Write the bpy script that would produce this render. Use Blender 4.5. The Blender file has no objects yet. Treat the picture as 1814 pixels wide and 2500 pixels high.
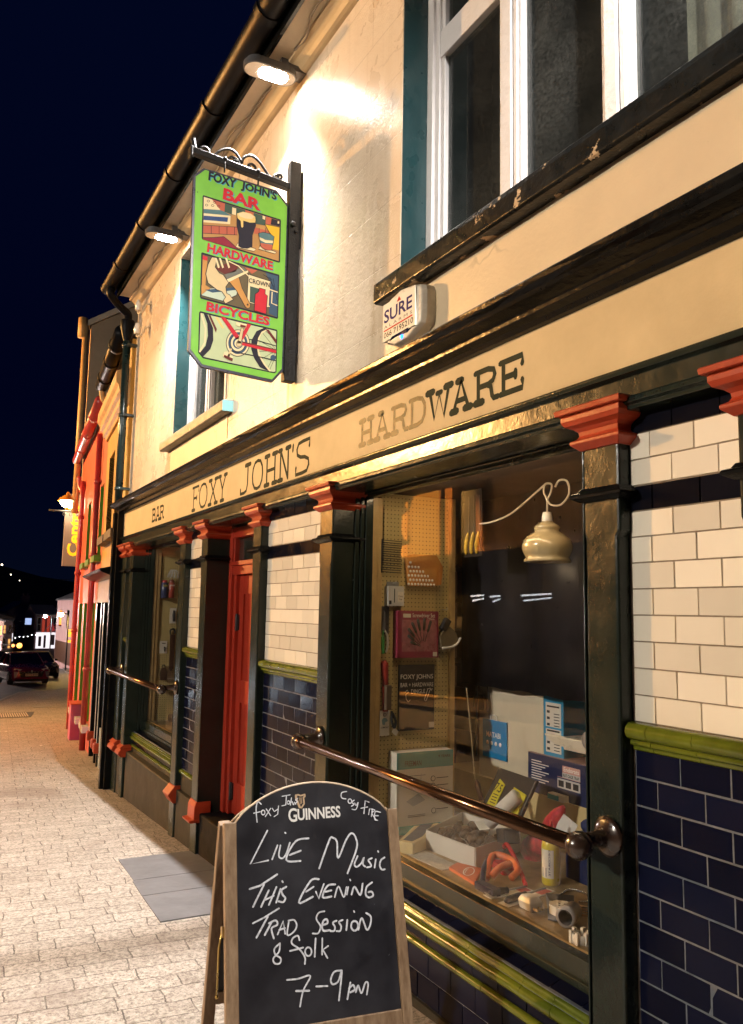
import bpy, math, random
from mathutils import Vector, Matrix, noise
random.seed(7)
C = bpy.context.scene
COL = C.collection
S = 1.25                     # one modelling unit is 1.25 m
# ---------------------------------------------------------------- camera
cam_d = bpy.data.cameras.new('camera'); cam = bpy.data.objects.new('camera', cam_d); COL.objects.link(cam)
YAW, PITCH, ROLL = 1.08108, 0.11983, 0.0181
fw = Vector((-math.sin(YAW)*math.cos(PITCH), math.cos(YAW)*math.cos(PITCH), math.sin(PITCH)))
r0 = Vector((math.cos(YAW), math.sin(YAW), 0)); u0 = r0.cross(fw)
rr = r0*math.cos(ROLL)+u0*math.sin(ROLL); uu = -r0*math.sin(ROLL)+u0*math.cos(ROLL)
m = Matrix((rr, uu, -fw)).transposed().to_4x4(); m.translation = Vector((0, -1.75, 1.424))*S
cam.matrix_world = m
cam_d.sensor_fit = 'VERTICAL'; cam_d.sensor_height = 36; cam_d.lens = 2013.94/2500*36
cam_d.clip_start = 0.05; cam_d.clip_end = 2000
C.camera = cam
# ---------------------------------------------------------------- night sky, exposure
w = bpy.data.worlds.new('World'); C.world = w; w.use_nodes = True
nt = w.node_tree; nt.nodes.clear()
o_ = nt.nodes.new('ShaderNodeOutputWorld'); bg = nt.nodes.new('ShaderNodeBackground')
ge = nt.nodes.new('ShaderNodeTexCoord'); sx = nt.nodes.new('ShaderNodeSeparateXYZ'); rp = nt.nodes.new('ShaderNodeValToRGB')
nt.links.new(ge.outputs['Generated'], sx.inputs[0]); nt.links.new(sx.outputs['Z'], rp.inputs[0])
nt.links.new(rp.outputs[0], bg.inputs[0]); nt.links.new(bg.outputs[0], o_.inputs[0])
cr = rp.color_ramp; cr.elements[0].position = 0.0; cr.elements[0].color = (.0014, .0028, .0085, 1)
cr.elements[1].position = 0.75; cr.elements[1].color = (.0007, .0023, .0135, 1)
e = cr.elements.new(.22); e.color = (.0004, .0010, .0092, 1)
e = cr.elements.new(.10); e.color = (.0006, .0017, .0098, 1)
bg.inputs[1].default_value = 1.0
C.view_settings.view_transform = 'Standard'; C.view_settings.look = 'None'
C.view_settings.exposure = 0; C.view_settings.gamma = 1
C.cycles.use_denoising = True
C.cycles.sample_clamp_indirect = 6
C.cycles.max_bounces = 8; C.cycles.transparent_max_bounces = 12; C.cycles.caustics_reflective = False; C.cycles.caustics_refractive = False

# ---------------------------------------------------------------- materials
def nodes(name):
    mt = bpy.data.materials.new(name); mt.use_nodes = True
    n = mt.node_tree.nodes; l = mt.node_tree.links
    return mt, n, l, n['Principled BSDF']
def rgb(h):                   # sRGB 0..255 triple to linear
    return tuple(((c/255)/12.92 if c/255 <= .04045 else ((c/255+.055)/1.055)**2.4) for c in h)
def noise_tex(n, l, scale, detail=4, rough=.55, vec=None):
    t = n.new('ShaderNodeTexNoise'); t.inputs['Scale'].default_value = scale; t.inputs['Detail'].default_value = detail
    t.inputs['Roughness'].default_value = rough
    if vec is not None: l.new(vec, t.inputs['Vector'])
    return t
def mixc(n, l, fac, a, b, blend='MIX'):
    mx = n.new('ShaderNodeMix'); mx.data_type = 'RGBA'; mx.blend_type = blend
    for k, v in ((0, fac), (6, a), (7, b)):
        if isinstance(v, (int, float)): mx.inputs[k].default_value = v
        elif isinstance(v, tuple): mx.inputs[k].default_value = (*v[:3], 1)
        else: l.new(v, mx.inputs[k])
    return mx.outputs[2]
def mth(n, l, op, a, b=0.0, c=None):
    t = n.new('ShaderNodeMath'); t.operation = op
    for k, v in enumerate((a, b) if c is None else (a, b, c)):
        if isinstance(v, (int, float)): t.inputs[k].default_value = v
        else: l.new(v, t.inputs[k])
    return t.outputs[0]
def ramp(n, l, src, lo, hi, c0=(0, 0, 0), c1=(1, 1, 1)):
    t = n.new('ShaderNodeValToRGB'); t.color_ramp.elements[0].position = lo; t.color_ramp.elements[1].position = hi
    t.color_ramp.elements[0].color = (*c0, 1); t.color_ramp.elements[1].color = (*c1, 1); l.new(src, t.inputs[0]); return t.outputs[0]
def cracks(n, l, tc, scale, width=.012, keep=.55):        # hairline cracks: edges of warped cells, kept only in patches
    wn = noise_tex(n, l, scale*1.7, 4, .6, tc); va = n.new('ShaderNodeVectorMath'); va.operation = 'MULTIPLY_ADD'
    l.new(wn.outputs['Color'], va.inputs[0]); va.inputs[1].default_value = (.5/scale,)*3; l.new(tc, va.inputs[2])
    vo = n.new('ShaderNodeTexVoronoi'); vo.feature = 'DISTANCE_TO_EDGE'; vo.inputs['Scale'].default_value = scale; l.new(va.outputs[0], vo.inputs['Vector'])
    e = ramp(n, l, vo.outputs['Distance'], .0, width, (1, 1, 1), (0, 0, 0)); pn = noise_tex(n, l, scale*.6, 3, .5, tc)
    return mth(n, l, 'MULTIPLY', e, ramp(n, l, pn.outputs['Fac'], keep, keep+.06))
MATS = {}
def M(name, col, rough=.5, island=0, metal=0, bump=0, bs=60, var=.12, vs=6, spec=.5, coat=0, chip=0, chipcol=(.5, .4, .28), chips=9, crack=0):
    if name in MATS: return MATS[name]
    mt, n, l, p = nodes(name)
    tc = n.new('ShaderNodeTexCoord').outputs['Object']
    nz = noise_tex(n, l, vs, 5, .6, tc)
    f = ramp(n, l, nz.outputs['Fac'], .3, .7)
    dark = tuple(c*(1-var) for c in col); lite = tuple(min(1, c*(1+var)) for c in col)
    cc = mixc(n, l, f, dark, lite)
    if chip:
        cn = noise_tex(n, l, chips, 6, .65, tc); cf = ramp(n, l, cn.outputs['Fac'], chip, chip+.012)
        cc = mixc(n, l, cf, cc, chipcol)
    if crack: cc = mixc(n, l, mth(n, l, 'MULTIPLY', cracks(n, l, tc, crack), .7), cc, tuple(c*.35 for c in col))
    if island:
        gi = n.new('ShaderNodeNewGeometry').outputs['Random Per Island']
        cc = mixc(n, l, island, cc, ramp(n, l, gi, 0, 1, tuple(c*.55 for c in col), tuple(min(1, c*1.35) for c in col)))
    l.new(cc, p.inputs['Base Color'])
    p.inputs['Metallic'].default_value = metal; p.inputs['Specular IOR Level'].default_value = spec
    rn = noise_tex(n, l, vs*2.3, 3, .5, tc)
    l.new(mth(n, l, 'ADD', mth(n, l, 'MULTIPLY', rn.outputs['Fac'], .22), rough-.11), p.inputs['Roughness'])
    p.inputs['Coat Weight'].default_value = coat; p.inputs['Coat Roughness'].default_value = .08
    if bump:
        b1 = noise_tex(n, l, bs, 3, .6, tc); b2 = noise_tex(n, l, bs*.22, 2, .5, tc)
        h = mth(n, l, 'ADD', b1.outputs['Fac'], mth(n, l, 'MULTIPLY', b2.outputs['Fac'], 1.6))
        bp = n.new('ShaderNodeBump'); bp.inputs['Strength'].default_value = bump; bp.inputs['Distance'].default_value = .004
        l.new(h, bp.inputs['Height']); l.new(bp.outputs[0], p.inputs['Normal'])
    MATS[name] = mt; return mt
def EM(name, col, strength):
    if name in MATS: return MATS[name]
    mt, n, l, p = nodes(name)
    p.inputs['Base Color'].default_value = (*[min(1, c) for c in col], 1); p.inputs['Emission Color'].default_value = (*col, 1)
    p.inputs['Emission Strength'].default_value = strength
    MATS[name] = mt; return mt
def glass_mat(name, dirt=.02, tint=(1, 1, 1), dirtcol=(.5, .5, .45), boost=1.0, wob=.0, fine=False):
    if name in MATS: return MATS[name]
    mt, n, l, p = nodes(name); n.remove(p)
    out = n['Material Output']; tr = n.new('ShaderNodeBsdfTransparent'); gl = n.new('ShaderNodeBsdfGlossy'); fr = n.new('ShaderNodeFresnel')
    tr.inputs[0].default_value = (*tint, 1); gl.inputs['Roughness'].default_value = .012; ggeo = n.new('ShaderNodeNewGeometry'); l.new(mth(n, l, 'SUBTRACT', 1.5, mth(n, l, 'MULTIPLY', ggeo.outputs['Backfacing'], .8333)), fr.inputs[0])
    fac = mth(n, l, 'MINIMUM', mth(n, l, 'MULTIPLY', fr.outputs[0], 1.15*boost), 1.0)
    mx = n.new('ShaderNodeMixShader'); l.new(fac, mx.inputs[0]); l.new(tr.outputs[0], mx.inputs[1]); l.new(gl.outputs[0], mx.inputs[2])
    df = n.new('ShaderNodeBsdfDiffuse'); df.inputs[0].default_value = (*dirtcol, 1)
    tc = n.new('ShaderNodeTexCoord').outputs['Object']; nz = noise_tex(n, l, 70 if fine else 7, 6, .75, tc)
    d = mth(n, l, 'MULTIPLY', ramp(n, l, nz.outputs['Fac'], .35, .75), dirt*2)
    if fine:
        big = noise_tex(n, l, 1.3, 3, .5, tc); d = mth(n, l, 'ADD', mth(n, l, 'MULTIPLY', d, ramp(n, l, big.outputs['Fac'], .35, .65)), .05)
    if wob:
        bn = noise_tex(n, l, 2.2, 2, .5, tc); bp = n.new('ShaderNodeBump'); bp.inputs['Strength'].default_value = wob; bp.inputs['Distance'].default_value = .01
        l.new(bn.outputs['Fac'], bp.inputs['Height']); l.new(bp.outputs[0], gl.inputs['Normal'])
    m2 = n.new('ShaderNodeMixShader'); l.new(d, m2.inputs[0]); l.new(mx.outputs[0], m2.inputs[1]); l.new(df.outputs[0], m2.inputs[2])
    l.new(m2.outputs[0], out.inputs[0]); MATS[name] = mt; return mt

# ---------------------------------------------------------------- mesh helpers
ROOT = {}
class MB:
    def __init__(s): s.v = []; s.f = []; s.mi = []; s.sm = []
    def add(s, vs, fs, mi=0, sm=False):
        o = len(s.v); s.v += [tuple(v) for v in vs]
        for f in fs: s.f.append(tuple(i+o for i in f)); s.mi.append(mi); s.sm.append(sm)
        return s
    def box(s, x0, x1, y0, y1, z0, z1, mi=0):
        return s.add([(x0,y0,z0),(x1,y0,z0),(x1,y1,z0),(x0,y1,z0),(x0,y0,z1),(x1,y0,z1),(x1,y1,z1),(x0,y1,z1)],
                     [(0,3,2,1),(4,5,6,7),(0,1,5,4),(1,2,6,5),(2,3,7,6),(3,0,4,7)], mi)
    def obox(s, o, a, b, c, mi=0):            # box from corner o with edge vectors a,b,c
        o, a, b, c = map(Vector, (o, a, b, c))
        return s.add([o,o+a,o+a+b,o+b,o+c,o+a+c,o+a+b+c,o+b+c],[(0,3,2,1),(4,5,6,7),(0,1,5,4),(1,2,6,5),(2,3,7,6),(3,0,4,7)], mi)
    def prism(s, pts, d, mi=0, caps=True, sm=False):     # polygon (3-D points) swept by vector d
        n = len(pts); d = Vector(d); a = [Vector(p) for p in pts]; b = [p+d for p in a]
        fs = [(i,(i+1) % n, n+(i+1) % n, n+i) for i in range(n)]
        s.add(a+b, fs, mi, sm)
        if caps: s.add(a, [tuple(range(n))[::-1]], mi); s.add(b, [tuple(range(n))], mi)
        return s
    def profx(s, prof, x0, x1, mi=0, sm=False):          # (y,z) profile swept along x
        return s.prism([(x0, y, z) for y, z in prof], (x1-x0, 0, 0), mi, True, sm)
    def loft(s, rects, mi=0):                 # list of (z,x0,x1,y0,y1)
        vs = []; fs = []
        for z, x0, x1, y0, y1 in rects: vs += [(x0,y0,z),(x1,y0,z),(x1,y1,z),(x0,y1,z)]
        for i in range(len(rects)-1):
            for k in range(4): a = i*4+k; b = i*4+(k+1) % 4; fs.append((a, b, b+4, a+4))
        n = len(rects)-1; fs += [(3,2,1,0), (n*4, n*4+1, n*4+2, n*4+3)]
        return s.add(vs, fs, mi)
    def tube(s, path, r, k=10, mi=0, closed=False, flat=None):
        P = [Vector(p) for p in path]; n = len(P); vs = []; R = r if isinstance(r, (list, tuple)) else [r]*n
        up = None
        for i, p in enumerate(P):
            t = (P[min(i+1, n-1)]-P[max(i-1, 0)]).normalized()
            if up is None: up = Vector((0,0,1)) if abs(t.z) < .9 else Vector((1,0,0))
            a = t.cross(up).normalized(); b = a.cross(t).normalized(); up = b
            for j in range(k):
                an = 2*math.pi*j/k; vs.append(p+(a*math.cos(an)+b*math.sin(an))*R[i])
        fs = [(i*k+j, i*k+(j+1) % k, (i+1)*k+(j+1) % k, (i+1)*k+j) for i in range(n-1) for j in range(k)]
        fs += [tuple(range(k))[::-1], tuple((n-1)*k+j for j in range(k))]
        return s.add(vs, fs, mi, True)
    def lathe(s, prof, c, ax=(0,0,1), k=24, mi=0, sm=True):     # prof = (radius, height)
        ax = Vector(ax).normalized(); c = Vector(c); up = Vector((0,0,1)) if abs(ax.z) < .9 else Vector((1,0,0))
        a = ax.cross(up).normalized(); b = ax.cross(a); vs = []
        for r, h in prof:
            for j in range(k):
                an = 2*math.pi*j/k; vs.append(c+ax*h+(a*math.cos(an)+b*math.sin(an))*r)
        n = len(prof); fs = [(i*k+j, i*k+(j+1) % k, (i+1)*k+(j+1) % k, (i+1)*k+j) for i in range(n-1) for j in range(k)]
        return s.add(vs, fs, mi, sm)
    def sphere(s, c, r, k=16, mi=0, sc=(1,1,1)):
        vs = []; fs = []; h = k//2
        for i in range(h+1):
            ph = math.pi*i/h
            for j in range(k):
                th = 2*math.pi*j/k; vs.append((c[0]+sc[0]*r*math.sin(ph)*math.cos(th), c[1]+sc[1]*r*math.sin(ph)*math.sin(th), c[2]+sc[2]*r*math.cos(ph)))
        fs = [(i*k+j, (i+1)*k+j, (i+1)*k+(j+1) % k, i*k+(j+1) % k) for i in range(h) for j in range(k)]
        return s.add(vs, fs, mi, True)
    def ribbon(s, pts, wd, nrm, mi=0, lift=0):          # flat stroke of width wd lying on the plane with normal nrm
        P = [Vector(p)+Vector(nrm)*lift for p in pts]; nrm = Vector(nrm)
        vs = []; n = len(P)
        for i, p in enumerate(P):
            t = (P[min(i+1, n-1)]-P[max(i-1, 0)]); t = t.normalized() if t.length > 1e-9 else Vector((1,0,0))
            q = nrm.cross(t).normalized()*(wd/2); vs += [p-q, p+q]
        fs = [(2*i, 2*i+2, 2*i+3, 2*i+1) for i in range(n-1)]
        t0 = (P[0]-P[1]).normalized()*(wd*.45); t1 = (P[-1]-P[-2]).normalized()*(wd*.45)
        q = [vs[0]*.72+vs[1]*.28+t0, vs[0]*.28+vs[1]*.72+t0, vs[-2]*.72+vs[-1]*.28+t1, vs[-2]*.28+vs[-1]*.72+t1]
        k = len(vs); vs += q; fs += [(0, 1, k+1, k), (k-2, k+2, k+3, k-1)]
        return s.add(vs, fs, mi)
    def build(s, name, mats, parent=None, bevel=0, smooth=False, **kw):
        if not isinstance(mats, (list, tuple)): mats = [mats]
        if parent is not None: o = ROOT[parent.name]
        else:
            xs = [v[0] for v in s.v]; ys = [v[1] for v in s.v]; zs = [v[2] for v in s.v]
            o = Vector(((min(xs)+max(xs))/2, (min(ys)+max(ys))/2, min(zs)))
        me = bpy.data.meshes.new(name); me.from_pydata([tuple((Vector(v)-o)*S) for v in s.v], [], s.f); me.update()
        for mt in mats: me.materials.append(mt)
        me.polygons.foreach_set('material_index', s.mi)
        me.polygons.foreach_set('use_smooth', [bool(q or smooth) for q in s.sm])
        ob = bpy.data.objects.new(name, me); COL.objects.link(ob)
        if parent is not None: ob.parent = parent
        else: ob.location = o*S
        ROOT[ob.name] = o
        if bevel:
            bv = ob.modifiers.new('edge', 'BEVEL'); bv.width = bevel*S; bv.segments = 2; bv.limit_method = 'ANGLE'; bv.angle_limit = math.radians(40)
        for k, v in kw.items(): ob[{'cat': 'category'}.get(k, k)] = v
        return ob
def thing(name, label, cat, loc=(0,0,0), group=None):
    o = bpy.data.objects.new(name, None); COL.objects.link(o); o.empty_display_size = .1
    o.location = Vector(loc)*S; ROOT[o.name] = Vector(loc); o['label'] = label; o['category'] = cat
    if group: o['group'] = group
    return o
def dup(root, loc, rz=None, label=None):
    r = root.copy(); COL.objects.link(r); r.location = Vector(loc)*S
    if rz is not None: r.rotation_euler = (0, 0, rz)
    if label: r['label'] = label
    for ch in list(root.children):
        c = ch.copy(); COL.objects.link(c); c.parent = r
        for g in ch.children:
            d = g.copy(); COL.objects.link(d); d.parent = c
    return r
def smooth_path(pts, n=5):
    P = [Vector(p) for p in pts]
    if len(P) < 3: return P
    out = []
    for i in range(len(P)-1):
        p0, p1, p2, p3 = P[max(i-1,0)], P[i], P[i+1], P[min(i+2,len(P)-1)]
        for k in range(n):
            t = k/n; out.append(.5*((2*p1)+(p2-p0)*t+(2*p0-5*p1+4*p2-p3)*t*t+(3*p1-p0-3*p2+p3)*t**3))
    out.append(P[-1]); return out
TXT = {}
def glyphs(text, bold=0.0):
    key = (text, bold)
    if key not in TXT:
        cu = bpy.data.curves.new('type', 'FONT'); cu.body = text; cu.offset = bold; cu.resolution_u = 3
        ob = bpy.data.objects.new('type', cu); me = ob.to_mesh()
        v = [tuple(q.co) for q in me.vertices]; f = [tuple(p.vertices) for p in me.polygons]; ob.to_mesh_clear()
        bpy.data.objects.remove(ob); bpy.data.curves.remove(cu)
        xs = [q[0] for q in v]; ys = [q[1] for q in v]
        TXT[key] = ([((q[0]-min(xs))/(max(xs)-min(xs)), (q[1]-min(ys))/(max(ys)-min(ys))) for q in v], f)
    return TXT[key]
def write(mb, text, quad, bold=0.0, mi=0):     # quad: bottom-left, bottom-right, top-right, top-left
    v, f = glyphs(text, bold); a, b, c, d = [Vector(q) for q in quad]
    return mb.add([(a*(1-x)+b*x)*(1-y)+(d*(1-x)+c*x)*y for x, y in v], f, mi)
def quad_xz(x0, x1, z0, z1, y): return [(x0,y,z0),(x1,y,z0),(x1,y,z1),(x0,y,z1)]
def quad_yz(y0, y1, z0, z1, x): return [(x,y0,z0),(x,y1,z0),(x,y1,z1),(x,y0,z1)]
# typewriter-like slab letters drawn as strokes: unit box, (x,y) polylines
SLAB = {
 'B': [(.15,0,.15,1),(0,.0,.62,.0,.9,.08,.95,.25,.85,.45,.6,.52,.15,.52),(0,1,.6,1,.85,.92,.88,.75,.8,.58,.6,.52)],
 'A': [(.1,0,.5,1,.9,0),(.25,.33,.75,.33),(-.05,0,.28,0),(.7,0,1.05,0),(.28,1,.55,1)],
 'R': [(.15,0,.15,1),(0,0,.35,0),(0,1,.6,1,.85,.92,.9,.75,.82,.58,.6,.5,.15,.5),(.55,.5,.72,.4,.78,.1,.85,0,1.05,.0)],
 'F': [(.2,0,.2,1),(0,0,.45,0),(0,1,1,1,1,.78),(.2,.52,.7,.52),(.7,.6,.7,.44)],
 'O': [(.5,1,.25,.95,.08,.75,.03,.5,.08,.25,.25,.05,.5,0,.75,.05,.92,.25,.97,.5,.92,.75,.75,.95,.5,1)],
 'X': [(.12,0,.85,1),(.15,1,.88,0),(-.03,0,.3,0),(.7,0,1.03,0),(0,1,.32,1),(.68,1,1,1)],
 'Y': [(.5,0,.5,.45,.12,1),(.5,.45,.88,1),(.3,0,.7,0),(-.03,1,.3,1),(.7,1,1.03,1)],
 'J': [(.75,1,.75,.3,.65,.06,.42,0,.1,0),(.06,0,.06,.16),(.5,1,1,1)],
 'H': [(.15,0,.15,1),(.85,0,.85,1),(.15,.48,.85,.48),(-.03,0,.35,0),(.65,0,1.03,0),(-.03,1,.35,1),(.65,1,1.03,1)],
 'N': [(.15,0,.15,1),(.15,1,.85,0),(.85,0,.85,1),(-.03,0,.35,0),(-.03,1,.25,1),(.65,1,1.03,1)],
 'S': [(.95,.78,.97,1,.5,1,.2,.97,.08,.8,.12,.62,.35,.52,.65,.48,.9,.38,.93,.2,.8,.03,.5,0,.02,0,.04,.22)],
 "'": [(.5,1,.4,.82)],
 'D': [(.15,0,.15,1),(0,0,.5,0,.8,.08,.95,.3,.97,.5,.95,.7,.8,.92,.5,1,0,1)],
 'W': [(.1,1,.3,0,.5,.85,.7,0,.9,1),(-.03,1,.25,1),(.75,1,1.03,1),(.4,.88,.6,.88)],
 'E': [(.15,0,.15,1),(0,0,1,0,1,.25),(0,1,1,1,1,.75),(.15,.5,.7,.5),(.7,.6,.7,.4)],
}
def slab(mb, word, boxes, z0, z1, y, wd):
    for i, (ch, (x0, x1)) in enumerate(zip(word, boxes)):
        for j, st in enumerate(SLAB[ch]):
            ww = wd*(1.35 if st[1] == st[-1] and len(st) == 4 and st[1] in (0, 1) else 1)
            pts = [(x0+(x1-x0)*st[k], y, z0+(z1-z0)*st[k+1]) for k in range(0, len(st), 2)]
            pts = [Vector(p) for p in pts]
            mb.ribbon(pts, ww, (0,-1,0), lift=.0006+.0002*(j % 4))
SODIUM = 29000; BEAM = 220; FLOOD = 1750; WALL_WASH = 700000; WHITEL = 5800
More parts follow.
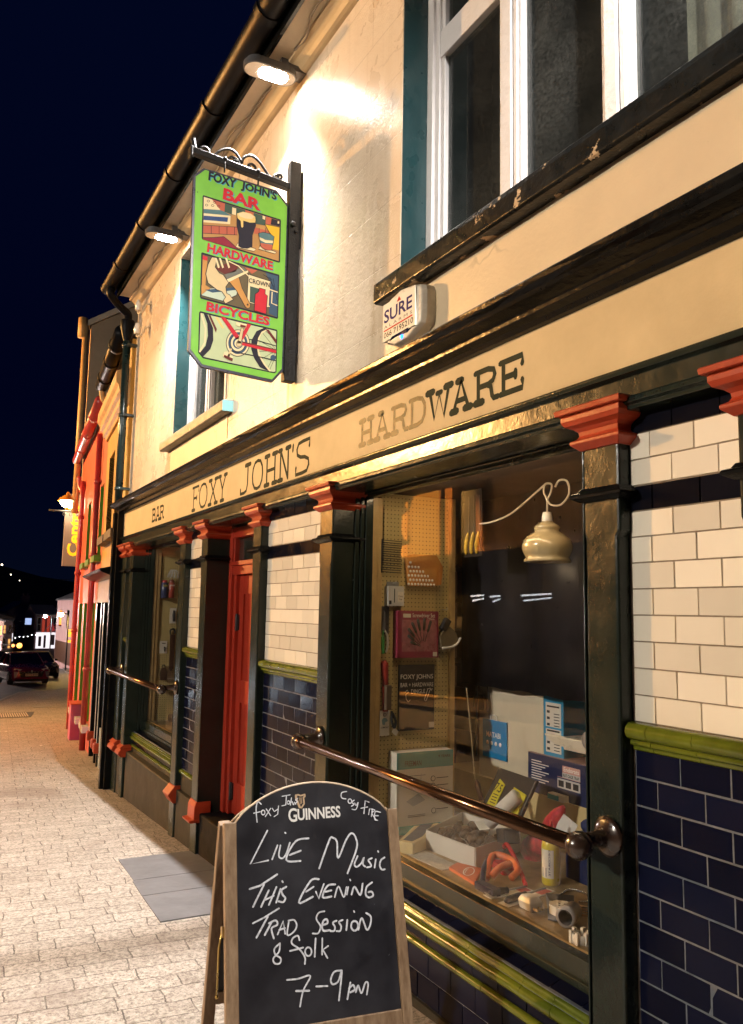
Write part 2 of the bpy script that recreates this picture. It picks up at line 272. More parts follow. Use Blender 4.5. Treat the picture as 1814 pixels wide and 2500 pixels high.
SIGN_ART=[[1,"ink",0,[[0.5989,1.0263],[0.594,1.0316],[0.129,1.0043],[0.1258,0.9953],[0.123,0.7433],[0.1299,0.7376],[0.5878,0.7708],[0.5933,0.7787]]],[2,"tan",0,[[0.5922,1.0214],[0.1343,0.9946],[0.1316,0.7468],[0.5856,0.7805]]],[3,"cream",0,[[0.5922,1.0214],[0.5454,1.019],[0.4934,0.9681],[0.5898,0.9501]]],[3,"rust",0,[[0.5454,1.019],[0.4689,1.0135],[0.4695,0.9642],[0.4934,0.9681]]],[3,"green",0,[[0.4689,1.0135],[0.3466,1.0057],[0.3453,0.972],[0.4268,0.9582],[0.4695,0.9642]]],[3,"rust",0,[[0.3466,1.0057],[0.296,1.0022],[0.2948,0.9697],[0.3453,0.972]]],[3,"green",0,[[0.296,1.0022],[0.2199,0.9981],[0.2221,0.9425],[0.2909,0.9379],[0.2948,0.9697]]],[3,"rust",0,[[0.2199,0.9981],[0.185,0.9958],[0.1892,0.9575],[0.2209,0.9483]]],[3,"ink",0,[[0.185,0.9958],[0.1343,0.9932],[0.1345,0.9585],[0.1892,0.9575]]],[3,"teal",0,[[0.5898,0.9501],[0.4934,0.9681],[0.4695,0.9642],[0.4265,0.9515],[0.4328,0.9432],[0.5887,0.9252]]],[4,"cream",0,[[0.5887,0.9252],[0.4331,0.9498],[0.4337,0.8985],[0.5883,0.8723]]],[5,"blue",0,[[0.5881,0.9108],[0.4472,0.9355],[0.45,0.9079],[0.5883,0.8855]]],[3,"rust",0,[[0.5876,0.8553],[0.3907,0.8916],[0.3889,0.8449],[0.5868,0.8079]]],[3,"rust",0,[[0.2901,0.9162],[0.1975,0.9155],[0.1913,0.895],[0.2886,0.8771]]],[4,"ink",0.004,[[0.5426,0.861],[0.5406,0.8155]]],[4,"ink",0.004,[[0.4972,0.8693],[0.4953,0.824]]],[4,"ink",0.004,[[0.4514,0.8777],[0.4496,0.8327]]],[4,"ink",0.004,[[0.4072,0.8859],[0.4054,0.8411]]],[4,"ink",0.004,[[0.2593,0.9183],[0.258,0.8831]]],[4,"ink",0.004,[[0.2216,0.9275],[0.2203,0.8922]]],[4,"ink",0.004,[[0.5876,0.8553],[0.3907,0.8916]]],[4,"ink",0.004,[[0.5868,0.8079],[0.3889,0.8449]]],[4,"yellow",0,[[0.2266,0.951],[0.1344,0.9544],[0.1345,0.8108],[0.1744,0.8118],[0.1748,0.8838],[0.2002,0.9121]]],[5,"ink",0.005,[[0.2266,0.951],[0.1344,0.9544]]],[5,"ink",0.005,[[0.2266,0.951],[0.2002,0.9121],[0.1748,0.8838]]],[3,"crimson",0,[[0.5857,0.7831],[0.5256,0.7975],[0.4674,0.8167],[0.4268,0.7936],[0.3775,0.7602],[0.5852,0.7714]]],[4,"ink",0.004,[[0.5857,0.7831],[0.5256,0.7975],[0.4674,0.8167],[0.4268,0.7936],[0.3775,0.7602]]],[5,"cream",0,[[0.4252,1.0018],[0.4017,1.0011],[0.4015,0.9605],[0.4256,0.9612]]],[5,"cream",0,[[0.2408,0.9983],[0.2241,0.997],[0.2261,0.9772],[0.2414,0.9789]]],[5,"cream",0,[[0.1468,0.9887],[0.1369,0.9884],[0.1379,0.9743],[0.1477,0.9746]]],[4,"cream",0,[[0.3857,0.7972],[0.2744,0.788],[0.2847,0.7708],[0.394,0.7698]]],[5,"ink",0.004,[[0.3857,0.7972],[0.2744,0.788],[0.2847,0.7708],[0.394,0.7698],[0.3857,0.7972]]],[6,"ink",0,[[0.3976,0.9655],[0.395,0.8986],[0.3794,0.8431],[0.381,0.7795],[0.3592,0.7725],[0.3257,0.7775],[0.2965,0.7951],[0.2977,0.864],[0.2795,0.927],[0.2837,0.967]]],[7,"beige",0,[[0.3965,0.9712],[0.3609,0.9918],[0.3134,0.9923],[0.2869,0.9798],[0.2835,0.9602],[0.2856,0.9446],[0.3181,0.9366],[0.3576,0.939],[0.3561,0.9014],[0.3613,0.8947],[0.3681,0.8985],[0.3722,0.9327],[0.3915,0.9454]]],[8,"cream",0,[[0.3911,0.9712],[0.3608,0.9884],[0.3147,0.9893],[0.2923,0.9771],[0.3054,0.9615],[0.346,0.9541],[0.3785,0.9582]]],[4,"cream",0,[[0.2506,0.8126],[0.1473,0.7968],[0.1567,0.785],[0.2594,0.7901]]],[5,"ink",0.004,[[0.2506,0.8126],[0.1473,0.7968],[0.1567,0.785],[0.2594,0.7901],[0.2506,0.8126]]],[6,"teal",0,[[0.2629,0.8846],[0.2344,0.8983],[0.1928,0.8988],[0.1658,0.8874],[0.1674,0.8512],[0.1782,0.8007],[0.2169,0.7945],[0.2449,0.8058]]],[7,"cream",0,[[0.2593,0.8637],[0.219,0.8555],[0.1705,0.8608],[0.1728,0.8458],[0.2184,0.8379],[0.256,0.8481]]],[7,"rust",0,[[0.2485,0.8294],[0.1752,0.8356],[0.1783,0.802],[0.2169,0.7945],[0.2448,0.8044]]],[8,"ink",0.004,[[0.2629,0.8846],[0.2344,0.8983],[0.1928,0.8988],[0.1658,0.8874],[0.1782,0.8007],[0.2169,0.7945],[0.2449,0.8058],[0.2629,0.8846]]],[5,"ink",0.003,[[0.5578,1.0051],[0.5591,1.0012],[0.5629,0.998],[0.5677,0.9968],[0.5716,0.9979],[0.5732,1.001],[0.5719,1.0049],[0.5681,1.0081],[0.5634,1.0093],[0.5594,1.0082],[0.5578,1.0051]]],[5,"ink",0.003,[[0.5322,0.985],[0.5335,0.9811],[0.5373,0.9779],[0.5421,0.9767],[0.546,0.9779],[0.5477,0.981],[0.5463,0.9848],[0.5426,0.988],[0.5378,0.9893],[0.5338,0.9881],[0.5322,0.985]]],[5,"ink",0.003,[[0.5213,1.0065],[0.5226,1.0027],[0.5264,0.9995],[0.5312,0.9982],[0.5352,0.9994],[0.5368,1.0025],[0.5355,1.0064],[0.5317,1.0096],[0.5269,1.0108],[0.5229,1.0097],[0.5213,1.0065]]],[5,"ink",0.003,[[0.5671,0.9786],[0.5684,0.9748],[0.5721,0.9716],[0.5769,0.9704],[0.5808,0.9715],[0.5824,0.9746],[0.5811,0.9785],[0.5774,0.9817],[0.5726,0.9829],[0.5687,0.9817],[0.5671,0.9786]]],[5,"ink",0.003,[[0.497,0.99],[0.4983,0.9861],[0.5021,0.983],[0.5069,0.9817],[0.5109,0.9829],[0.5126,0.986],[0.5112,0.9899],[0.5074,0.9931],[0.5026,0.9943],[0.4986,0.9932],[0.497,0.99]]],[1,"ink",0,[[0.592,0.691],[0.5871,0.6961],[0.1275,0.6656],[0.1244,0.658],[0.1241,0.4014],[0.1323,0.3972],[0.5843,0.4283],[0.5886,0.4378]]],[2,"olive",0,[[0.584,0.685],[0.1327,0.6549],[0.1313,0.4068],[0.5822,0.4378]]],[3,"orange",0,[[0.5827,0.6551],[0.5557,0.6533],[0.5611,0.511],[0.5813,0.5054]]],[4,"red",0,[[0.5825,0.6788],[0.5566,0.6754],[0.5557,0.6533],[0.5827,0.6551]]],[3,"navy",0,[[0.2121,0.6596],[0.1327,0.6549],[0.1313,0.4068],[0.1829,0.4199],[0.1785,0.6098]]],[3,"palegreen",0,[[0.5724,0.4618],[0.5322,0.4961],[0.3701,0.5362],[0.3815,0.4875],[0.4585,0.4391],[0.5813,0.4471]]],[4,"navy",0,[[0.5638,0.4831],[0.3768,0.5375],[0.3775,0.5214],[0.5185,0.4754]]],[5,"ink",0.004,[[0.5813,0.4471],[0.4585,0.4391],[0.3815,0.4875]]],[3,"orange",0,[[0.5839,0.5049],[0.5611,0.511],[0.5324,0.4993],[0.5723,0.4586],[0.5816,0.4522]]],[4,"brown",0,[[0.5103,0.6187],[0.4416,0.6669],[0.3727,0.6702],[0.3871,0.629],[0.4519,0.5971]]],[4,"grey",0,[[0.4519,0.5971],[0.3482,0.6609],[0.3151,0.64],[0.4291,0.5544]]],[5,"cream",0,[[0.4454,0.5655],[0.3181,0.6487],[0.315,0.6386],[0.4291,0.5544]]],[5,"orange",0,[[0.4253,0.5578],[0.3698,0.5961],[0.3488,0.5366],[0.2958,0.4502],[0.2978,0.4325],[0.3109,0.4233],[0.3246,0.4299],[0.3827,0.5164]]],[6,"ink",0.004,[[0.4253,0.5578],[0.3827,0.5164],[0.3246,0.4299],[0.3109,0.4233],[0.2978,0.4325],[0.2958,0.4502],[0.3488,0.5366],[0.3698,0.5961]]],[6,"ink",0.006,[[0.3119,0.4497],[0.3078,0.4465],[0.3116,0.4417],[0.3158,0.4449],[0.3119,0.4497]]],[6,"sand",0,[[0.5335,0.678],[0.5522,0.6318],[0.5626,0.5746],[0.5476,0.5255],[0.4947,0.496],[0.4673,0.4924],[0.4426,0.4646],[0.4561,0.4422],[0.4411,0.4269],[0.3989,0.4576],[0.4197,0.4824],[0.4369,0.4868],[0.445,0.5233],[0.429,0.5517],[0.4622,0.5909],[0.4846,0.5966],[0.5105,0.6252],[0.5012,0.6814]]],[7,"ink",0.005,[[0.5335,0.678],[0.5522,0.6318],[0.5626,0.5746],[0.5476,0.5255],[0.4947,0.496],[0.4673,0.4924],[0.4426,0.4646],[0.4561,0.4422],[0.4411,0.4269],[0.3989,0.4576],[0.4197,0.4824],[0.4369,0.4868],[0.445,0.5233],[0.429,0.5517],[0.4622,0.5909],[0.4846,0.5966],[0.5105,0.6252],[0.5012,0.6814]]],[8,"cream",0,[[0.5154,0.6795],[0.5036,0.6782],[0.4847,0.6296],[0.4935,0.6224]]],[8,"cream",0,[[0.4915,0.6849],[0.4797,0.6836],[0.4607,0.6348],[0.4696,0.6276]]],[8,"cream",0,[[0.4558,0.6929],[0.4439,0.6916],[0.4248,0.6427],[0.4337,0.6355]]],[4,"cream",0,[[0.3146,0.6267],[0.1786,0.6125],[0.1842,0.4546],[0.3163,0.4594]]],[5,"ink",0.005,[[0.3146,0.6267],[0.1786,0.6125],[0.1842,0.4546],[0.3163,0.4594],[0.3146,0.6267]]],[5,"green",0,[[0.3012,0.5585],[0.2481,0.5548],[0.2514,0.4589],[0.3004,0.4652]]],[6,"cream",0.008,[[0.2191,0.5675],[0.1336,0.5567]]],[6,"cream",0.008,[[0.2051,0.5603],[0.1951,0.4713],[0.1809,0.4606]]],[6,"cream",0.008,[[0.1667,0.5499],[0.1679,0.4834],[0.1343,0.4765]]],[8,"cream",0.008,[[0.4321,0.677],[0.375,0.6617],[0.3336,0.6306],[0.2429,0.5612]]],[7,"red",0,[[0.2455,0.5593],[0.2084,0.5562],[0.2102,0.5302],[0.1948,0.5226],[0.1992,0.4128],[0.2717,0.4189],[0.2699,0.5168],[0.2501,0.5355]]],[8,"ink",0.005,[[0.2455,0.5593],[0.2084,0.5562],[0.2102,0.5302],[0.1948,0.5226],[0.1992,0.4128],[0.2717,0.4189],[0.2699,0.5168],[0.2501,0.5355],[0.2455,0.5593]]],[4,"ink",0.004,[[0.2253,0.6439],[0.1693,0.6253]]],[4,"ink",0.004,[[0.2045,0.6402],[0.1583,0.5869]]],[4,"ink",0.004,[[0.1836,0.6365],[0.1472,0.5484]]],[4,"ink",0.004,[[0.1627,0.6328],[0.1362,0.51]]],[4,"rust",0,[[0.3376,0.6632],[0.2602,0.6613],[0.2932,0.6339]]],[1,"ink",0,[[0.5897,0.3473],[0.5825,0.3564],[0.1315,0.3327],[0.1257,0.3257],[0.123,0.0817],[0.1337,0.0734],[0.1419,0.0721],[0.5563,0.0919],[0.5847,0.1203]]],[2,"mint",0,[[0.5808,0.3464],[0.1326,0.3231],[0.1299,0.0833],[0.1422,0.0787],[0.5535,0.1],[0.5786,0.1251]]],[3,"cream",0.012,[[0.5767,0.3408],[0.5493,0.266],[0.5495,0.1825],[0.5762,0.1268]]],[4,"ink",0,[[0.5642,0.3457],[0.5418,0.3435],[0.5074,0.2737],[0.5031,0.2034],[0.5175,0.1495],[0.5561,0.1009],[0.5747,0.122],[0.5461,0.1639],[0.5347,0.2236],[0.5415,0.2932]]],[3,"brown",0,[[0.5373,0.3431],[0.5244,0.343],[0.4853,0.2712],[0.4896,0.2484],[0.4994,0.2686]]],[3,"beige",0,[[0.4986,0.3401],[0.4804,0.3396],[0.4457,0.2849],[0.4546,0.2807]]],[4,"cream",0,[[0.292,0.2238],[0.2929,0.2075],[0.2968,0.1915],[0.3035,0.1763],[0.3127,0.1628],[0.324,0.1514],[0.3368,0.1427],[0.3507,0.1371],[0.3649,0.1347],[0.379,0.1357],[0.3922,0.1401],[0.404,0.1475],[0.4139,0.1577],[0.4215,0.1703],[0.4265,0.1847],[0.4286,0.2002],[0.4277,0.2163],[0.424,0.2322],[0.4175,0.2472],[0.4085,0.2608],[0.3974,0.2722],[0.3847,0.2811],[0.3709,0.287],[0.3566,0.2895],[0.3425,0.2887],[0.3291,0.2846],[0.3171,0.2772],[0.3069,0.2669],[0.2992,0.2542],[0.2941,0.2396],[0.292,0.2238]]],[5,"ink",0.005,[[0.292,0.2238],[0.2929,0.2075],[0.2968,0.1915],[0.3035,0.1763],[0.3127,0.1628],[0.324,0.1514],[0.3368,0.1427],[0.3507,0.1371],[0.3649,0.1347],[0.379,0.1357],[0.3922,0.1401],[0.404,0.1475],[0.4139,0.1577],[0.4215,0.1703],[0.4265,0.1847],[0.4286,0.2002],[0.4277,0.2163],[0.424,0.2322],[0.4175,0.2472],[0.4085,0.2608],[0.3974,0.2722],[0.3847,0.2811],[0.3709,0.287],[0.3566,0.2895],[0.3425,0.2887],[0.3291,0.2846],[0.3171,0.2772],[0.3069,0.2669],[0.2992,0.2542],[0.2941,0.2396],[0.292,0.2238]]],[5,"navy",0,[[0.304,0.2218],[0.3047,0.2083],[0.3079,0.1949],[0.3135,0.1823],[0.321,0.1711],[0.3303,0.1617],[0.341,0.1544],[0.3524,0.1497],[0.3642,0.1478],[0.3758,0.1486],[0.3868,0.1522],[0.3965,0.1584],[0.4048,0.1669],[0.4111,0.1774],[0.4152,0.1893],[0.4169,0.2022],[0.4162,0.2156],[0.4131,0.2288],[0.4077,0.2413],[0.4003,0.2526],[0.3911,0.2621],[0.3806,0.2694],[0.3692,0.2742],[0.3573,0.2764],[0.3457,0.2757],[0.3346,0.2722],[0.3247,0.266],[0.3163,0.2575],[0.3099,0.247],[0.3057,0.2349],[0.304,0.2218]]],[6,"cream",0,[[0.3173,0.2195],[0.3183,0.2064],[0.3222,0.1937],[0.3287,0.1823],[0.3374,0.1729],[0.3477,0.1662],[0.3589,0.1627],[0.3701,0.1625],[0.3807,0.1656],[0.3899,0.1719],[0.3972,0.1809],[0.4019,0.192],[0.4039,0.2045],[0.403,0.2175],[0.3991,0.2301],[0.3927,0.2415],[0.3841,0.2509],[0.3739,0.2577],[0.3627,0.2613],[0.3514,0.2616],[0.3407,0.2586],[0.3314,0.2523],[0.3241,0.2432],[0.3192,0.232],[0.3173,0.2195]]],[7,"ink",0.004,[[0.3173,0.2195],[0.3183,0.2064],[0.3222,0.1937],[0.3287,0.1823],[0.3374,0.1729],[0.3477,0.1662],[0.3589,0.1627],[0.3701,0.1625],[0.3807,0.1656],[0.3899,0.1719],[0.3972,0.1809],[0.4019,0.192],[0.4039,0.2045],[0.403,0.2175],[0.3991,0.2301],[0.3927,0.2415],[0.3841,0.2509],[0.3739,0.2577],[0.3627,0.2613],[0.3514,0.2616],[0.3407,0.2586],[0.3314,0.2523],[0.3241,0.2432],[0.3192,0.232],[0.3173,0.2195]]],[7,"navy",0,[[0.3305,0.2172],[0.3312,0.2082],[0.3339,0.1996],[0.3385,0.1917],[0.3445,0.1853],[0.3517,0.1807],[0.3595,0.1782],[0.3673,0.178],[0.3747,0.1802],[0.3811,0.1845],[0.3862,0.1906],[0.3895,0.1982],[0.3909,0.2067],[0.3902,0.2156],[0.3875,0.2243],[0.383,0.2321],[0.377,0.2385],[0.3699,0.2432],[0.3621,0.2457],[0.3542,0.246],[0.3468,0.2439],[0.3403,0.2396],[0.3352,0.2334],[0.3319,0.2258],[0.3305,0.2172]]],[8,"cream",0,[[0.3364,0.2142],[0.3372,0.2064],[0.3401,0.1989],[0.3448,0.1926],[0.3509,0.1881],[0.3578,0.1857],[0.3647,0.1857],[0.3711,0.1882],[0.3762,0.1928],[0.3796,0.1991],[0.381,0.2065],[0.3802,0.2143],[0.3773,0.2217],[0.3726,0.228],[0.3666,0.2326],[0.3597,0.235],[0.3527,0.235],[0.3464,0.2326],[0.3412,0.228],[0.3377,0.2217],[0.3364,0.2142]]],[7,"red",0,[[0.4677,0.3459],[0.439,0.3448],[0.3371,0.2324],[0.3562,0.2121]]],[7,"red",0,[[0.3103,0.3347],[0.286,0.3325],[0.3319,0.236],[0.3529,0.2297]]],[8,"red",0,[[0.3378,0.2179],[0.13,0.2071],[0.1309,0.1909],[0.3373,0.2036]]],[8,"brown",0,[[0.3315,0.2255],[0.1302,0.2137],[0.13,0.2071],[0.3378,0.2179]]],[9,"sand",0,[[0.3464,0.303],[0.3305,0.3033],[0.343,0.2144],[0.3639,0.2081]]],[10,"ink",0.003,[[0.3464,0.303],[0.3305,0.3033],[0.343,0.2144],[0.3639,0.2081],[0.3464,0.303]]],[9,"cream",0,[[0.3754,0.3318],[0.3127,0.3289],[0.3186,0.3067],[0.3745,0.3097]]],[10,"brown",0,[[0.3511,0.3219],[0.3178,0.3201],[0.32,0.3078],[0.352,0.3086]]],[9,"sand",0,[[0.3953,0.1702],[0.4078,0.1227],[0.4208,0.1206],[0.4021,0.1755]]],[9,"cream",0,[[0.4387,0.146],[0.4207,0.1516],[0.3883,0.1259],[0.3913,0.1008],[0.4455,0.1204]]],[10,"brown",0,[[0.4394,0.1304],[0.3867,0.1171],[0.3899,0.0997],[0.4402,0.1174]]],[9,"sand",0,[[0.3402,0.2096],[0.3411,0.2029],[0.3443,0.1969],[0.3493,0.1923],[0.3553,0.19],[0.3614,0.1903],[0.3666,0.1931],[0.3703,0.1979],[0.3717,0.2042],[0.3708,0.2108],[0.3676,0.2169],[0.3626,0.2214],[0.3566,0.2238],[0.3505,0.2236],[0.3453,0.2208],[0.3416,0.2159],[0.3402,0.2096]]],[10,"ink",0.003,[[0.3402,0.2096],[0.3411,0.2029],[0.3443,0.1969],[0.3493,0.1923],[0.3553,0.19],[0.3614,0.1903],[0.3666,0.1931],[0.3703,0.1979],[0.3717,0.2042],[0.3708,0.2108],[0.3676,0.2169],[0.3626,0.2214],[0.3566,0.2238],[0.3505,0.2236],[0.3453,0.2208],[0.3416,0.2159],[0.3402,0.2096]]],[5,"ink",0,[[0.2099,0.3279],[0.2538,0.3],[0.2813,0.2422],[0.2807,0.1896],[0.2614,0.1402],[0.2259,0.0933],[0.1916,0.0829],[0.171,0.0808],[0.2064,0.1162],[0.2393,0.1636],[0.2479,0.2149],[0.2415,0.2624],[0.2226,0.3023],[0.1892,0.325]]],[5,"cream",0.012,[[0.1919,0.3218],[0.2277,0.2914],[0.2437,0.2487],[0.2434,0.2025],[0.2283,0.1588],[0.1953,0.1114],[0.1642,0.0819]]],[4,"ink",0.003,[[0.1287,0.2086],[0.2384,0.2497]]],[4,"ink",0.003,[[0.1287,0.2086],[0.2128,0.294]]],[4,"ink",0.003,[[0.1287,0.2086],[0.2373,0.1837]]],[4,"ink",0.003,[[0.1287,0.2086],[0.2208,0.1402]]],[4,"ink",0.003,[[0.1287,0.2086],[0.1784,0.0942]]],[4,"ink",0.003,[[0.1307,0.2685],[0.1997,0.3124]]],[4,"ink",0.003,[[0.1317,0.1748],[0.1645,0.0898]]],[6,"brown",0,[[0.2001,0.323],[0.1795,0.3227],[0.1307,0.2685],[0.1299,0.2445]]],[6,"ink",0.007,[[0.2922,0.2456],[0.2382,0.2457],[0.1972,0.2409],[0.1296,0.2339]]],[6,"ink",0.007,[[0.3949,0.1586],[0.3288,0.1553],[0.2619,0.1546],[0.194,0.1512],[0.1321,0.1467]]],[7,"navy",0,[[0.1313,0.1642],[0.1327,0.1564],[0.1371,0.1497],[0.1435,0.1453],[0.1509,0.1441],[0.1575,0.1464],[0.1623,0.1516],[0.1642,0.1588],[0.1628,0.1665],[0.1585,0.1732],[0.152,0.1776],[0.1447,0.1788],[0.138,0.1766],[0.1332,0.1714],[0.1313,0.1642]]]]
SIGN_EDGE=[[0.6551,1.1336],[0.5997,1.1933],[0.1589,1.1777],[0.0781,1.1038],[0.0778,0.0981],[0.1435,0.0189],[0.5637,0.0436],[0.6406,0.1236]]
SIGN_FACE=[[0.6421,1.1306],[0.5902,1.1839],[0.1626,1.1641],[0.09,1.0937],[0.0906,0.1067],[0.1489,0.034],[0.5593,0.0583],[0.6267,0.1323]]
SIGN_TEXT=[["FOXY","ink",[[0.5708,1.1275],[0.4065,1.1221],[0.4033,1.1776],[0.5681,1.1847]]],["JOHN'S","ink",[[0.3793,1.1165],[0.1591,1.1009],[0.1556,1.166],[0.3748,1.1759]]],["BAR","red",[[0.4831,1.0367],[0.2527,1.0228],[0.2538,1.0928],[0.4794,1.1079]]],["HARDWARE","red",[[0.5618,0.7045],[0.1657,0.6805],[0.1662,0.7364],[0.5577,0.7595]]],["BICYCLES","red",[[0.5523,0.3654],[0.1762,0.3461],[0.1739,0.3988],[0.5483,0.4213]]],["CROWN","ink",[[0.31,0.5767],[0.1842,0.5734],[0.1838,0.6019],[0.3111,0.6046]]]]
SIGN_BAR=[[0.672,1.2678],[0.0758,1.2085]]
SIGN_SCROLL=[[[0.5757,1.2859],[0.5901,1.2715],[0.6109,1.2722],[0.6246,1.2884],[0.619,1.3103],[0.5969,1.3236],[0.5769,1.3159],[0.5716,1.2972],[0.562,1.2729],[0.5458,1.2776],[0.5209,1.3121],[0.4889,1.3406],[0.4493,1.3536],[0.4152,1.343],[0.3868,1.31],[0.3724,1.29]],[[0.3724,1.29],[0.3732,1.3104],[0.3604,1.3314],[0.3336,1.3489],[0.3061,1.3506],[0.2707,1.3295],[0.2345,1.291],[0.2053,1.2573],[0.1766,1.2428]],[[0.4126,1.2784],[0.4327,1.2761],[0.4266,1.2916],[0.4066,1.2974],[0.4026,1.2813],[0.4121,1.2649],[0.4388,1.2607],[0.4561,1.2728],[0.4536,1.2941],[0.4341,1.31],[0.4138,1.309],[0.393,1.2944],[0.3785,1.271],[0.375,1.2686]],[[0.3304,1.2639],[0.324,1.2761],[0.3346,1.2835],[0.3282,1.2957],[0.3112,1.3005],[0.2935,1.2882],[0.2892,1.2651]],[[0.1629,1.255],[0.149,1.2624],[0.1509,1.2759],[0.1637,1.2772],[0.1738,1.2625],[0.1627,1.2481],[0.1415,1.2504],[0.1264,1.2686],[0.1283,1.2822],[0.1427,1.2873],[0.1567,1.282]]]
SIGN_POST=[[0.0785,1.406],[0.029,1.449],[0.0467,0.0882]]
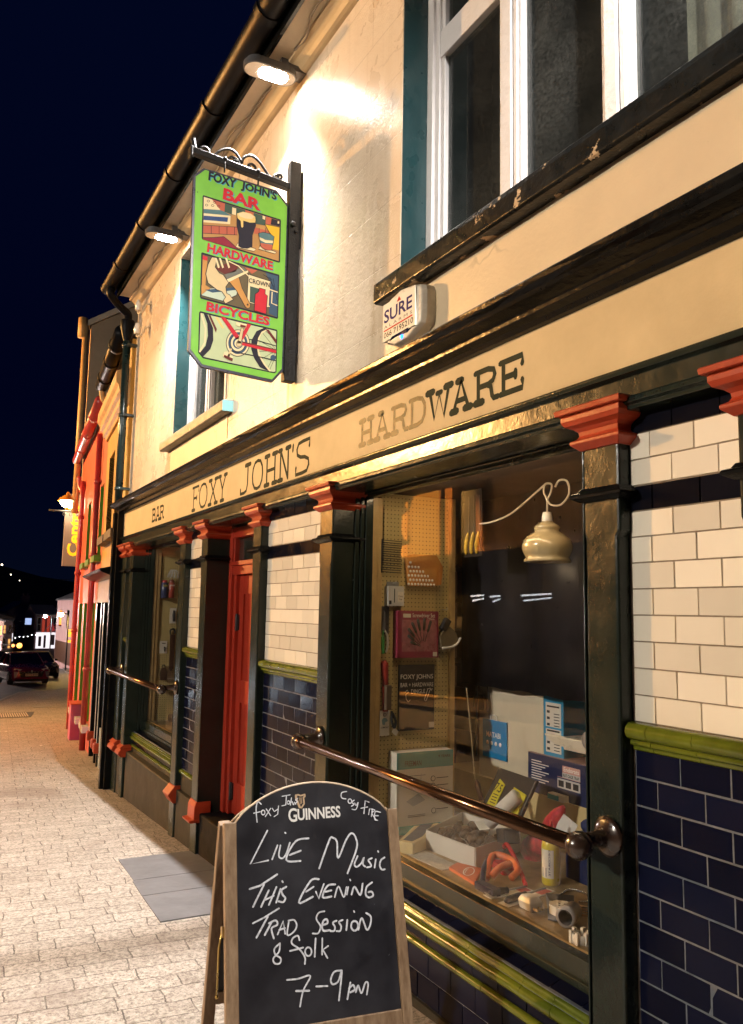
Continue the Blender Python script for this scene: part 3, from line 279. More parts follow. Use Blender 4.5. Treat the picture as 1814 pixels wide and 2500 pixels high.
CHALK=[[0.0048,[[0.1429,0.8444],[0.0842,0.748],[0.1434,0.7542]]],[0.0048,[[0.1751,0.797],[0.1559,0.756]]],[0.0048,[[0.2013,0.834],[0.2039,0.8317]]],[0.0048,[[0.185,0.7962],[0.1785,0.7642],[0.1917,0.7571],[0.2049,0.7723],[0.2169,0.802]]],[0.0048,[[0.2816,0.8103],[0.2367,0.8046],[0.2027,0.7509],[0.2509,0.7437]]],[0.0048,[[0.2523,0.7746],[0.2146,0.7646]]],[0.0048,[[0.3129,0.7157],[0.3525,0.7991],[0.3656,0.8053],[0.379,0.7917],[0.3797,0.7417],[0.4116,0.7955],[0.4321,0.8151],[0.4464,0.7992],[0.447,0.7654],[0.4096,0.6926]]],[0.0048,[[0.4487,0.7423],[0.436,0.7184],[0.444,0.7094],[0.4615,0.7204],[0.4709,0.7363],[0.466,0.7158],[0.4736,0.7077]]],[0.0048,[[0.4996,0.7318],[0.4861,0.7267],[0.4916,0.717],[0.4947,0.7072],[0.4796,0.7047]]],[0.0048,[[0.5128,0.7266],[0.5069,0.702]]],[0.0048,[[0.5226,0.7523],[0.5243,0.7488]]],[0.0048,[[0.5453,0.7302],[0.532,0.7229],[0.5258,0.7066],[0.532,0.6936],[0.5427,0.6935]]],[0.0048,[[0.0805,0.6756],[0.1141,0.6822],[0.1709,0.7103]]],[0.0048,[[0.1273,0.685],[0.0902,0.6236]]],[0.0048,[[0.1421,0.6659],[0.116,0.621]]],[0.0048,[[0.1674,0.6734],[0.1413,0.6243]]],[0.0048,[[0.1295,0.6398],[0.1578,0.6488]]],[0.0048,[[0.1805,0.6663],[0.1651,0.6286]]],[0.0048,[[0.187,0.689],[0.1891,0.6856]]],[0.0048,[[0.1998,0.6712],[0.1839,0.6628],[0.1878,0.6479],[0.1954,0.6385],[0.1879,0.6275],[0.1731,0.6313]]],[0.0048,[[0.3098,0.6836],[0.2813,0.6809],[0.2393,0.6209],[0.2867,0.6337]]],[0.0048,[[0.2909,0.6628],[0.2649,0.6504]]],[0.0048,[[0.2979,0.6473],[0.3059,0.6255],[0.326,0.6676]]],[0.0048,[[0.3646,0.6632],[0.3376,0.6609],[0.3198,0.6293],[0.3496,0.6284]]],[0.0048,[[0.3298,0.6443],[0.3507,0.6464]]],[0.0048,[[0.361,0.6254],[0.3754,0.6562],[0.3919,0.6224],[0.4032,0.6516]]],[0.0048,[[0.4092,0.651],[0.4031,0.6294]]],[0.0048,[[0.4168,0.6731],[0.4185,0.6697]]],[0.0048,[[0.4194,0.6278],[0.4313,0.6498],[0.4497,0.6229],[0.4602,0.6565]]],[0.0048,[[0.4938,0.6576],[0.4737,0.6451],[0.4687,0.6231],[0.4798,0.6127],[0.4945,0.6178],[0.4906,0.6292],[0.4787,0.6291]]],[0.0048,[[0.0882,0.5768],[0.1247,0.5894],[0.1733,0.611]]],[0.0048,[[0.1364,0.5908],[0.0988,0.5356]]],[0.0048,[[0.1481,0.5743],[0.1255,0.5402]]],[0.0048,[[0.1393,0.5714],[0.1612,0.5775],[0.1665,0.5647],[0.1475,0.556],[0.1539,0.5272]]],[0.0048,[[0.1664,0.5372],[0.186,0.5734],[0.1908,0.5365]]],[0.0048,[[0.172,0.5496],[0.1909,0.5522]]],[0.0048,[[0.2049,0.573],[0.1976,0.5327],[0.219,0.5392],[0.2294,0.5561],[0.2212,0.5724],[0.2027,0.5724]]],[0.0048,[[0.3235,0.5873],[0.3038,0.5846],[0.2952,0.5675],[0.3076,0.5459],[0.2994,0.5266],[0.2806,0.5275]]],[0.0048,[[0.3168,0.5481],[0.3315,0.552],[0.3299,0.5631],[0.3183,0.5596],[0.3128,0.5415],[0.319,0.5311],[0.3385,0.5309]]],[0.0048,[[0.3628,0.5557],[0.3497,0.5512],[0.3558,0.5388],[0.3529,0.5274],[0.3406,0.528]]],[0.0048,[[0.3835,0.5556],[0.3703,0.551],[0.3773,0.5385],[0.3733,0.5252],[0.361,0.5258]]],[0.0048,[[0.3995,0.5539],[0.394,0.525]]],[0.0048,[[0.4235,0.578],[0.4251,0.5747]]],[0.0048,[[0.4353,0.5331],[0.4337,0.5272],[0.43,0.5226],[0.425,0.5204],[0.4197,0.521],[0.4151,0.5242],[0.4121,0.5295],[0.4113,0.5357],[0.4129,0.5417],[0.4166,0.5462],[0.4216,0.5485],[0.4269,0.5479],[0.4316,0.5447],[0.4345,0.5394],[0.4353,0.5331]]],[0.0048,[[0.4354,0.5217],[0.4495,0.5547],[0.4642,0.5186],[0.4774,0.5319],[0.4811,0.5554],[0.466,0.5677]]],[0.0048,[[0.1729,0.5115],[0.1552,0.4985],[0.1568,0.4825],[0.1736,0.4694],[0.1701,0.456],[0.1543,0.4579],[0.1505,0.4721],[0.1691,0.4886],[0.1729,0.5115]]],[0.0048,[[0.2364,0.5132],[0.2317,0.5263],[0.2152,0.5212],[0.2115,0.5064],[0.2344,0.4887],[0.2518,0.464],[0.2509,0.4445]]],[0.0048,[[0.2046,0.4864],[0.2478,0.491]]],[0.0048,[[0.2745,0.4765],[0.2732,0.4714],[0.2701,0.4675],[0.2657,0.4657],[0.261,0.4662],[0.2569,0.469],[0.2542,0.4736],[0.2534,0.4789],[0.2547,0.484],[0.2578,0.4879],[0.2622,0.4898],[0.2669,0.4892],[0.271,0.4864],[0.2737,0.4819],[0.2745,0.4765]]],[0.0048,[[0.2897,0.5123],[0.284,0.4614]]],[0.0048,[[0.312,0.5106],[0.3086,0.4642]]],[0.0048,[[0.3301,0.4862],[0.312,0.4775],[0.3259,0.4527]]],[0.0048,[[0.1912,0.4079],[0.2266,0.4065],[0.2669,0.4097],[0.2424,0.372],[0.2302,0.3308]]],[0.0048,[[0.2191,0.3742],[0.2614,0.3696]]],[0.0048,[[0.2846,0.3784],[0.3215,0.3749]]],[0.0048,[[0.3716,0.4119],[0.3459,0.4112],[0.3331,0.3903],[0.3395,0.3775],[0.3577,0.3834],[0.3716,0.4119],[0.3567,0.3306]]],[0.0048,[[0.3977,0.3747],[0.3848,0.3303]]],[0.0048,[[0.3922,0.3596],[0.4062,0.3668],[0.4108,0.3535],[0.3959,0.3479]]],[0.0048,[[0.4138,0.3456],[0.4229,0.364],[0.4286,0.3482],[0.434,0.3419],[0.4483,0.3683],[0.4571,0.3634],[0.4504,0.3349]]],[0.003,[[0.124,0.9265],[0.1125,0.9343],[0.1066,0.913],[0.1087,0.8723]]],[0.003,[[0.0982,0.9003],[0.1198,0.9038]]],[0.003,[[0.1355,0.9003],[0.1348,0.8973],[0.1331,0.8949],[0.1307,0.8937],[0.1281,0.8939],[0.1258,0.8954],[0.1243,0.898],[0.1238,0.9011],[0.1244,0.9041],[0.1261,0.9065],[0.1285,0.9077],[0.1311,0.9075],[0.1334,0.906],[0.135,0.9034],[0.1355,0.9003]]],[0.003,[[0.1403,0.9109],[0.1546,0.8891]]],[0.003,[[0.1553,0.912],[0.1365,0.8874]]],[0.003,[[0.1607,0.9116],[0.1672,0.9008],[0.1798,0.9083]]],[0.003,[[0.1819,0.9174],[0.1783,0.8917],[0.1658,0.8854]]],[0.003,[[0.1953,0.9471],[0.2227,0.9501]]],[0.003,[[0.2101,0.9487],[0.2067,0.9193],[0.1938,0.9171]]],[0.003,[[0.2208,0.926],[0.2203,0.9238],[0.219,0.9222],[0.2171,0.9213],[0.215,0.9214],[0.2132,0.9225],[0.212,0.9243],[0.2116,0.9266],[0.2122,0.9287],[0.2135,0.9304],[0.2154,0.9313],[0.2174,0.9312],[0.2193,0.9301],[0.2205,0.9282],[0.2208,0.926]]],[0.003,[[0.227,0.9401],[0.2224,0.9174]]],[0.003,[[0.2236,0.9246],[0.2293,0.9285],[0.2326,0.9185]]],[0.003,[[0.2344,0.9184],[0.2366,0.9267],[0.241,0.9193]]],[0.003,[[0.2482,0.9371],[0.2411,0.9333],[0.2469,0.927],[0.2411,0.9231]]],[0.003,[[0.4226,0.9494],[0.4044,0.9461],[0.4034,0.93],[0.4186,0.9256]]],[0.003,[[0.4385,0.917],[0.4377,0.914],[0.4358,0.9117],[0.4332,0.9105],[0.4304,0.9107],[0.4279,0.9122],[0.4263,0.9147],[0.4259,0.9178],[0.4267,0.9207],[0.4286,0.923],[0.4313,0.9242],[0.4341,0.9241],[0.4365,0.9226],[0.4381,0.92],[0.4385,0.917]]],[0.003,[[0.448,0.9195],[0.4388,0.9135],[0.4461,0.9065],[0.4369,0.9006]]],[0.003,[[0.4493,0.9107],[0.4536,0.9017],[0.4622,0.9121],[0.4528,0.89],[0.4382,0.891]]],[0.003,[[0.5015,0.9097],[0.4881,0.9157],[0.48,0.874]]],[0.003,[[0.4706,0.8919],[0.4954,0.8947]]],[0.003,[[0.5018,0.8878],[0.497,0.8698]]],[0.003,[[0.5121,0.8871],[0.5063,0.8627]]],[0.003,[[0.5067,0.8875],[0.5212,0.8822],[0.5096,0.8733],[0.5236,0.8507]]],[0.003,[[0.5409,0.8743],[0.5223,0.8777],[0.5179,0.8537],[0.5285,0.8495]]],[0.003,[[0.5188,0.8649],[0.5321,0.864]]]]
HARP=[[[0.2431,0.9468],[0.2506,0.9489],[0.2598,0.945],[0.274,0.9484],[0.2747,0.9424],[0.2689,0.9393],[0.2708,0.9195],[0.2609,0.9074],[0.2545,0.9095],[0.2445,0.9361]],[[0.2502,0.9396],[0.2671,0.9394],[0.2654,0.9241],[0.2594,0.9151]]]
HARP_STRINGS=[[[0.254,0.9398],[0.2586,0.9182]],[[0.2577,0.9395],[0.2615,0.9201]],[[0.2614,0.9397],[0.2635,0.9221]]]
LOGO=[[0.2148,0.8642],[0.3969,0.8653],[0.3991,0.9008],[0.2146,0.9086]]
# ================================================================ material palette
CREAM = rgb((232, 205, 160))
def wall_mat():
    mt, n, l, p = nodes('cream_render'); tc = n.new('ShaderNodeTexCoord').outputs['Object']
    sp = n.new('ShaderNodeSeparateXYZ'); l.new(tc, sp.inputs[0])
    cb = n.new('ShaderNodeCombineXYZ'); l.new(sp.outputs['X'], cb.inputs[0]); l.new(sp.outputs['Z'], cb.inputs[1])
    wob = noise_tex(n, l, 3, 2, .5, tc)
    va = n.new('ShaderNodeVectorMath'); va.operation = 'MULTIPLY_ADD'; l.new(wob.outputs['Color'], va.inputs[0]); va.inputs[1].default_value = (.012, .012, 0); l.new(cb.outputs[0], va.inputs[2])
    bk = n.new('ShaderNodeTexBrick'); l.new(va.outputs[0], bk.inputs['Vector']); bk.offset = .5
    bk.inputs['Scale'].default_value = 1; bk.inputs['Brick Width'].default_value = .62*S; bk.inputs['Row Height'].default_value = .306*S
    bk.inputs['Mortar Size'].default_value = .0028; bk.inputs['Mortar Smooth'].default_value = .35
    nz = noise_tex(n, l, 1.6, 5, .65, tc); nf = ramp(n, l, nz.outputs['Fac'], .3, .75)
    cc = mixc(n, l, nf, (.60, .47, .34), (.68, .555, .415))
    st = n.new('ShaderNodeMapping'); l.new(tc, st.inputs['Vector']); st.inputs['Scale'].default_value = (9, 9, .5)
    sn = noise_tex(n, l, 1.0, 4, .6, st.outputs[0]); sf = ramp(n, l, sn.outputs['Fac'], .50, .76)
    cc = mixc(n, l, mth(n, l, 'MULTIPLY', sf, .5), cc, (.42, .29, .165))
    sk = noise_tex(n, l, 26, 3, .7, tc); skf = ramp(n, l, sk.outputs['Fac'], .69, .72)
    cc = mixc(n, l, mth(n, l, 'MULTIPLY', skf, .35), cc, (.30, .19, .10))
    # rust run-off below the foot of the sign post (root at x=-5)
    dx = mth(n, l, 'ABSOLUTE', mth(n, l, 'SUBTRACT', mth(n, l, 'ADD', sp.outputs['X'], mth(n, l, 'MULTIPLY', sn.outputs['Fac'], .06)), (.545+.02)*S))
    rx = ramp(n, l, dx, .008, .035, (1,1,1), (0,0,0)); rz = ramp(n, l, mth(n, l, 'SUBTRACT', sp.outputs['Z'], 2.78*S), .0, .05, (1,1,1), (0,0,0))
    cc = mixc(n, l, mth(n, l, 'MULTIPLY', mth(n, l, 'MULTIPLY', rx, rz), .85), cc, (.42, .15, .02))
    cc = mixc(n, l, mth(n, l, 'MULTIPLY', bk.outputs['Fac'], .45), cc, (.30, .20, .11))
    cc = mixc(n, l, mth(n, l, 'MULTIPLY', cracks(n, l, tc, .9), .3), cc, (.24, .15, .08))
    l.new(cc, p.inputs['Base Color']); p.inputs['Specular IOR Level'].default_value = .38
    l.new(ramp(n, l, nz.outputs['Fac'], .2, .8, (.22,)*3, (.34,)*3), p.inputs['Roughness'])
    b1 = noise_tex(n, l, 60, 3, .6, tc); b2 = noise_tex(n, l, 12, 3, .55, tc)
    h = mth(n, l, 'ADD', mth(n, l, 'MULTIPLY', b1.outputs['Fac'], .40), mth(n, l, 'MULTIPLY', b2.outputs['Fac'], .55))
    h = mth(n, l, 'SUBTRACT', h, mth(n, l, 'MULTIPLY', bk.outputs['Fac'], .8))
    bp = n.new('ShaderNodeBump'); bp.inputs['Strength'].default_value = .5; bp.inputs['Distance'].default_value = .010
    l.new(h, bp.inputs['Height']); l.new(bp.outputs[0], p.inputs['Normal'])
    return mt
WALL = wall_mat()
BAND = M('cream_band', (.66, .52, .345), .4, crack=1.1, bump=.35, bs=50, var=.08, vs=2, chip=.74, chipcol=(.40, .27, .15), chips=14)
FASC = M('cream_fascia', (.56, .425, .24), .6, spec=.15, bump=.25, bs=80, var=.1, vs=3, chip=.76, chipcol=(.33, .22, .12), chips=20)
DKGREEN = M('dark_green_gloss', (.0125, .0185, .0145), .22, spec=.36, bump=.28, bs=38, var=.2, vs=5, chip=.745, chipcol=(.20, .19, .15), chips=16)
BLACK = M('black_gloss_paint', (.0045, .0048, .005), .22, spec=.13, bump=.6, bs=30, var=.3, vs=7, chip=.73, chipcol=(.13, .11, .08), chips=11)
SILLB = M('peeling_black_sill', (.006, .007, .007), .3, spec=.22, bump=.9, bs=26, var=.3, vs=7, chip=.59, chipcol=(.50, .36, .22), chips=4.5)
SILLW = M('weathered_sill', (.17, .15, .11), .5, bump=.6, bs=30, var=.35, vs=9, chip=.66, chipcol=(.42, .36, .26), chips=8)
TEAL = M('teal_paint', (.005, .030, .034), .3, bump=.4, bs=40, var=.12, vs=4, chip=.78, chipcol=(.3, .35, .33), chips=20)
TEALL = M('pale_teal_paint', (.12, .26, .27), .4, bump=.4, bs=40, var=.15, vs=6)
WHITEP = M('white_window_paint', (.52, .495, .485), .42, bump=.5, bs=50, var=.07, vs=8, chip=.75, chipcol=(.35, .3, .25), chips=14)
RED = M('brick_red_paint', (.35, .042, .014), .36, spec=.35, bump=.4, bs=40, var=.15, vs=9, chip=.765, chipcol=(.32, .2, .16), chips=18)
DOORRED = M('door_red_paint', (.30, .026, .012), .35, bump=.2, bs=60, var=.12, vs=5)
GROUT = M('grout', (.20, .155, .11), .9, var=.3, vs=20)
GROUTL = M('pale_grout', (.115, .125, .145), .9, var=.25, vs=20, chip=.7, chipcol=(.5, .38, .24), chips=9)
def tile_mat(name, c, rough, var=.05, mott=0, chip=.77, chipc=(.10, .07, .05)):
    mt = M(name, c, rough, island=.36 if c[0] > .3 else .7, var=var, vs=3, coat=.35 if c[0] > .3 else 0, spec=.5 if c[0] > .3 else .06, chip=chip, chipcol=chipc, chips=22, bump=.10, bs=9); return mt
WTILE = tile_mat('cream_glazed_tile', (.74, .68, .57), .17)
KTILE = tile_mat('black_glazed_tile', (.0045, .005, .009), .12, .3, chip=.8)
BTILE = tile_mat('navy_glazed_tile', (.0048, .0060, .0185), .16, .3, chip=.79, chipc=(.06, .05, .05))
OLIVE = M('olive_glaze', (.095, .115, .010), .15, bump=.12, bs=14, var=.35, vs=5, coat=.12)
PLASTER = M('grey_painted_plaster', (.024, .022, .017), .65, spec=.15, bump=.6, bs=26, var=.3, vs=3, chip=.74, chipcol=(.32, .20, .09), chips=7)
WOOD = M('varnished_frame', (.42, .29, .12), .4, bump=.3, bs=50, var=.22, vs=7)
SOFF = M('soffit_paint', (.50, .43, .33), .55, bump=.4, bs=30, var=.15, vs=3, chip=.72, chipcol=(.2, .13, .08), chips=9)
SOFFB = M('soffit_bed_mould', (.50, .36, .20), .5, bump=.3, bs=30, var=.12, vs=3)
GUT = M('black_gutter', (.005, .005, .006), .42, bump=.12, bs=12, var=.3, vs=6, spec=.07)
PIPE = M('green_downpipe', (.009, .022, .021), .3, bump=.25, bs=24, var=.3, vs=6, coat=.2)
LETTER = M('faded_letter_paint', (.042, .042, .024), .42, spec=.10, bump=.5, bs=60, var=.35, vs=14, chip=.70, chipcol=(.42, .30, .16), chips=22)
LETTERN = M('letter_paint', (.030, .036, .024), .6, spec=.02, bump=.2, bs=60, var=.2, vs=12, chip=.76, chipcol=(.45, .33, .18), chips=18)
BROWNK = M('dark_varnish', (.045, .018, .009), .4, var=.3, vs=6, bump=.2)
BRASS = M('bronze_rail', (.115, .052, .022), .2, metal=.85, bump=.08, bs=14, var=.25, vs=5, coat=.4)
BALL = M('painted_iron_knob', (.040, .022, .014), .24, bump=.5, bs=28, var=.35, vs=12, coat=.45)
GLASS = glass_mat('shop_glass', .003, boost=.58, wob=.02)
DIRTYGL = glass_mat('dirty_upper_glass', .34, (.60, .63, .62), (.075, .08, .078), .7, fine=True)
GLASSD = glass_mat('door_glass', .03, (.8, .75, .6))
PAPER = M('white_card', (.62, .58, .50), .6, var=.05)
NAVY = M('navy_card', (.012, .020, .075), .4, var=.1)
CYAN = M('cyan_card', (.02, .24, .45), .4, var=.08)
AQUA = M('aqua_card', (.06, .30, .30), .45, var=.1)
INKB = M('black_ink', (.010, .010, .012), .5, var=.1)
INKW = M('white_ink', (.75, .74, .70), .6, var=.04)

def gz(x): return .0454*x                     # level of the sloping pavement along the front
# ================================================================ the pub
pub = thing('pub_building', 'cream rendered pub with black cornice and green tiled shopfront', 'building', (-5, 0, 0))
WY = .05
b = MB()                                      # upper wall, built round its two window openings
X0, X1, Z0, Z1 = -8.86, 2.2, 2.30, 4.735
ops = [(-7.128, -5.60, 2.93, 4.56), (-3.144, -.55, 2.95, 4.56)]
b.box(X0, ops[0][0], WY, .32, Z0, Z1); b.box(ops[0][1], ops[1][0], WY, .32, Z0, Z1); b.box(ops[1][1], X1, WY, .32, Z0, Z1)
for a, c, z0, z1 in ops: b.box(a, c, WY, .32, Z0, z0); b.box(a, c, WY, .32, z1, Z1)
b.build('wall', WALL, pub)
b = MB()                                      # smooth aprons below the sills
b.box(-7.15, -5.58, WY-.005, WY, 2.49, 2.85); b.build('apron', BAND, pub); b = MB(); b.box(-3.18, 2.2, WY-.005, WY, 2.49, 2.845)
b.build('apron', BAND, pub)
b = MB(); b.box(-3.1435, -3.141, WY+.004, .197, 2.95, 4.56); b.build('window_reveal', TEAL, pub); b = MB(); b.box(-7.1275, -7.125, WY+.004, .182, 2.93, 4.56)
b.build('window_reveal', TEAL, pub)
def sash(name, x0, x1, z0, z1, yf, stiles, trans, lab, blind=None, gl=DIRTYGL):
    f = MB()
    f.box(x0, x0+.052, yf-.012, yf+.05, z0, z1); f.box(x0+.052, x0+.085, yf+.004, yf+.05, z0, z1); f.box(x0+.085, stiles[0][0], yf+.016, yf+.05, z0, z1)
    f.box(x1-.12, x1, yf, yf+.05, z0, z1)
    prev = stiles[0][0]
    for a, c in stiles[1:]:
        f.box(a, c, yf+.01, yf+.055, z0, z1); f.box(a+.03, c-.045, yf-.010, yf+.01, z0, z1); f.box(c-.04, c-.015, yf-.002, yf+.01, z0, z1)
        prev = c
    f.box(x0+.05, x1-.1, yf+.006, yf+.05, z0, z0+.055); f.box(x0+.05, x1-.1, yf+.006, yf+.05, z1-.05, z1)
    for a, c in trans: f.box(x0+.085, stiles[1][0], yf+.008, yf+.052, a, c)
    w_ = f.build('window', WHITEP, pub, bevel=.004, label=lab)
    g = MB(); g.box(x0+.06, x1-.06, yf+.038, yf+.042, z0+.02, z1-.02); g.build('pane', gl, w_)
    if blind:
        k = MB(); n = 60; vs = []; fs = []
        for i in range(n+1):
            x = blind[0]+(blind[1]-blind[0])*i/n
            for z in (z0, z1): vs.append((x, yf+.13+.018*math.sin(i*1.1)+.01*math.sin(i*.37), z))
        fs = [(2*i, 2*i+2, 2*i+3, 2*i+1) for i in range(n)]; k.add(vs, fs, 0, True)
        k.build('curtain', M('net_curtain', (.78, .67, .52), .8, var=.25, vs=5), w_)
    return w_
sash('window', -3.144, -.55, 2.95, 4.56, .197, [(-3.03,), (-2.60, -2.455), (-2.01, -1.875), (-1.32, -1.2)], [(4.03, 4.165)], 'large dark upper window with thick white mullions', (-1.74, -.6))
sash('window', -7.128, -5.60, 2.93, 4.56, .182, [(-7.02,), (-6.62, -6.50), (-6.12, -6.0)], [(3.7, 3.8)], 'upper window half hidden behind the hanging sign', (-6.98, -5.7))
b = MB(); b.box(-7.0, -5.7, .36, .38, 2.9, 4.6); b.build('dark_backing', M('dark_backing', (.012, .010, .009), .9), pub); b = MB(); b.box(-3.05, -.6, .5, .52, 2.9, 4.6); b.build('dark_backing', M('dark_backing', (.012, .010, .009), .9), pub)  # dark sheets standing in for the shade of the unlit rooms
def wsill(x0, x1, zt, h, mt, lab):
    k = MB(); n = max(6, int((x1-x0)/.12)); vs = []; fs = []
    prof = [(WY, zt+.012), (-.028, zt), (-.031, zt-.02), (-.030, zt-h), (-.018, zt-h-.008), (WY, zt-h-.004)]
    for i in range(n+1):
        x = x0+(x1-x0)*i/n
        for j, (y, z) in enumerate(prof):
            a = .0035*noise.noise((x*7, j*3.1, 1)) if 0 < j < 5 else 0
            vs.append((x, y+a, z+a))
    q = len(prof)
    for i in range(n):
        for j in range(q): fs.append((i*q+j, (i+1)*q+j, (i+1)*q+(j+1) % q, i*q+(j+1) % q))
    fs += [tuple(range(q)), tuple(n*q+j for j in range(q))[::-1]]
    k.add(vs, fs); return k.build('window_sill', mt, pub, bevel=.003, label=lab)
wsill(-3.248, 2.2, 2.928, .088, SILLB, 'black sill with flaking paint')
sl = wsill(-7.26, -5.478, 2.878, .074, SILLW, 'grey weathered sill with teal end')
b = MB(); b.box(-5.478, -5.474, -.029, WY, 2.80, 2.877); b.build('painted_end', TEALL, sl)
# ---- cornice, fascia, lintel
b = MB(); FX0, FX1 = -8.84, 2.2
prof = [(WY, 2.505), (-.135, 2.488), (-.142, 2.480), (-.138, 2.462), (-.118, 2.452), (-.112, 2.440), (-.080, 2.430), (-.062, 2.424), (-.060, 2.408), (-.030, 2.398), (-.022, 2.384), (-.002, 2.381), (WY, 2.381)]
n_ = 70; vs = []; fs = []
for i in range(n_+1):
    x = FX0+(FX1-FX0)*i/n_
    for j, (y, z) in enumerate(prof):
        a = .004*noise.noise((x*4.3, j*1.7, 5)) if 0 < j < 6 else 0
        vs.append((x, y+a, z+a*.8))
q = len(prof)
for i in range(n_):
    for j in range(q): fs.append((i*q+j, (i+1)*q+j, (i+1)*q+(j+1) % q, i*q+(j+1) % q))
fs += [tuple(range(q)), tuple(n_*q+j for j in range(q))[::-1]]
b.add(vs, fs); b.build('cornice', BLACK, pub, bevel=.002)
b = MB(); b.box(-8.76, 2.2, 0, WY+.1, 2.128, 2.392); fascia = b.build('fascia', FASC, pub)
def lettering(word, boxes, z0, z1, wd, mt):
    k = MB(); slab(k, word, boxes, z0, z1, 0, wd); return k.build('lettering', mt, fascia)
lettering('BAR', [(-7.52, -7.40), (-7.375, -7.245), (-7.235, -7.10)], 2.198, 2.306, .021, LETTERN)
lettering('FOXY', [(-6.225, -6.06), (-6.045, -5.84), (-5.80, -5.60), (-5.575, -5.40)], 2.168, 2.343, .020, LETTERN)
lettering("JOHN'S", [(-5.115, -4.925), (-4.89, -4.70), (-4.66, -4.475), (-4.44, -4.275), (-4.25, -4.21), (-4.19, -3.995)], 2.166, 2.342, .021, LETTERN)
lettering('HARD', [(-3.408, -3.285), (-3.258, -3.133), (-3.105, -2.972), (-2.953, -2.828)], 2.200, 2.313, .020, LETTER)
lettering('WARE', [(-2.81, -2.637), (-2.63, -2.508), (-2.476, -2.34), (-2.322, -2.197)], 2.198, 2.313, .022, LETTERN)
b = MB()
b.profx([(.02, 2.136), (-.028, 2.136), (-.034, 2.128), (-.030, 2.116), (-.012, 2.108), (-.010, 2.052), (-.024, 2.046), (-.026, 2.032), (-.012, 2.024), (-.010, 2.014), (.14, 2.014), (.14, 2.136)], -8.80, 2.2)
b.build('lintel', DKGREEN, pub, bevel=.002)
b = MB(); b.box(-8.83, -8.775, -.06, .1, -.5, 2.42); b.build('end_post', BLACK, pub, bevel=.006); b = MB(); b.box(-8.90, -8.83, -.09, .1, -.5, 2.40); b.build('end_post', BLACK, pub, bevel=.006)
# ---- pilasters with capitals, collars, base blocks
def pilaster(xl, xr, style):
    g = gz((xl+xr)/2)-.04; c = .010
    k = MB()
    k.loft([(g, xl+.006, xr-.010, 0, .30), (1.655, xl+.006, xr-.010, 0, .30), (1.672, xl-.001, xr, 0, .30), (1.97, xl-.001, xr, 0, .30)])
    p_ = k.build('pilaster', DKGREEN, pub, bevel=.008)
    k = MB(); e = lambda z, d, u=0: (z, xl-d, xr+d, -d*.9, .2)
    k.loft([e(1.925, .006), e(1.945, .030), e(1.955, .030), e(1.962, .014), e(1.972, .008), e(1.984, .010), e(1.994, .022), e(2.003, .042), e(2.017, .050), e(2.030, .050), e(2.036, .046), e(2.037, .064), e(2.052, .067), e(2.056, .062)])
    k.build('capital', RED, p_, bevel=.002)
    k = MB(); k.loft([e(1.764, .008), e(1.776, .030), e(1.783, .034), e(1.789, .030), e(1.794, .014), e(1.806, .006)])
    k.build('collar', BLACK, p_, bevel=.0015)
    k = MB()
    if style == 1: k.loft([(-.050, xl-.012, xr+.012, -.05, .1), (-.034, xl-.012, xr+.012, -.055, .1), (-.028, xl-.006, xr+.006, -.020, .1), (.055, xl-.006, xr+.006, -.018, .1), (.085, xl-.002, xr+.002, -.006, .1), (.092, xl, xr, .003, .1)])
    elif style == 2: k.loft([(-.040, xl-.004, xr+.004, -.010, .1), (.022, xl-.006, xr+.006, -.052, .1), (.030, xl-.006, xr+.006, -.048, .1), (.082, xl-.002, xr+.002, -.006, .1), (.088, xl, xr, .003, .1)])
    else: k.loft([(.0, xl-.004, xr+.004, -.02, .1), (.03, xl-.010, xr+.010, -.050, .1), (.055, xl-.010, xr+.010, -.040, .1), (.075, xl-.004, xr+.004, -.02, .1), (.085, xl-.008, xr+.008, -.034, .1), (.115, xl, xr, .003, .1)])
    k.build('base_block', RED, p_, bevel=.004)
PIL = [(-8.762, -8.545, 3), (-8.385, -8.235, 3), (-6.517, -6.362, 2), (-5.930, -5.780, 1), (-4.836, -4.690, 1), (-3.845, -3.690, 1), (-1.904, -1.757, 1), (-1.352, -1.200, 1)]
for a in PIL: pilaster(*a)
# ---- tiled bays
def tiles(mb, x0, x1, z0, z1, rows, tw, y, gap=.0017, off=0, mi=0, rnd=None, tilt=.013):
    rnd = rnd or random
    h = (z1-z0)/rows
    for r in range(rows):
        za = z0+r*h+gap/2; zb = z0+(r+1)*h-gap/2; x = x0-(tw/2 if (r+off) % 2 else 0)
        while x < x1:
            a = max(x, x0)+gap/2; c = min(x+tw, x1)-gap/2; x += tw
            if c-a < .008: continue
            t1 = rnd.uniform(-1, 1)*tilt*.5*(c-a); t2 = rnd.uniform(-1, 1)*tilt*.5*(zb-za); q = .0016; d = y+.006
            fr = [(a+q, y+t1+t2, za+q), (c-q, y-t1+t2, za+q), (c-q, y-t1-t2, zb-q), (a+q, y+t1-t2, zb-q)]
            bk = [(a, d, za), (c, d, za), (c, d, zb), (a, d, zb)]
            mb.add(fr+bk, [(0,1,2,3),(0,4,5,1),(1,5,6,2),(2,6,7,3),(3,7,4,0)], mi)
TY = .046
def rollmould(mb, x0, x1, ytile, prof, seg=.155, off=0.0):
    x = x0-off
    while x < x1:
        a = max(x, x0)+.0008; c = min(x+seg, x1)-.0008; x += seg
        if c-a < .004: continue
        dy = random.uniform(-.0012, .0012); dz = random.uniform(-.001, .001)
        mb.profx([(ytile+py+dy, pz+dz) for py, pz in prof], a, c, 0, True)
def arcp(cy, cz, r, a0, a1, n=9): return [(cy+r*math.cos(math.radians(a0+(a1-a0)*i/n)), cz+r*math.sin(math.radians(a0+(a1-a0)*i/n))) for i in range(n+1)]
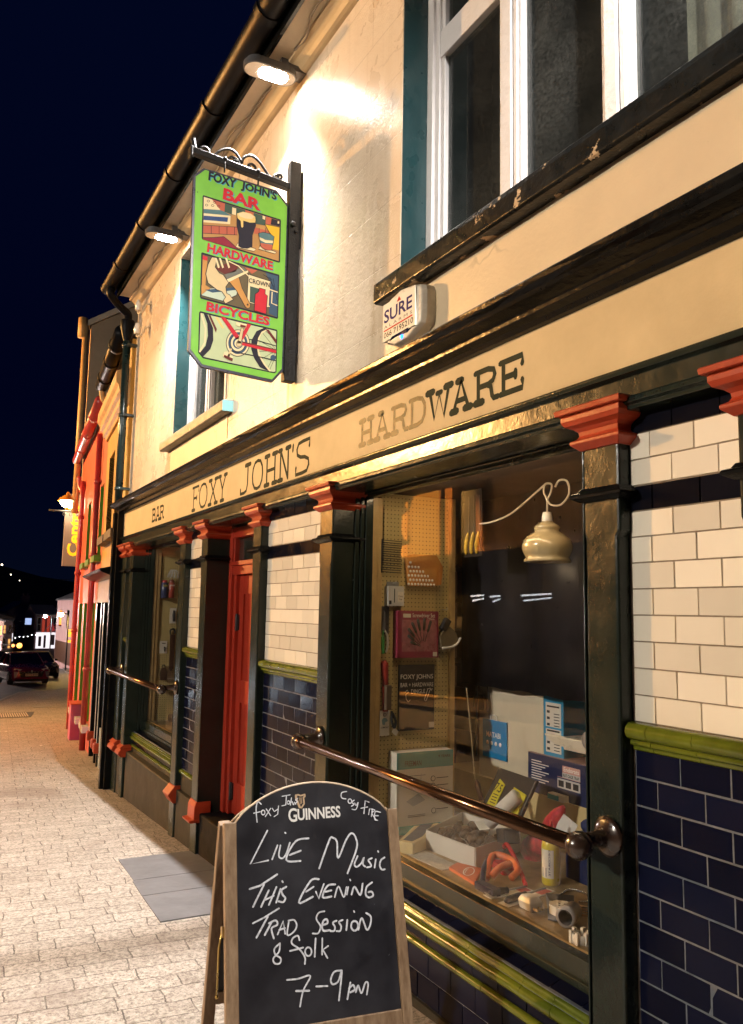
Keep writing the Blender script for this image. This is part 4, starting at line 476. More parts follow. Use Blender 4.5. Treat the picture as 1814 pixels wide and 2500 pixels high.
DADO = [(.012, 1.128), (-.012, 1.128)] + arcp(-.016, 1.104, .024, 90, 250) + [(-.020, 1.079)] + arcp(-.012, 1.072, .008, 120, 240, 5) + [(-.006, 1.062), (-.008, 1.056), (-.004, 1.050), (.012, 1.050)]
def bay(x0, x1, zlow, off=0, seed=1):
    rnd = random.Random(seed)
    k = MB(); k.box(x0-.02, x1+.02, TY+.004, .30, gz(x0)-.1, 2.03); k.build('bay_wall', GROUT, pub)
    k = MB(); tiles(k, x0, x1, 1.801, 1.954, 2, .155, TY, off=off, rnd=rnd); k.build('cream_tiles', WTILE, pub)
    k = MB(); tiles(k, x0, x1, 1.128, 1.726, 8, .155, TY, off=off+1, rnd=rnd); k.build('cream_tiles', WTILE, pub)
    k = MB(); tiles(k, x0, x1, 1.954, 2.030, 1, .160, TY-.001, off=off, rnd=rnd); k.build('black_tiles', KTILE, pub)
    k = MB(); tiles(k, x0, x1, 1.727, 1.800, 1, .166, TY-.001, off=off+1, rnd=rnd); k.build('black_tiles', KTILE, pub)
    k = MB(); rollmould(k, x0, x1, TY, DADO, .155, rnd.uniform(.02, .14)); k.build('tile_moulding', OLIVE, pub)
    k = MB(); k.box(x0, x1, TY+.0005, TY+.0055, zlow, 1.052); k.build('dado_grout', GROUTL, pub)
    k = MB(); rows = round((1.052-zlow)/.0768); tiles(k, x0, x1, zlow, 1.052, rows,   .158, TY-.001, .0030, off, rnd=rnd, tilt=.02); k.build('navy_tiles', BTILE, pub)
bay(-1.757, -1.352, -.10, 0, 3); bay(-1.200, .9, -.10, 1, 4); bay(-4.690, -3.845, -.18, 1, 5); bay(-6.362, -5.930, .215, 0, 6); bay(-8.545, -8.385, .215, 1, 8)
k = MB(); ROLL = [(.012, .214)]+arcp(-.004, .196, .018, 90, 270)+[(.012, .178)]
rollmould(k, -6.362, -5.930, TY, ROLL); k.build('tile_moulding', OLIVE, pub); k = MB(); rollmould(k, -8.545, -8.385, TY, ROLL); k.build('tile_moulding', OLIVE, pub)
for x0, x1 in ((-6.362, -5.930), (-8.545, -8.385)): k = MB(); k.box(x0, x1, TY-.004, TY+.004, .06, .178); k.box(x0, x1, .012, TY+.004, -.5, .06); k.build('plinth', PLASTER, pub, bevel=.004)
# ---- shop windows
def shop_window(x0, x1, label, plast, seed):
    rnd = random.Random(seed)
    f = MB()
    for sgn, xa in ((1, x0), (-1, x1)):
        for d, ya, yb in ((.006, .0, .115), (.016, .118, .142), (.026, .145, .165), (.036, .168, .210)):
            f.box(min(xa, xa+sgn*d), max(xa, xa+sgn*d), ya, yb, .20, 2.03)
    for d, ya, yb in ((.006, .10, .125), (.016, .128, .148), (.028, .150, .168), (.042, .170, .210)): f.box(x0+.036, x1-.036, ya, yb, 2.034-d, 2.034)
    f.box(x0+.03, x1-.03, .160, .205, .250, .342); f.box(x0+.03, x1-.03, .150, .162, .250, .276)
    w_ = f.build('shop_window', DKGREEN, pub, bevel=.003, label=label)
    g = MB(); g.box(x0+.036, x1-.036, .196, .200, .335, 1.995); g.build('pane', GLASS, w_)
    f = MB(); f.box(x0, x0+.028, .212, .240, .33, 2.0); f.box(x0, x0+.020, .243, .275, .33, 2.0); f.box(x1-.03, x1, .212, .275, .33, 2.0); f.box(x0+.03, x1-.03, .205, .222, .318, .340)
    f.build('timber_lining', WOOD, w_, bevel=.003)
    # sloping tiled sill and mouldings under the window
    k = MB(); k.prism([(x0, .07, .20), (x0, .086, .2265), (x0, .172, .2535), (x0, .20, .2535), (x0, .20, .20)], (x1-x0, 0, 0)); k.build('sill_bed', GROUTL, w_)
    k = MB(); n = round((x1-x0)/.152)
    for i in range(n):
        a = x0+(x1-x0)*i/n+.0015; c = x0+(x1-x0)*(i+1)/n-.0015; t = rnd.uniform(-.001, .001)
        k.obox((a, .088, .2275+t), (c-a, 0, 0), (0, .080, .0255-2*t), (0, -.001, .003))
    k.build('sill_tiles', KTILE if plast else BTILE, w_)
    k = MB()
    P1 = [(.02, .232), (-.004, .232), (-.008, .228), (-.004, .223), (-.010, .219), (-.014, .213), (-.006, .207)]+arcp(-.006, .186, .021, 80, 260)+[(.02, .163)]
    P2 = [(.02, .123)]+arcp(-.004, .110, .014, 90, 270)+[(.02, .097)]
    rollmould(k, x0+.004, x1-.004, .082, P1, .155, rnd.uniform(0, .1)); rollmould(k, x0+.004, x1-.004, .082, P2, .155, rnd.uniform(0, .1))
    k.build('tile_moulding', OLIVE, w_)
    k = MB(); k.box(x0, x1, .088, .25, -.6, .235); k.build('stall_riser', GROUTL, w_)
    k = MB(); tiles(k, x0, x1, .122, .163, 1, .155, .084, .003, 0, rnd=rnd)
    if plast: k.build('riser_tiles', KTILE, w_)
    else: tiles(k, x0, x1, -.10, .098, 2, .158, .084, .003, 1, rnd=rnd); k.build('riser_tiles', BTILE, w_)
    if plast:
        k = MB(); k.box(x0, x1, .078, .088, .06, .098); k.profx([(.09, .066), (.080, .066), (.030, .052), (.026, .044), (.022, -.5), (.09, -.5)], x0, x1); k.build('plinth', PLASTER, w_, bevel=.003)
    else:
        k = MB(); k.box(x0, x1, .072, .09, -.5, -.10); k.build('plinth', PLASTER, w_)
    return w_
shop_window(-3.690, -1.904, 'big display window full of hardware', False, 11)
shop_window(-8.235, -6.517, 'narrow looking far display window with spray cans', True, 12)
# ---- recessed red door
k = MB(); k.box(-5.80, -4.82, .16, .2, 2.0, 2.03); k.box(-5.79, -5.779, .0, .165, -.3, 2.02); k.build('door_recess', DKGREEN, pub)
k = MB(); k.box(-5.785, -4.83, .02, .32, -.4, .012); k.build('door_step', M('worn_step', (.006, .006, .006), .7, spec=.08, bump=.5, bs=20, var=.3), pub, bevel=.008)
f = MB(); DZ = .016
f.box(-5.779, -5.715, .165, .25, DZ, 2.005); f.box(-5.712, -5.665, .185, .25, DZ, 1.665); f.box(-4.90, -4.836, .165, .25, DZ, 2.005)
f.box(-5.715, -4.90, .168, .25, 1.930, 2.005); f.box(-5.715, -4.90, .158, .25, 1.728, 1.760); f.box(-5.715, -4.90, .172, .25, 1.665, 1.728); f.box(-5.715, -5.69, .176, .24, 1.76, 1.93)
dr = f.build('door', DOORRED, pub, bevel=.004, label='narrow red double door in a red frame')
for xa, xb in ((-5.663, -5.285), (-5.278, -4.902)):
    k = MB(); k.box(xa, xb, .225, .262, DZ+.01, 1.66); q = (xb-xa)
    k.box(xa, xa+.09, .212, .225, DZ+.01, 1.66); k.box(xb-.09, xb, .212, .225, DZ+.01, 1.66); k.box(xa+.09, xb-.09, .213, .225, DZ+.01, .24); k.box(xa+.09, xb-.09, .213, .225, .78, .93); k.box(xa+.09, xb-.09, .213, .225, 1.53, 1.66)
    for s_ in range(3): k.box(xa+.10+s_*.065, xa+.103+s_*.065, .2235, .225, .24, 1.53)
    k.build('door_leaf', DOORRED, dr, bevel=.003)
for z in (.17, 1.33):
    k = MB(); k.box(-5.672, -5.640, .200, .214, z-.055, z+.055); k.lathe([(.009, -.06), (.011, -.055), (.011, .055), (.009, .06)], (-5.662, .198, z), k=10); k.build('hinge', INKB, dr)
k = MB(); k.box(-5.69, -4.90, .21, .214, 1.76, 1.93); k.build('transom_pane', GLASSD, dr)
# ---- eaves
k = MB(); k.box(-8.80, 2.2, -.172, .06, 4.735, 4.77); k.build('soffit', SOFF, pub)
k = MB(); k.profx([(.052, 4.66), (.03, 4.664), (.012, 4.672), (-.004, 4.69), (-.03, 4.712), (-.054, 4.718), (-.056, 4.737), (.052, 4.737)], -8.84, 2.2); k.build('bed_moulding', SOFFB, pub, bevel=.003)
k = MB(); k.box(-8.83, 2.2, -.190, -.170, 4.725, 4.90); k.build('fascia_board', BLACK, pub)
k = MB(); r = .078; pr = [(-.265+r*math.cos(a), 4.845+r*math.sin(a)) for a in [math.pi+math.pi*i/14 for i in range(15)]]; pr += [(-.265+(r-.008)*math.cos(a), 4.845+(r-.008)*math.sin(a)) for a in [2*math.pi-math.pi*i/14 for i in range(15)]]
k.profx(pr, -8.95, 2.2, 0, True); k.profx([(-.265, 4.76), (-.265, 4.92), (-.2, 4.92), (-.2, 4.76)], -8.955, -8.95)
for x in (-8.2, -7.2, -6.2, -5.2, -4.15, -3.1, -2, -1):
    r2 = .088; p2 = [(-.265+r2*math.cos(a), 4.845+r2*math.sin(a)) for a in [math.pi+math.pi*i/12 for i in range(13)]]; k.profx(p2, x-.03, x+.03, 0, True)
k.build('gutter', GUT, pub)
k = MB(); k.prism([(-8.9, -.25, 4.93), (-8.9, 3.2, 7.2), (-8.9, 3.2, 7.1), (-8.9, -.2, 4.85)], (11.1, 0, 0)); k.build('roof', M('slate_roof', (.05, .052, .06), .6, bump=.4, bs=12, var=.2), pub)
k = MB(); pth = smooth_path([(-8.72, -.27, 4.79), (-8.72, -.27, 4.70), (-8.80, -.16, 4.62), (-8.86, -.06, 4.57), (-8.86, -.055, 4.50)], 5); k.tube(pth, .042, 14)
k.lathe([(.03, 4.50), (.072, 4.50), (.075, 4.485), (.075, 4.42), (.034, 4.27), (.034, 4.22)], (-8.87, -.055, 0), k=16); dn_ = k.build('downpipe_swan_neck', GUT, pub)
k = MB(); k.tube([(-8.87, -.05, 4.27), (-8.87, -.05, 2.49)], .040, 14)
for z in (4.22, 3.45, 2.66): k.lathe([(.041, z-.02), (.049, z-.018), (.049, z+.018), (.041, z+.02)], (-8.87, -.05, 0), k=14); k.box(-8.87, -8.80, -.055, .05, z-.012, z+.012)
k.build('downpipe', PIPE, pub)
# body of the building, seen through the glass
k = MB(); k.box(-8.86, 2.2, 3.2, 3.3, -.6, 7); k.box(2.1, 2.2, .3, 3.3, -.6, 4.7); k.box(-8.86, -8.76, .3, 3.3, -.6, 4.7); k.box(-8.86, 2.2, .30, 3.3, 2.04, 2.10); k.box(-8.8, 2.2, .32, 3.3, -.4, .18); k.box(-6.3, -6.2, .32, 3.2, .18, 2.04); k.box(-8.86, 2.2, .33, 3.3, 4.6, 4.7)
k.build('interior', M('shop_interior', (.060, .030, .016), .8, var=.3, vs=2), pub)
# ---- window display carcass
PEGM = None
def peg_mat():
    mt, n, l, p = nodes('pegboard'); tc = n.new('ShaderNodeTexCoord').outputs['Object']; sp = n.new('ShaderNodeSeparateXYZ'); l.new(tc, sp.inputs[0])
    def cell(o): 
        f = mth(n, l, 'FRACT', mth(n, l, 'MULTIPLY', o, 1/(.0215*S))); f = mth(n, l, 'SUBTRACT', f, .5); return mth(n, l, 'MULTIPLY', f, f)
    d = mth(n, l, 'SQRT', mth(n, l, 'ADD', cell(sp.outputs['Y']), cell(sp.outputs['Z'])))
    hole = ramp(n, l, d, .12, .16, (1,1,1), (0,0,0)); nz = noise_tex(n, l, 3, 4, .6, tc)
    cc = mixc(n, l, nz.outputs['Fac'], (.40, .31, .12), (.52, .42, .19)); cc = mixc(n, l, hole, cc, (.02, .015, .008))
    l.new(cc, p.inputs['Base Color']); p.inputs['Roughness'].default_value = .5; return mt
PEG = peg_mat()
for xl, xr, yb in ((-3.69, -1.87, .69), (-8.235, -6.5, .69)):
    k = MB(); k.box(xl-.012, xl, .276, yb, .33, 2.03); k.build('pegboard', PEG, pub)
    k = MB(); k.box(xl-.02, xl+.02, yb, yb+.03, .33, 2.03); k.build('display_post', WOOD, pub, bevel=.003)
    k = MB(); k.box(xl-.3, xr, .222, .95, .29, .33); k.build('display_floor', M('display_floor', (.22, .155, .075), .45, bump=.3, bs=24, var=.45, vs=5), pub)
k = MB(); k.box(-4.1, -1.5, .93, .95, .33, .545); k.box(-4.1, -1.5, .93, 1.9, .545, .56); k.build('display_shelf', M('cream_ply', (.52, .41, .20), .5, var=.12), pub)
k = MB(); k.box(-8.6, -6.5, .93, .95, .33, 2.03); k.build('display_back', BROWNK, pub)

t = thing('display_fill_lamp', 'added fill lamp, unseen behind the head of the display windows', 'lamp', (-2.8, .3, 2.0))  # unseen lamps added to brighten the display windows and the shop behind
k = MB(); k.box(-3.55, -2.0, .275, .315, 2.028, 2.038); k.build('housing', WOOD, t)
k = MB(); k.box(-3.5, -2.05, .285, .305, 2.021, 2.027); k.build('tube', EM('fill_tube', (1.0, .74, .44), 56), t)
k = MB(); k.box(-8.05, -6.7, .285, .305, 2.021, 2.027); k.build('tube', EM('far_fill_tube', (1.0, .72, .45), 9), t)
k = MB(); k.box(-4.9, -3.9, 2.2, 2.3, 1.99, 2.0); k.build('tube', EM('fill_tube', (1.0, .74, .44), 56), t)
# ================================================================ ground
def paver_mat():
    mt, n, l, p = nodes('granite_pavers'); tc = n.new('ShaderNodeTexCoord').outputs['Object']
    wob = noise_tex(n, l, 2.6, 6, .72, tc)
    va = n.new('ShaderNodeVectorMath'); va.operation = 'MULTIPLY_ADD'; l.new(wob.outputs['Color'], va.inputs[0]); va.inputs[1].default_value = (.075, .075, 0); l.new(tc, va.inputs[2])
    mp = n.new('ShaderNodeMapping'); l.new(va.outputs[0], mp.inputs['Vector']); mp.inputs['Rotation'].default_value = (0, 0, math.radians(-86))
    bk = n.new('ShaderNodeTexBrick'); l.new(mp.outputs[0], bk.inputs['Vector']); bk.offset = .43; bk.offset_frequency = 2; bk.squash = .68; bk.squash_frequency = 3
    for k, v in (('Scale', 1), ('Brick Width', .27*S), ('Row Height', .139*S), ('Mortar Size', .0036*S), ('Mortar Smooth', .35), ('Bias', 0)): bk.inputs[k].default_value = v
    bk.inputs['Color1'].default_value = (0, 0, 0, 1); bk.inputs['Color2'].default_value = (1, 1, 1, 1); bk.inputs['Mortar'].default_value = (.5, .5, .5, 1)
    per = ramp(n, l, bk.outputs['Color'], .0, 1.0, (.26, .225, .19), (.38, .33, .285))
    sp = noise_tex(n, l, 46, 5, .9, tc); sp2 = noise_tex(n, l, 1.0, 6, .68, tc); sp3 = noise_tex(n, l, 24, 4, .8, tc)
    cc = mixc(n, l, ramp(n, l, sp.outputs['Fac'], .42, .54), (.085, .068, .05), per)
    cc = mixc(n, l, mth(n, l, 'MULTIPLY', ramp(n, l, sp3.outputs['Fac'], .45, .62), .55), cc, (.44, .39, .335))
    cc = mixc(n, l, mth(n, l, 'MULTIPLY', ramp(n, l, sp.outputs['Fac'], .60, .66), .8), cc, (.60, .54, .46))
    cc = mixc(n, l, mth(n, l, 'MULTIPLY', ramp(n, l, sp2.outputs['Fac'], .54, .66), .55), cc, (.15, .115, .095))
    vo = n.new('ShaderNodeTexVoronoi'); vo.inputs['Scale'].default_value = 1.35; l.new(va.outputs[0], vo.inputs['Vector'])
    gum = ramp(n, l, vo.outputs['Distance'], .040, .047, (1,1,1), (0,0,0)); cc = mixc(n, l, gum, cc, (.80, .78, .74))
    jn = noise_tex(n, l, 9, 4, .7, tc); cc = mixc(n, l, mth(n, l, 'MULTIPLY', bk.outputs['Fac'], ramp(n, l, jn.outputs['Fac'], .35, .62, (.45,)*3, (1,)*3)), cc, (.04, .03, .022))
    l.new(cc, p.inputs['Base Color']); p.inputs['Roughness'].default_value = .62
    h = mth(n, l, 'SUBTRACT', mth(n, l, 'ADD', mth(n, l, 'MULTIPLY', sp.outputs['Fac'], .5), mth(n, l, 'MULTIPLY', sp2.outputs['Fac'], .4)), mth(n, l, 'MULTIPLY', bk.outputs['Fac'], 1.1))
    bp = n.new('ShaderNodeBump'); bp.inputs['Strength'].default_value = .8; bp.inputs['Distance'].default_value = .008
    l.new(h, bp.inputs['Height']); l.new(bp.outputs[0], p.inputs['Normal']); return mt
ASPH = M('asphalt', (.050, .044, .042), .55, bump=.6, bs=50, var=.25, vs=1.2)
KERBM = M('kerb_stone', (.24, .22, .19), .6, bump=.4, bs=40, var=.15, vs=5)
def zroad(x): return gz(x)
def sheet(name, poly, dz, mt, kind='structure', th=.0, nx=1):
    k = MB(); top = [(x, y, zroad(x)+dz) for x, y in poly]
    if th: k.prism([(x, y, z-th) for x, y, z in top], (0, 0, th))
    else: k.add(top, [tuple(range(len(top)))])
    o = k.build(name, mt); o['kind'] = kind; return o
sheet('ground', [(60, -60), (60, 60), (-420, 60), (-420, -60)], -.16, M('ground', (.03, .03, .028), .9))
sheet('road', [(40, -9.0), (40, -2.0), (-21.5, -.75), (-24.2, .1), (-29.3, 1.2), (-31.5, 4.2), (-90, 9.6), (-200, 26), (-200, 14), (-90, 1.0), (-40, -8.0)], -.09, ASPH)
sheet('side_street', [(-29.3, 1.0), (-29.3, 30), (-36, 30), (-36, 1.0)], -.086, ASPH)
PAVE = paver_mat()
kerb = [(14, -2.05), (-8, -1.95), (-15, -1.45), (-20, -.65), (-23.9, .11), (-28.4, 1.10), (-29.0, 1.5), (-29.2, 2.4), (-29.2, 14)]
sheet('pavement', kerb+[(-8, 14), (-8, .3), (14, .3)], 0.0, PAVE, th=.12)
k = MB()
for (xa, ya), (xb, yb) in zip(kerb[:-1], kerb[1:]):
    d = Vector((xb-xa, yb-ya, 0)); nn = Vector((-d.y, d.x, 0)).normalized(); nn = nn if (nn.y < 0 or nn.x < -.9) else -nn; nn = nn*.12
    k.prism([(xa, ya, gz(xa)-.12), (xa+nn.x, ya+nn.y, gz(xa)-.12), (xa+nn.x, ya+nn.y, gz(xa)+.004), (xa, ya, gz(xa)+.004)], (xb-xa, yb-ya, gz(xb)-gz(xa)))
o = k.build('kerb', KERBM); o['kind'] = 'structure'
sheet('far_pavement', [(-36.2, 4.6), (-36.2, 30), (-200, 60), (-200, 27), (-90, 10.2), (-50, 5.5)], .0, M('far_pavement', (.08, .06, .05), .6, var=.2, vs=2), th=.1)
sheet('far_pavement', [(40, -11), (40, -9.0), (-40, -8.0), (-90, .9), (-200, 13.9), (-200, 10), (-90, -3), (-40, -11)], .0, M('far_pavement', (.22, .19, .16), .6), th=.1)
SL = M('slate_slab', (.112, .111, .117), .55, bump=.5, bs=22, var=.16, vs=4, chip=.77, chipcol=(.42, .4, .38), chips=9)
sg_ = thing('slate_slabs', 'smooth grey slate slabs let into the pavers outside the red door', 'paving slab', (-5.2, -.3, gz(-5.2)))
for x0, x1, j in ((-5.895, -5.338, 0), (-5.326, -4.988, 1), (-4.976, -4.485, 2), (-4.480, -4.2, 3)):
    if j == 3: continue
    y0 = -.49-.06*(x0+5.9)/1.4-.005*j; k = MB()
    k.prism([(x0, y0, gz(x0)-.03), (x1, y0-.02, gz(x1)-.03), (x1, .02, gz(x1)-.03), (x0, .02, gz(x0)-.03)], (0, 0, .0345+.001*j)); k.build('slab', SL, sg_, bevel=.003)
dg = thing('drain_grating', 'long slotted drain cover set across the far pavement', 'drain cover', (-19.1, .1, gz(-19.1)))
k = MB(); k.prism([(-19.75, -.35, gz(-19.75)+.001), (-18.35, -.35, gz(-18.35)+.001), (-18.35, .28, gz(-18.35)+.001), (-19.75, .5, gz(-19.75)+.001)], (0, 0, .004)); k.build('frame', M('iron_frame', (.05, .045, .04), .6), dg)
k = MB()
for i in range(13): 
    y = -.31+i*.045; k.prism([(-19.6, y+.06, gz(-19.6)+.006), (-18.5, y, gz(-18.5)+.006), (-18.5, y+.022, gz(-18.5)+.006), (-19.6, y+.082, gz(-19.6)+.006)], (0, 0, .004))
k.build('bars', M('worn_iron', (.45, .36, .28), .5), dg)
k = MB(); k.prism([(-21.8, .62, gz(-21.8)+.002), (-21.1, .62, gz(-21.1)+.002), (-21.1, 1.05, gz(-21.1)+.002), (-21.8, 1.05, gz(-21.8)+.002)], (0, 0, .004)); k.build('access_cover', KERBM, label='small pale access cover in the pavement beyond the grating', cat='manhole cover')
# ================================================================ fittings on the pub front
LED = EM('led_face', (1.0, .90, .80), 175); ALU = M('grey_cast_metal', (.10, .10, .105), .4, metal=.4)
def flood(x, label):
    t = thing('floodlight', label, 'floodlight', (x, WY, 4.62), 'white floodlights under the eaves')
    k = MB(); rq = lambda g: [(x+.078*g*math.cos(a), -.165+(.085 if math.sin(a) > 0 else -.085)+.078*g*math.sin(a)) for a in [2*math.pi*(i+.5)/28 for i in range(28)]]; k.prism([(a, c, 4.6145) for a, c in rq(1)], (0, 0, .035)); k.prism([(a, c, 4.6495) for a, c in rq(.8)], (0, 0, .02)); hs_ = k.build('housing', ALU, t, bevel=.006)
    k = MB(); k.box(x-.05, x+.05, -.05, WY, 4.655, 4.69); k.box(x-.02, x+.02, -.10, -.02, 4.676, 4.737); k.build('bracket', ALU, t)
    k = MB(); rp_ = [(x+.052*math.cos(a)*(1 if abs(math.cos(a)) else 1), -.145+(.045 if math.sin(a) > 0 else -.045)+.045*math.sin(a)) for a in [2*math.pi*i/24 for i in range(24)]]; k.prism([(a, c, 4.607) for a, c in rp_], (0, 0, .007)); k.build('led_panel', LED, t)
    ld = bpy.data.lights.new('flood_beam', 'SPOT'); ld.energy = FLOOD*(.9 if x > -2 else 1); ld.color = (1.0, .95, .90); ld.spot_size = math.radians(125); ld.spot_blend = .7; ld.shadow_soft_size = .03
    lo = bpy.data.objects.new('flood_beam', ld); COL.objects.link(lo); lo.location = Vector((x, -.12, 4.595))*S; lo.rotation_euler = Vector((-.5 if x > -2 else -.15, -.45, -.83)).to_track_quat('-Z', 'Y').to_euler()
    k = MB(); rp_ = rq(.9); k.prism([(a, c, 4.612) for a, c in rp_], (0, 0, .0025)); k.build('reflector', M('lamp_reflector', (.7, .7, .7), .12, metal=.9), t)
    return t
flood(-4.37, 'floodlight under the eaves above the hanging sign, nearer to the big window')
flood(-6.90, 'floodlight under the eaves further down, above the small upper window')
flood(-.75, 'floodlight under the eaves right above the big upper window')
k = MB()
for a, c in ((-4.25, -2.9), (-6.8, -4.5), (-8.6, -7.0)):
    P = [(a, -.06, 4.728)]+[(a+(c-a)*i/9, -.075+.03*math.sin(i*1.9)+random.uniform(-.01, .01), 4.729-.012*abs(math.sin(i*1.3))) for i in range(1, 9)]+[(c, -.03, 4.728)]
    k.tube(smooth_path(P, 4), .0055, 6)
k.build('supply_cable', M('painted_cable', (.20, .15, .10), .6), label='thin loose cable clipped along the soffit between the floodlights', cat='cable')
jb = thing('junction_box', 'painted junction box with loose cables under the soffit', 'junction box', (-3.25, -.05, 4.66))
k = MB(); k.box(-3.34, -3.24, -.03, WY, 4.60, 4.70); k.build('box', SOFFB, jb, bevel=.006)
k = MB()
for i in range(4): k.tube(smooth_path([(-3.30+.02*i, -.02, 4.60), (-3.34-.03*i, -.05, 4.55-.02*i), (-3.42-.02*i, -.02, 4.60), (-3.5-.03*i, -.01, 4.72)], 5), .005, 6)
k.build('loose_cable', M('painted_cable', (.20, .15, .10), .6), jb)
PORC = M('white_porcelain', (.72, .68, .60), .2, var=.06, coat=.4); RUST = M('rusty_paint', (.55, .42, .26), .5, bump=.4, bs=40, var=.2, chip=.58, chipcol=(.34, .14, .03), chips=12)
def insulator(z, label):
    x = -8.37; t = thing('insulator', label, 'insulator', (x, -.06, z), 'porcelain insulators at the corner')
    k = MB(); k.lathe([(.012, .0), (.030, -.002), (.034, .012), (.032, .04), (.036, .046), (.030, .054), (.033, .064), (.026, .072), (.029, .080), (.022, .088), (.020, .105), (.010, .112), (.001, .113)], (x, -.05, z), k=18); k.build('porcelain', PORC, t)
    k = MB(); k.tube(smooth_path([(x, -.05, z+.01), (x, -.05, z-.025), (x+.03, -.045, z-.042), (x+.07, -.03, z-.040), (x+.09, -.01, z-.01), (x+.105, .005, z+.035), (x+.13, .03, z+.045), (x+.15, WY, z+.04)], 5), .011, 10); k.build('bracket', RUST, t)
insulator(4.455, 'upper white porcelain insulator on its curved hook'); insulator(4.21, 'lower white porcelain insulator on its curved hook')
# alarm box
ax, az = -3.0, 2.70
al = thing('alarm_box', 'white burglar alarm box under the black window sill', 'alarm box', (ax, WY, 2.58))
def ybow(x): return -.014-.012*math.cos((x-ax)/.19*1.2)
k = MB(); ol = [(-.165, -.075), (-.175, -.04), (-.175, .07), (-.16, .095), (-.10, .115), (0, .128), (.10, .115), (.16, .095), (.175, .07), (.175, -.04), (.165, -.075), (.06, -.118), (-.06, -.118)]
k.prism([(ax+x, .002, az+z) for x, z in ol], (0, .048, 0)); f0 = [(ax+x*.93, ybow(ax+x), az+z*.93) for x, z in ol]
k.add([(ax+x, .002, az+z) for x, z in ol]+f0+[(ax, ybow(ax), az)], [(i, (i+1) % 13, 13+(i+1) % 13, 13+i) for i in range(13)]+[(13+i, 13+(i+1) % 13, 26) for i in range(13)])
k.build('cover', M('aged_white_plastic', (.66, .60, .50), .28, bump=.1, bs=30, var=.08, chip=.75, chipcol=(.3, .14, .04), chips=12), al, bevel=.006, smooth=False)
YF = -.0300
def aq(x0, x1, z0, z1): return [(ax+x0, YF, az+z0), (ax+x1, YF, az+z0), (ax+x1, YF, az+z1), (ax+x0, YF, az+z1)]
k = MB(); k.box(ax-.150, ax+.128, YF+.0005, YF+.012, az-.078, az+.095); k.build('label_panel', M('label_cream', (.68, .62, .52), .5, var=.03, spec=.2), al)
k = MB(); write(k, 'SURE', aq(-.140, .105, .005, .065), .02); k.build('lettering', M('label_navy', (.03, .02, .11), .6, spec=.05), al)
k = MB(); write(k, 'A L A R M S', aq(-.140, .105, -.020, -.006)); write(k, '066 7195210', aq(-.140, .115, -.064, -.037), .02); k.build('lettering', INKB, al)
k = MB(); k.add([(ax-.028, YF, az+.072), (ax+.010, YF, az+.072), (ax-.008, YF, az+.094)], [(0, 1, 2)]); k.box(ax-.14, ax+.108, YF-.0005, YF+.0005, az-.032, az-.026); k.build('emblem', M('label_red', (.45, .03, .015), .6, spec=.05), al)
k = MB(); k.prism([(ax-.12, YF+.012, az-.088), (ax-.06, YF-.004, az-.076), (ax+.06, YF-.004, az-.076), (ax+.14, YF+.014, az-.066), (ax+.06, YF+.02, az-.114), (ax-.06, YF+.02, az-.114)], (0, .02, 0)); lens = k.build('lens', M('navy_lens', (.010, .02, .06), .12, coat=.4), al)
k = MB(); k.sphere((ax+.015, YF+.008, az-.096), .011); k.build('lamp', EM('blue_led', (.01, .16, 1.0), 5), lens)
# rails in front of the windows
def rail(x0, x1, z, y, r, label):
    t = thing('window_rail', label, 'rail', ((x0+x1)/2, 0, z-.05), 'bronze rails across the shop windows')
    k = MB(); k.tube([(x0+.02, y, z), (x1-.02, y, z)], r, 20); k.lathe([(r+.006, 0), (r+.007, .004), (r+.007, .028), (r+.001, .032)], (x0+.02, y, z), (1,0,0), 20); k.build('bar', BRASS, t)
    for x in (x0, x1):
        k = MB(); k.sphere((x, y, z), r*1.72, 22); k.build('knob', BALL, t)
        k = MB(); k.lathe([(.001, .0), (.052, .0), (.056, .006), (.046, .012), (.030, .018), (.022, .03), (.020, -y-.03)], (x, -.002, z+.012), (0,-1,0), 20); k.build('bracket', BALL, t)
rail(-3.775, -1.815, .792, -.115, .0225, 'long bronze rail with ball ends across the big display window')
rail(-8.46, -6.44, .80, -.115, .0225, 'shorter looking bronze rail across the far display window')
# ================================================================ hanging sign
XS = -4.35
def sp(q, d=0): return (XS+d, .05-q[0], 2.7+q[1])
hs = thing('hanging_sign', 'green painted hanging sign on an iron bracket', 'sign', (XS, WY, 2.72))
IRON = M('rusted_black_iron', (.0045, .0036, .003), .5, spec=.2, bump=1.0, bs=55, var=.5, vs=18, chip=.71, chipcol=(.2, .17, .13), chips=26)
k = MB(); k.prism([sp(q, -.012) for q in SIGN_EDGE], (.020, 0, 0)); bd_ = k.build('board', M('sign_navy_edge', (.012, .010, .030), .3, var=.2), hs)
k = MB(); k.prism([sp(q, .0082) for q in SIGN_FACE], (.0012, 0, 0)); k.build('green_face', M('sign_green', (.17, .46, .045), .55, spec=.25, bump=.12, bs=40, var=.14, vs=4, chip=.70, chipcol=(.03, .06, .02), chips=30), bd_)
PALC = dict(ink=(.012, .010, .020), tan=(.42, .22, .07), cream=(.74, .60, .34), rust=(.42, .10, .055), green=(.040, .075, .055), teal=(.07, .15, .16), blue=(.03, .06, .16), yellow=(.75, .45, .03), crimson=(.22, .012, .03), beige=(.74, .52, .17), olive=(.115, .085, .040), orange=(.50, .24, .06), red=(.48, .015, .028), navy=(.035, .075, .125), palegreen=(.50, .56, .42), brown=(.12, .020, .016), grey=(.14, .14, .115), sand=(.60, .46, .24), mint=(.46, .52, .29), shade=(.05, .30, .36))
pm = [M('sign_paint_'+c, v, .6, var=.04, vs=12, spec=.2) for c, v in PALC.items()]; pi = {c: i for i, c in enumerate(PALC)}
k = MB()
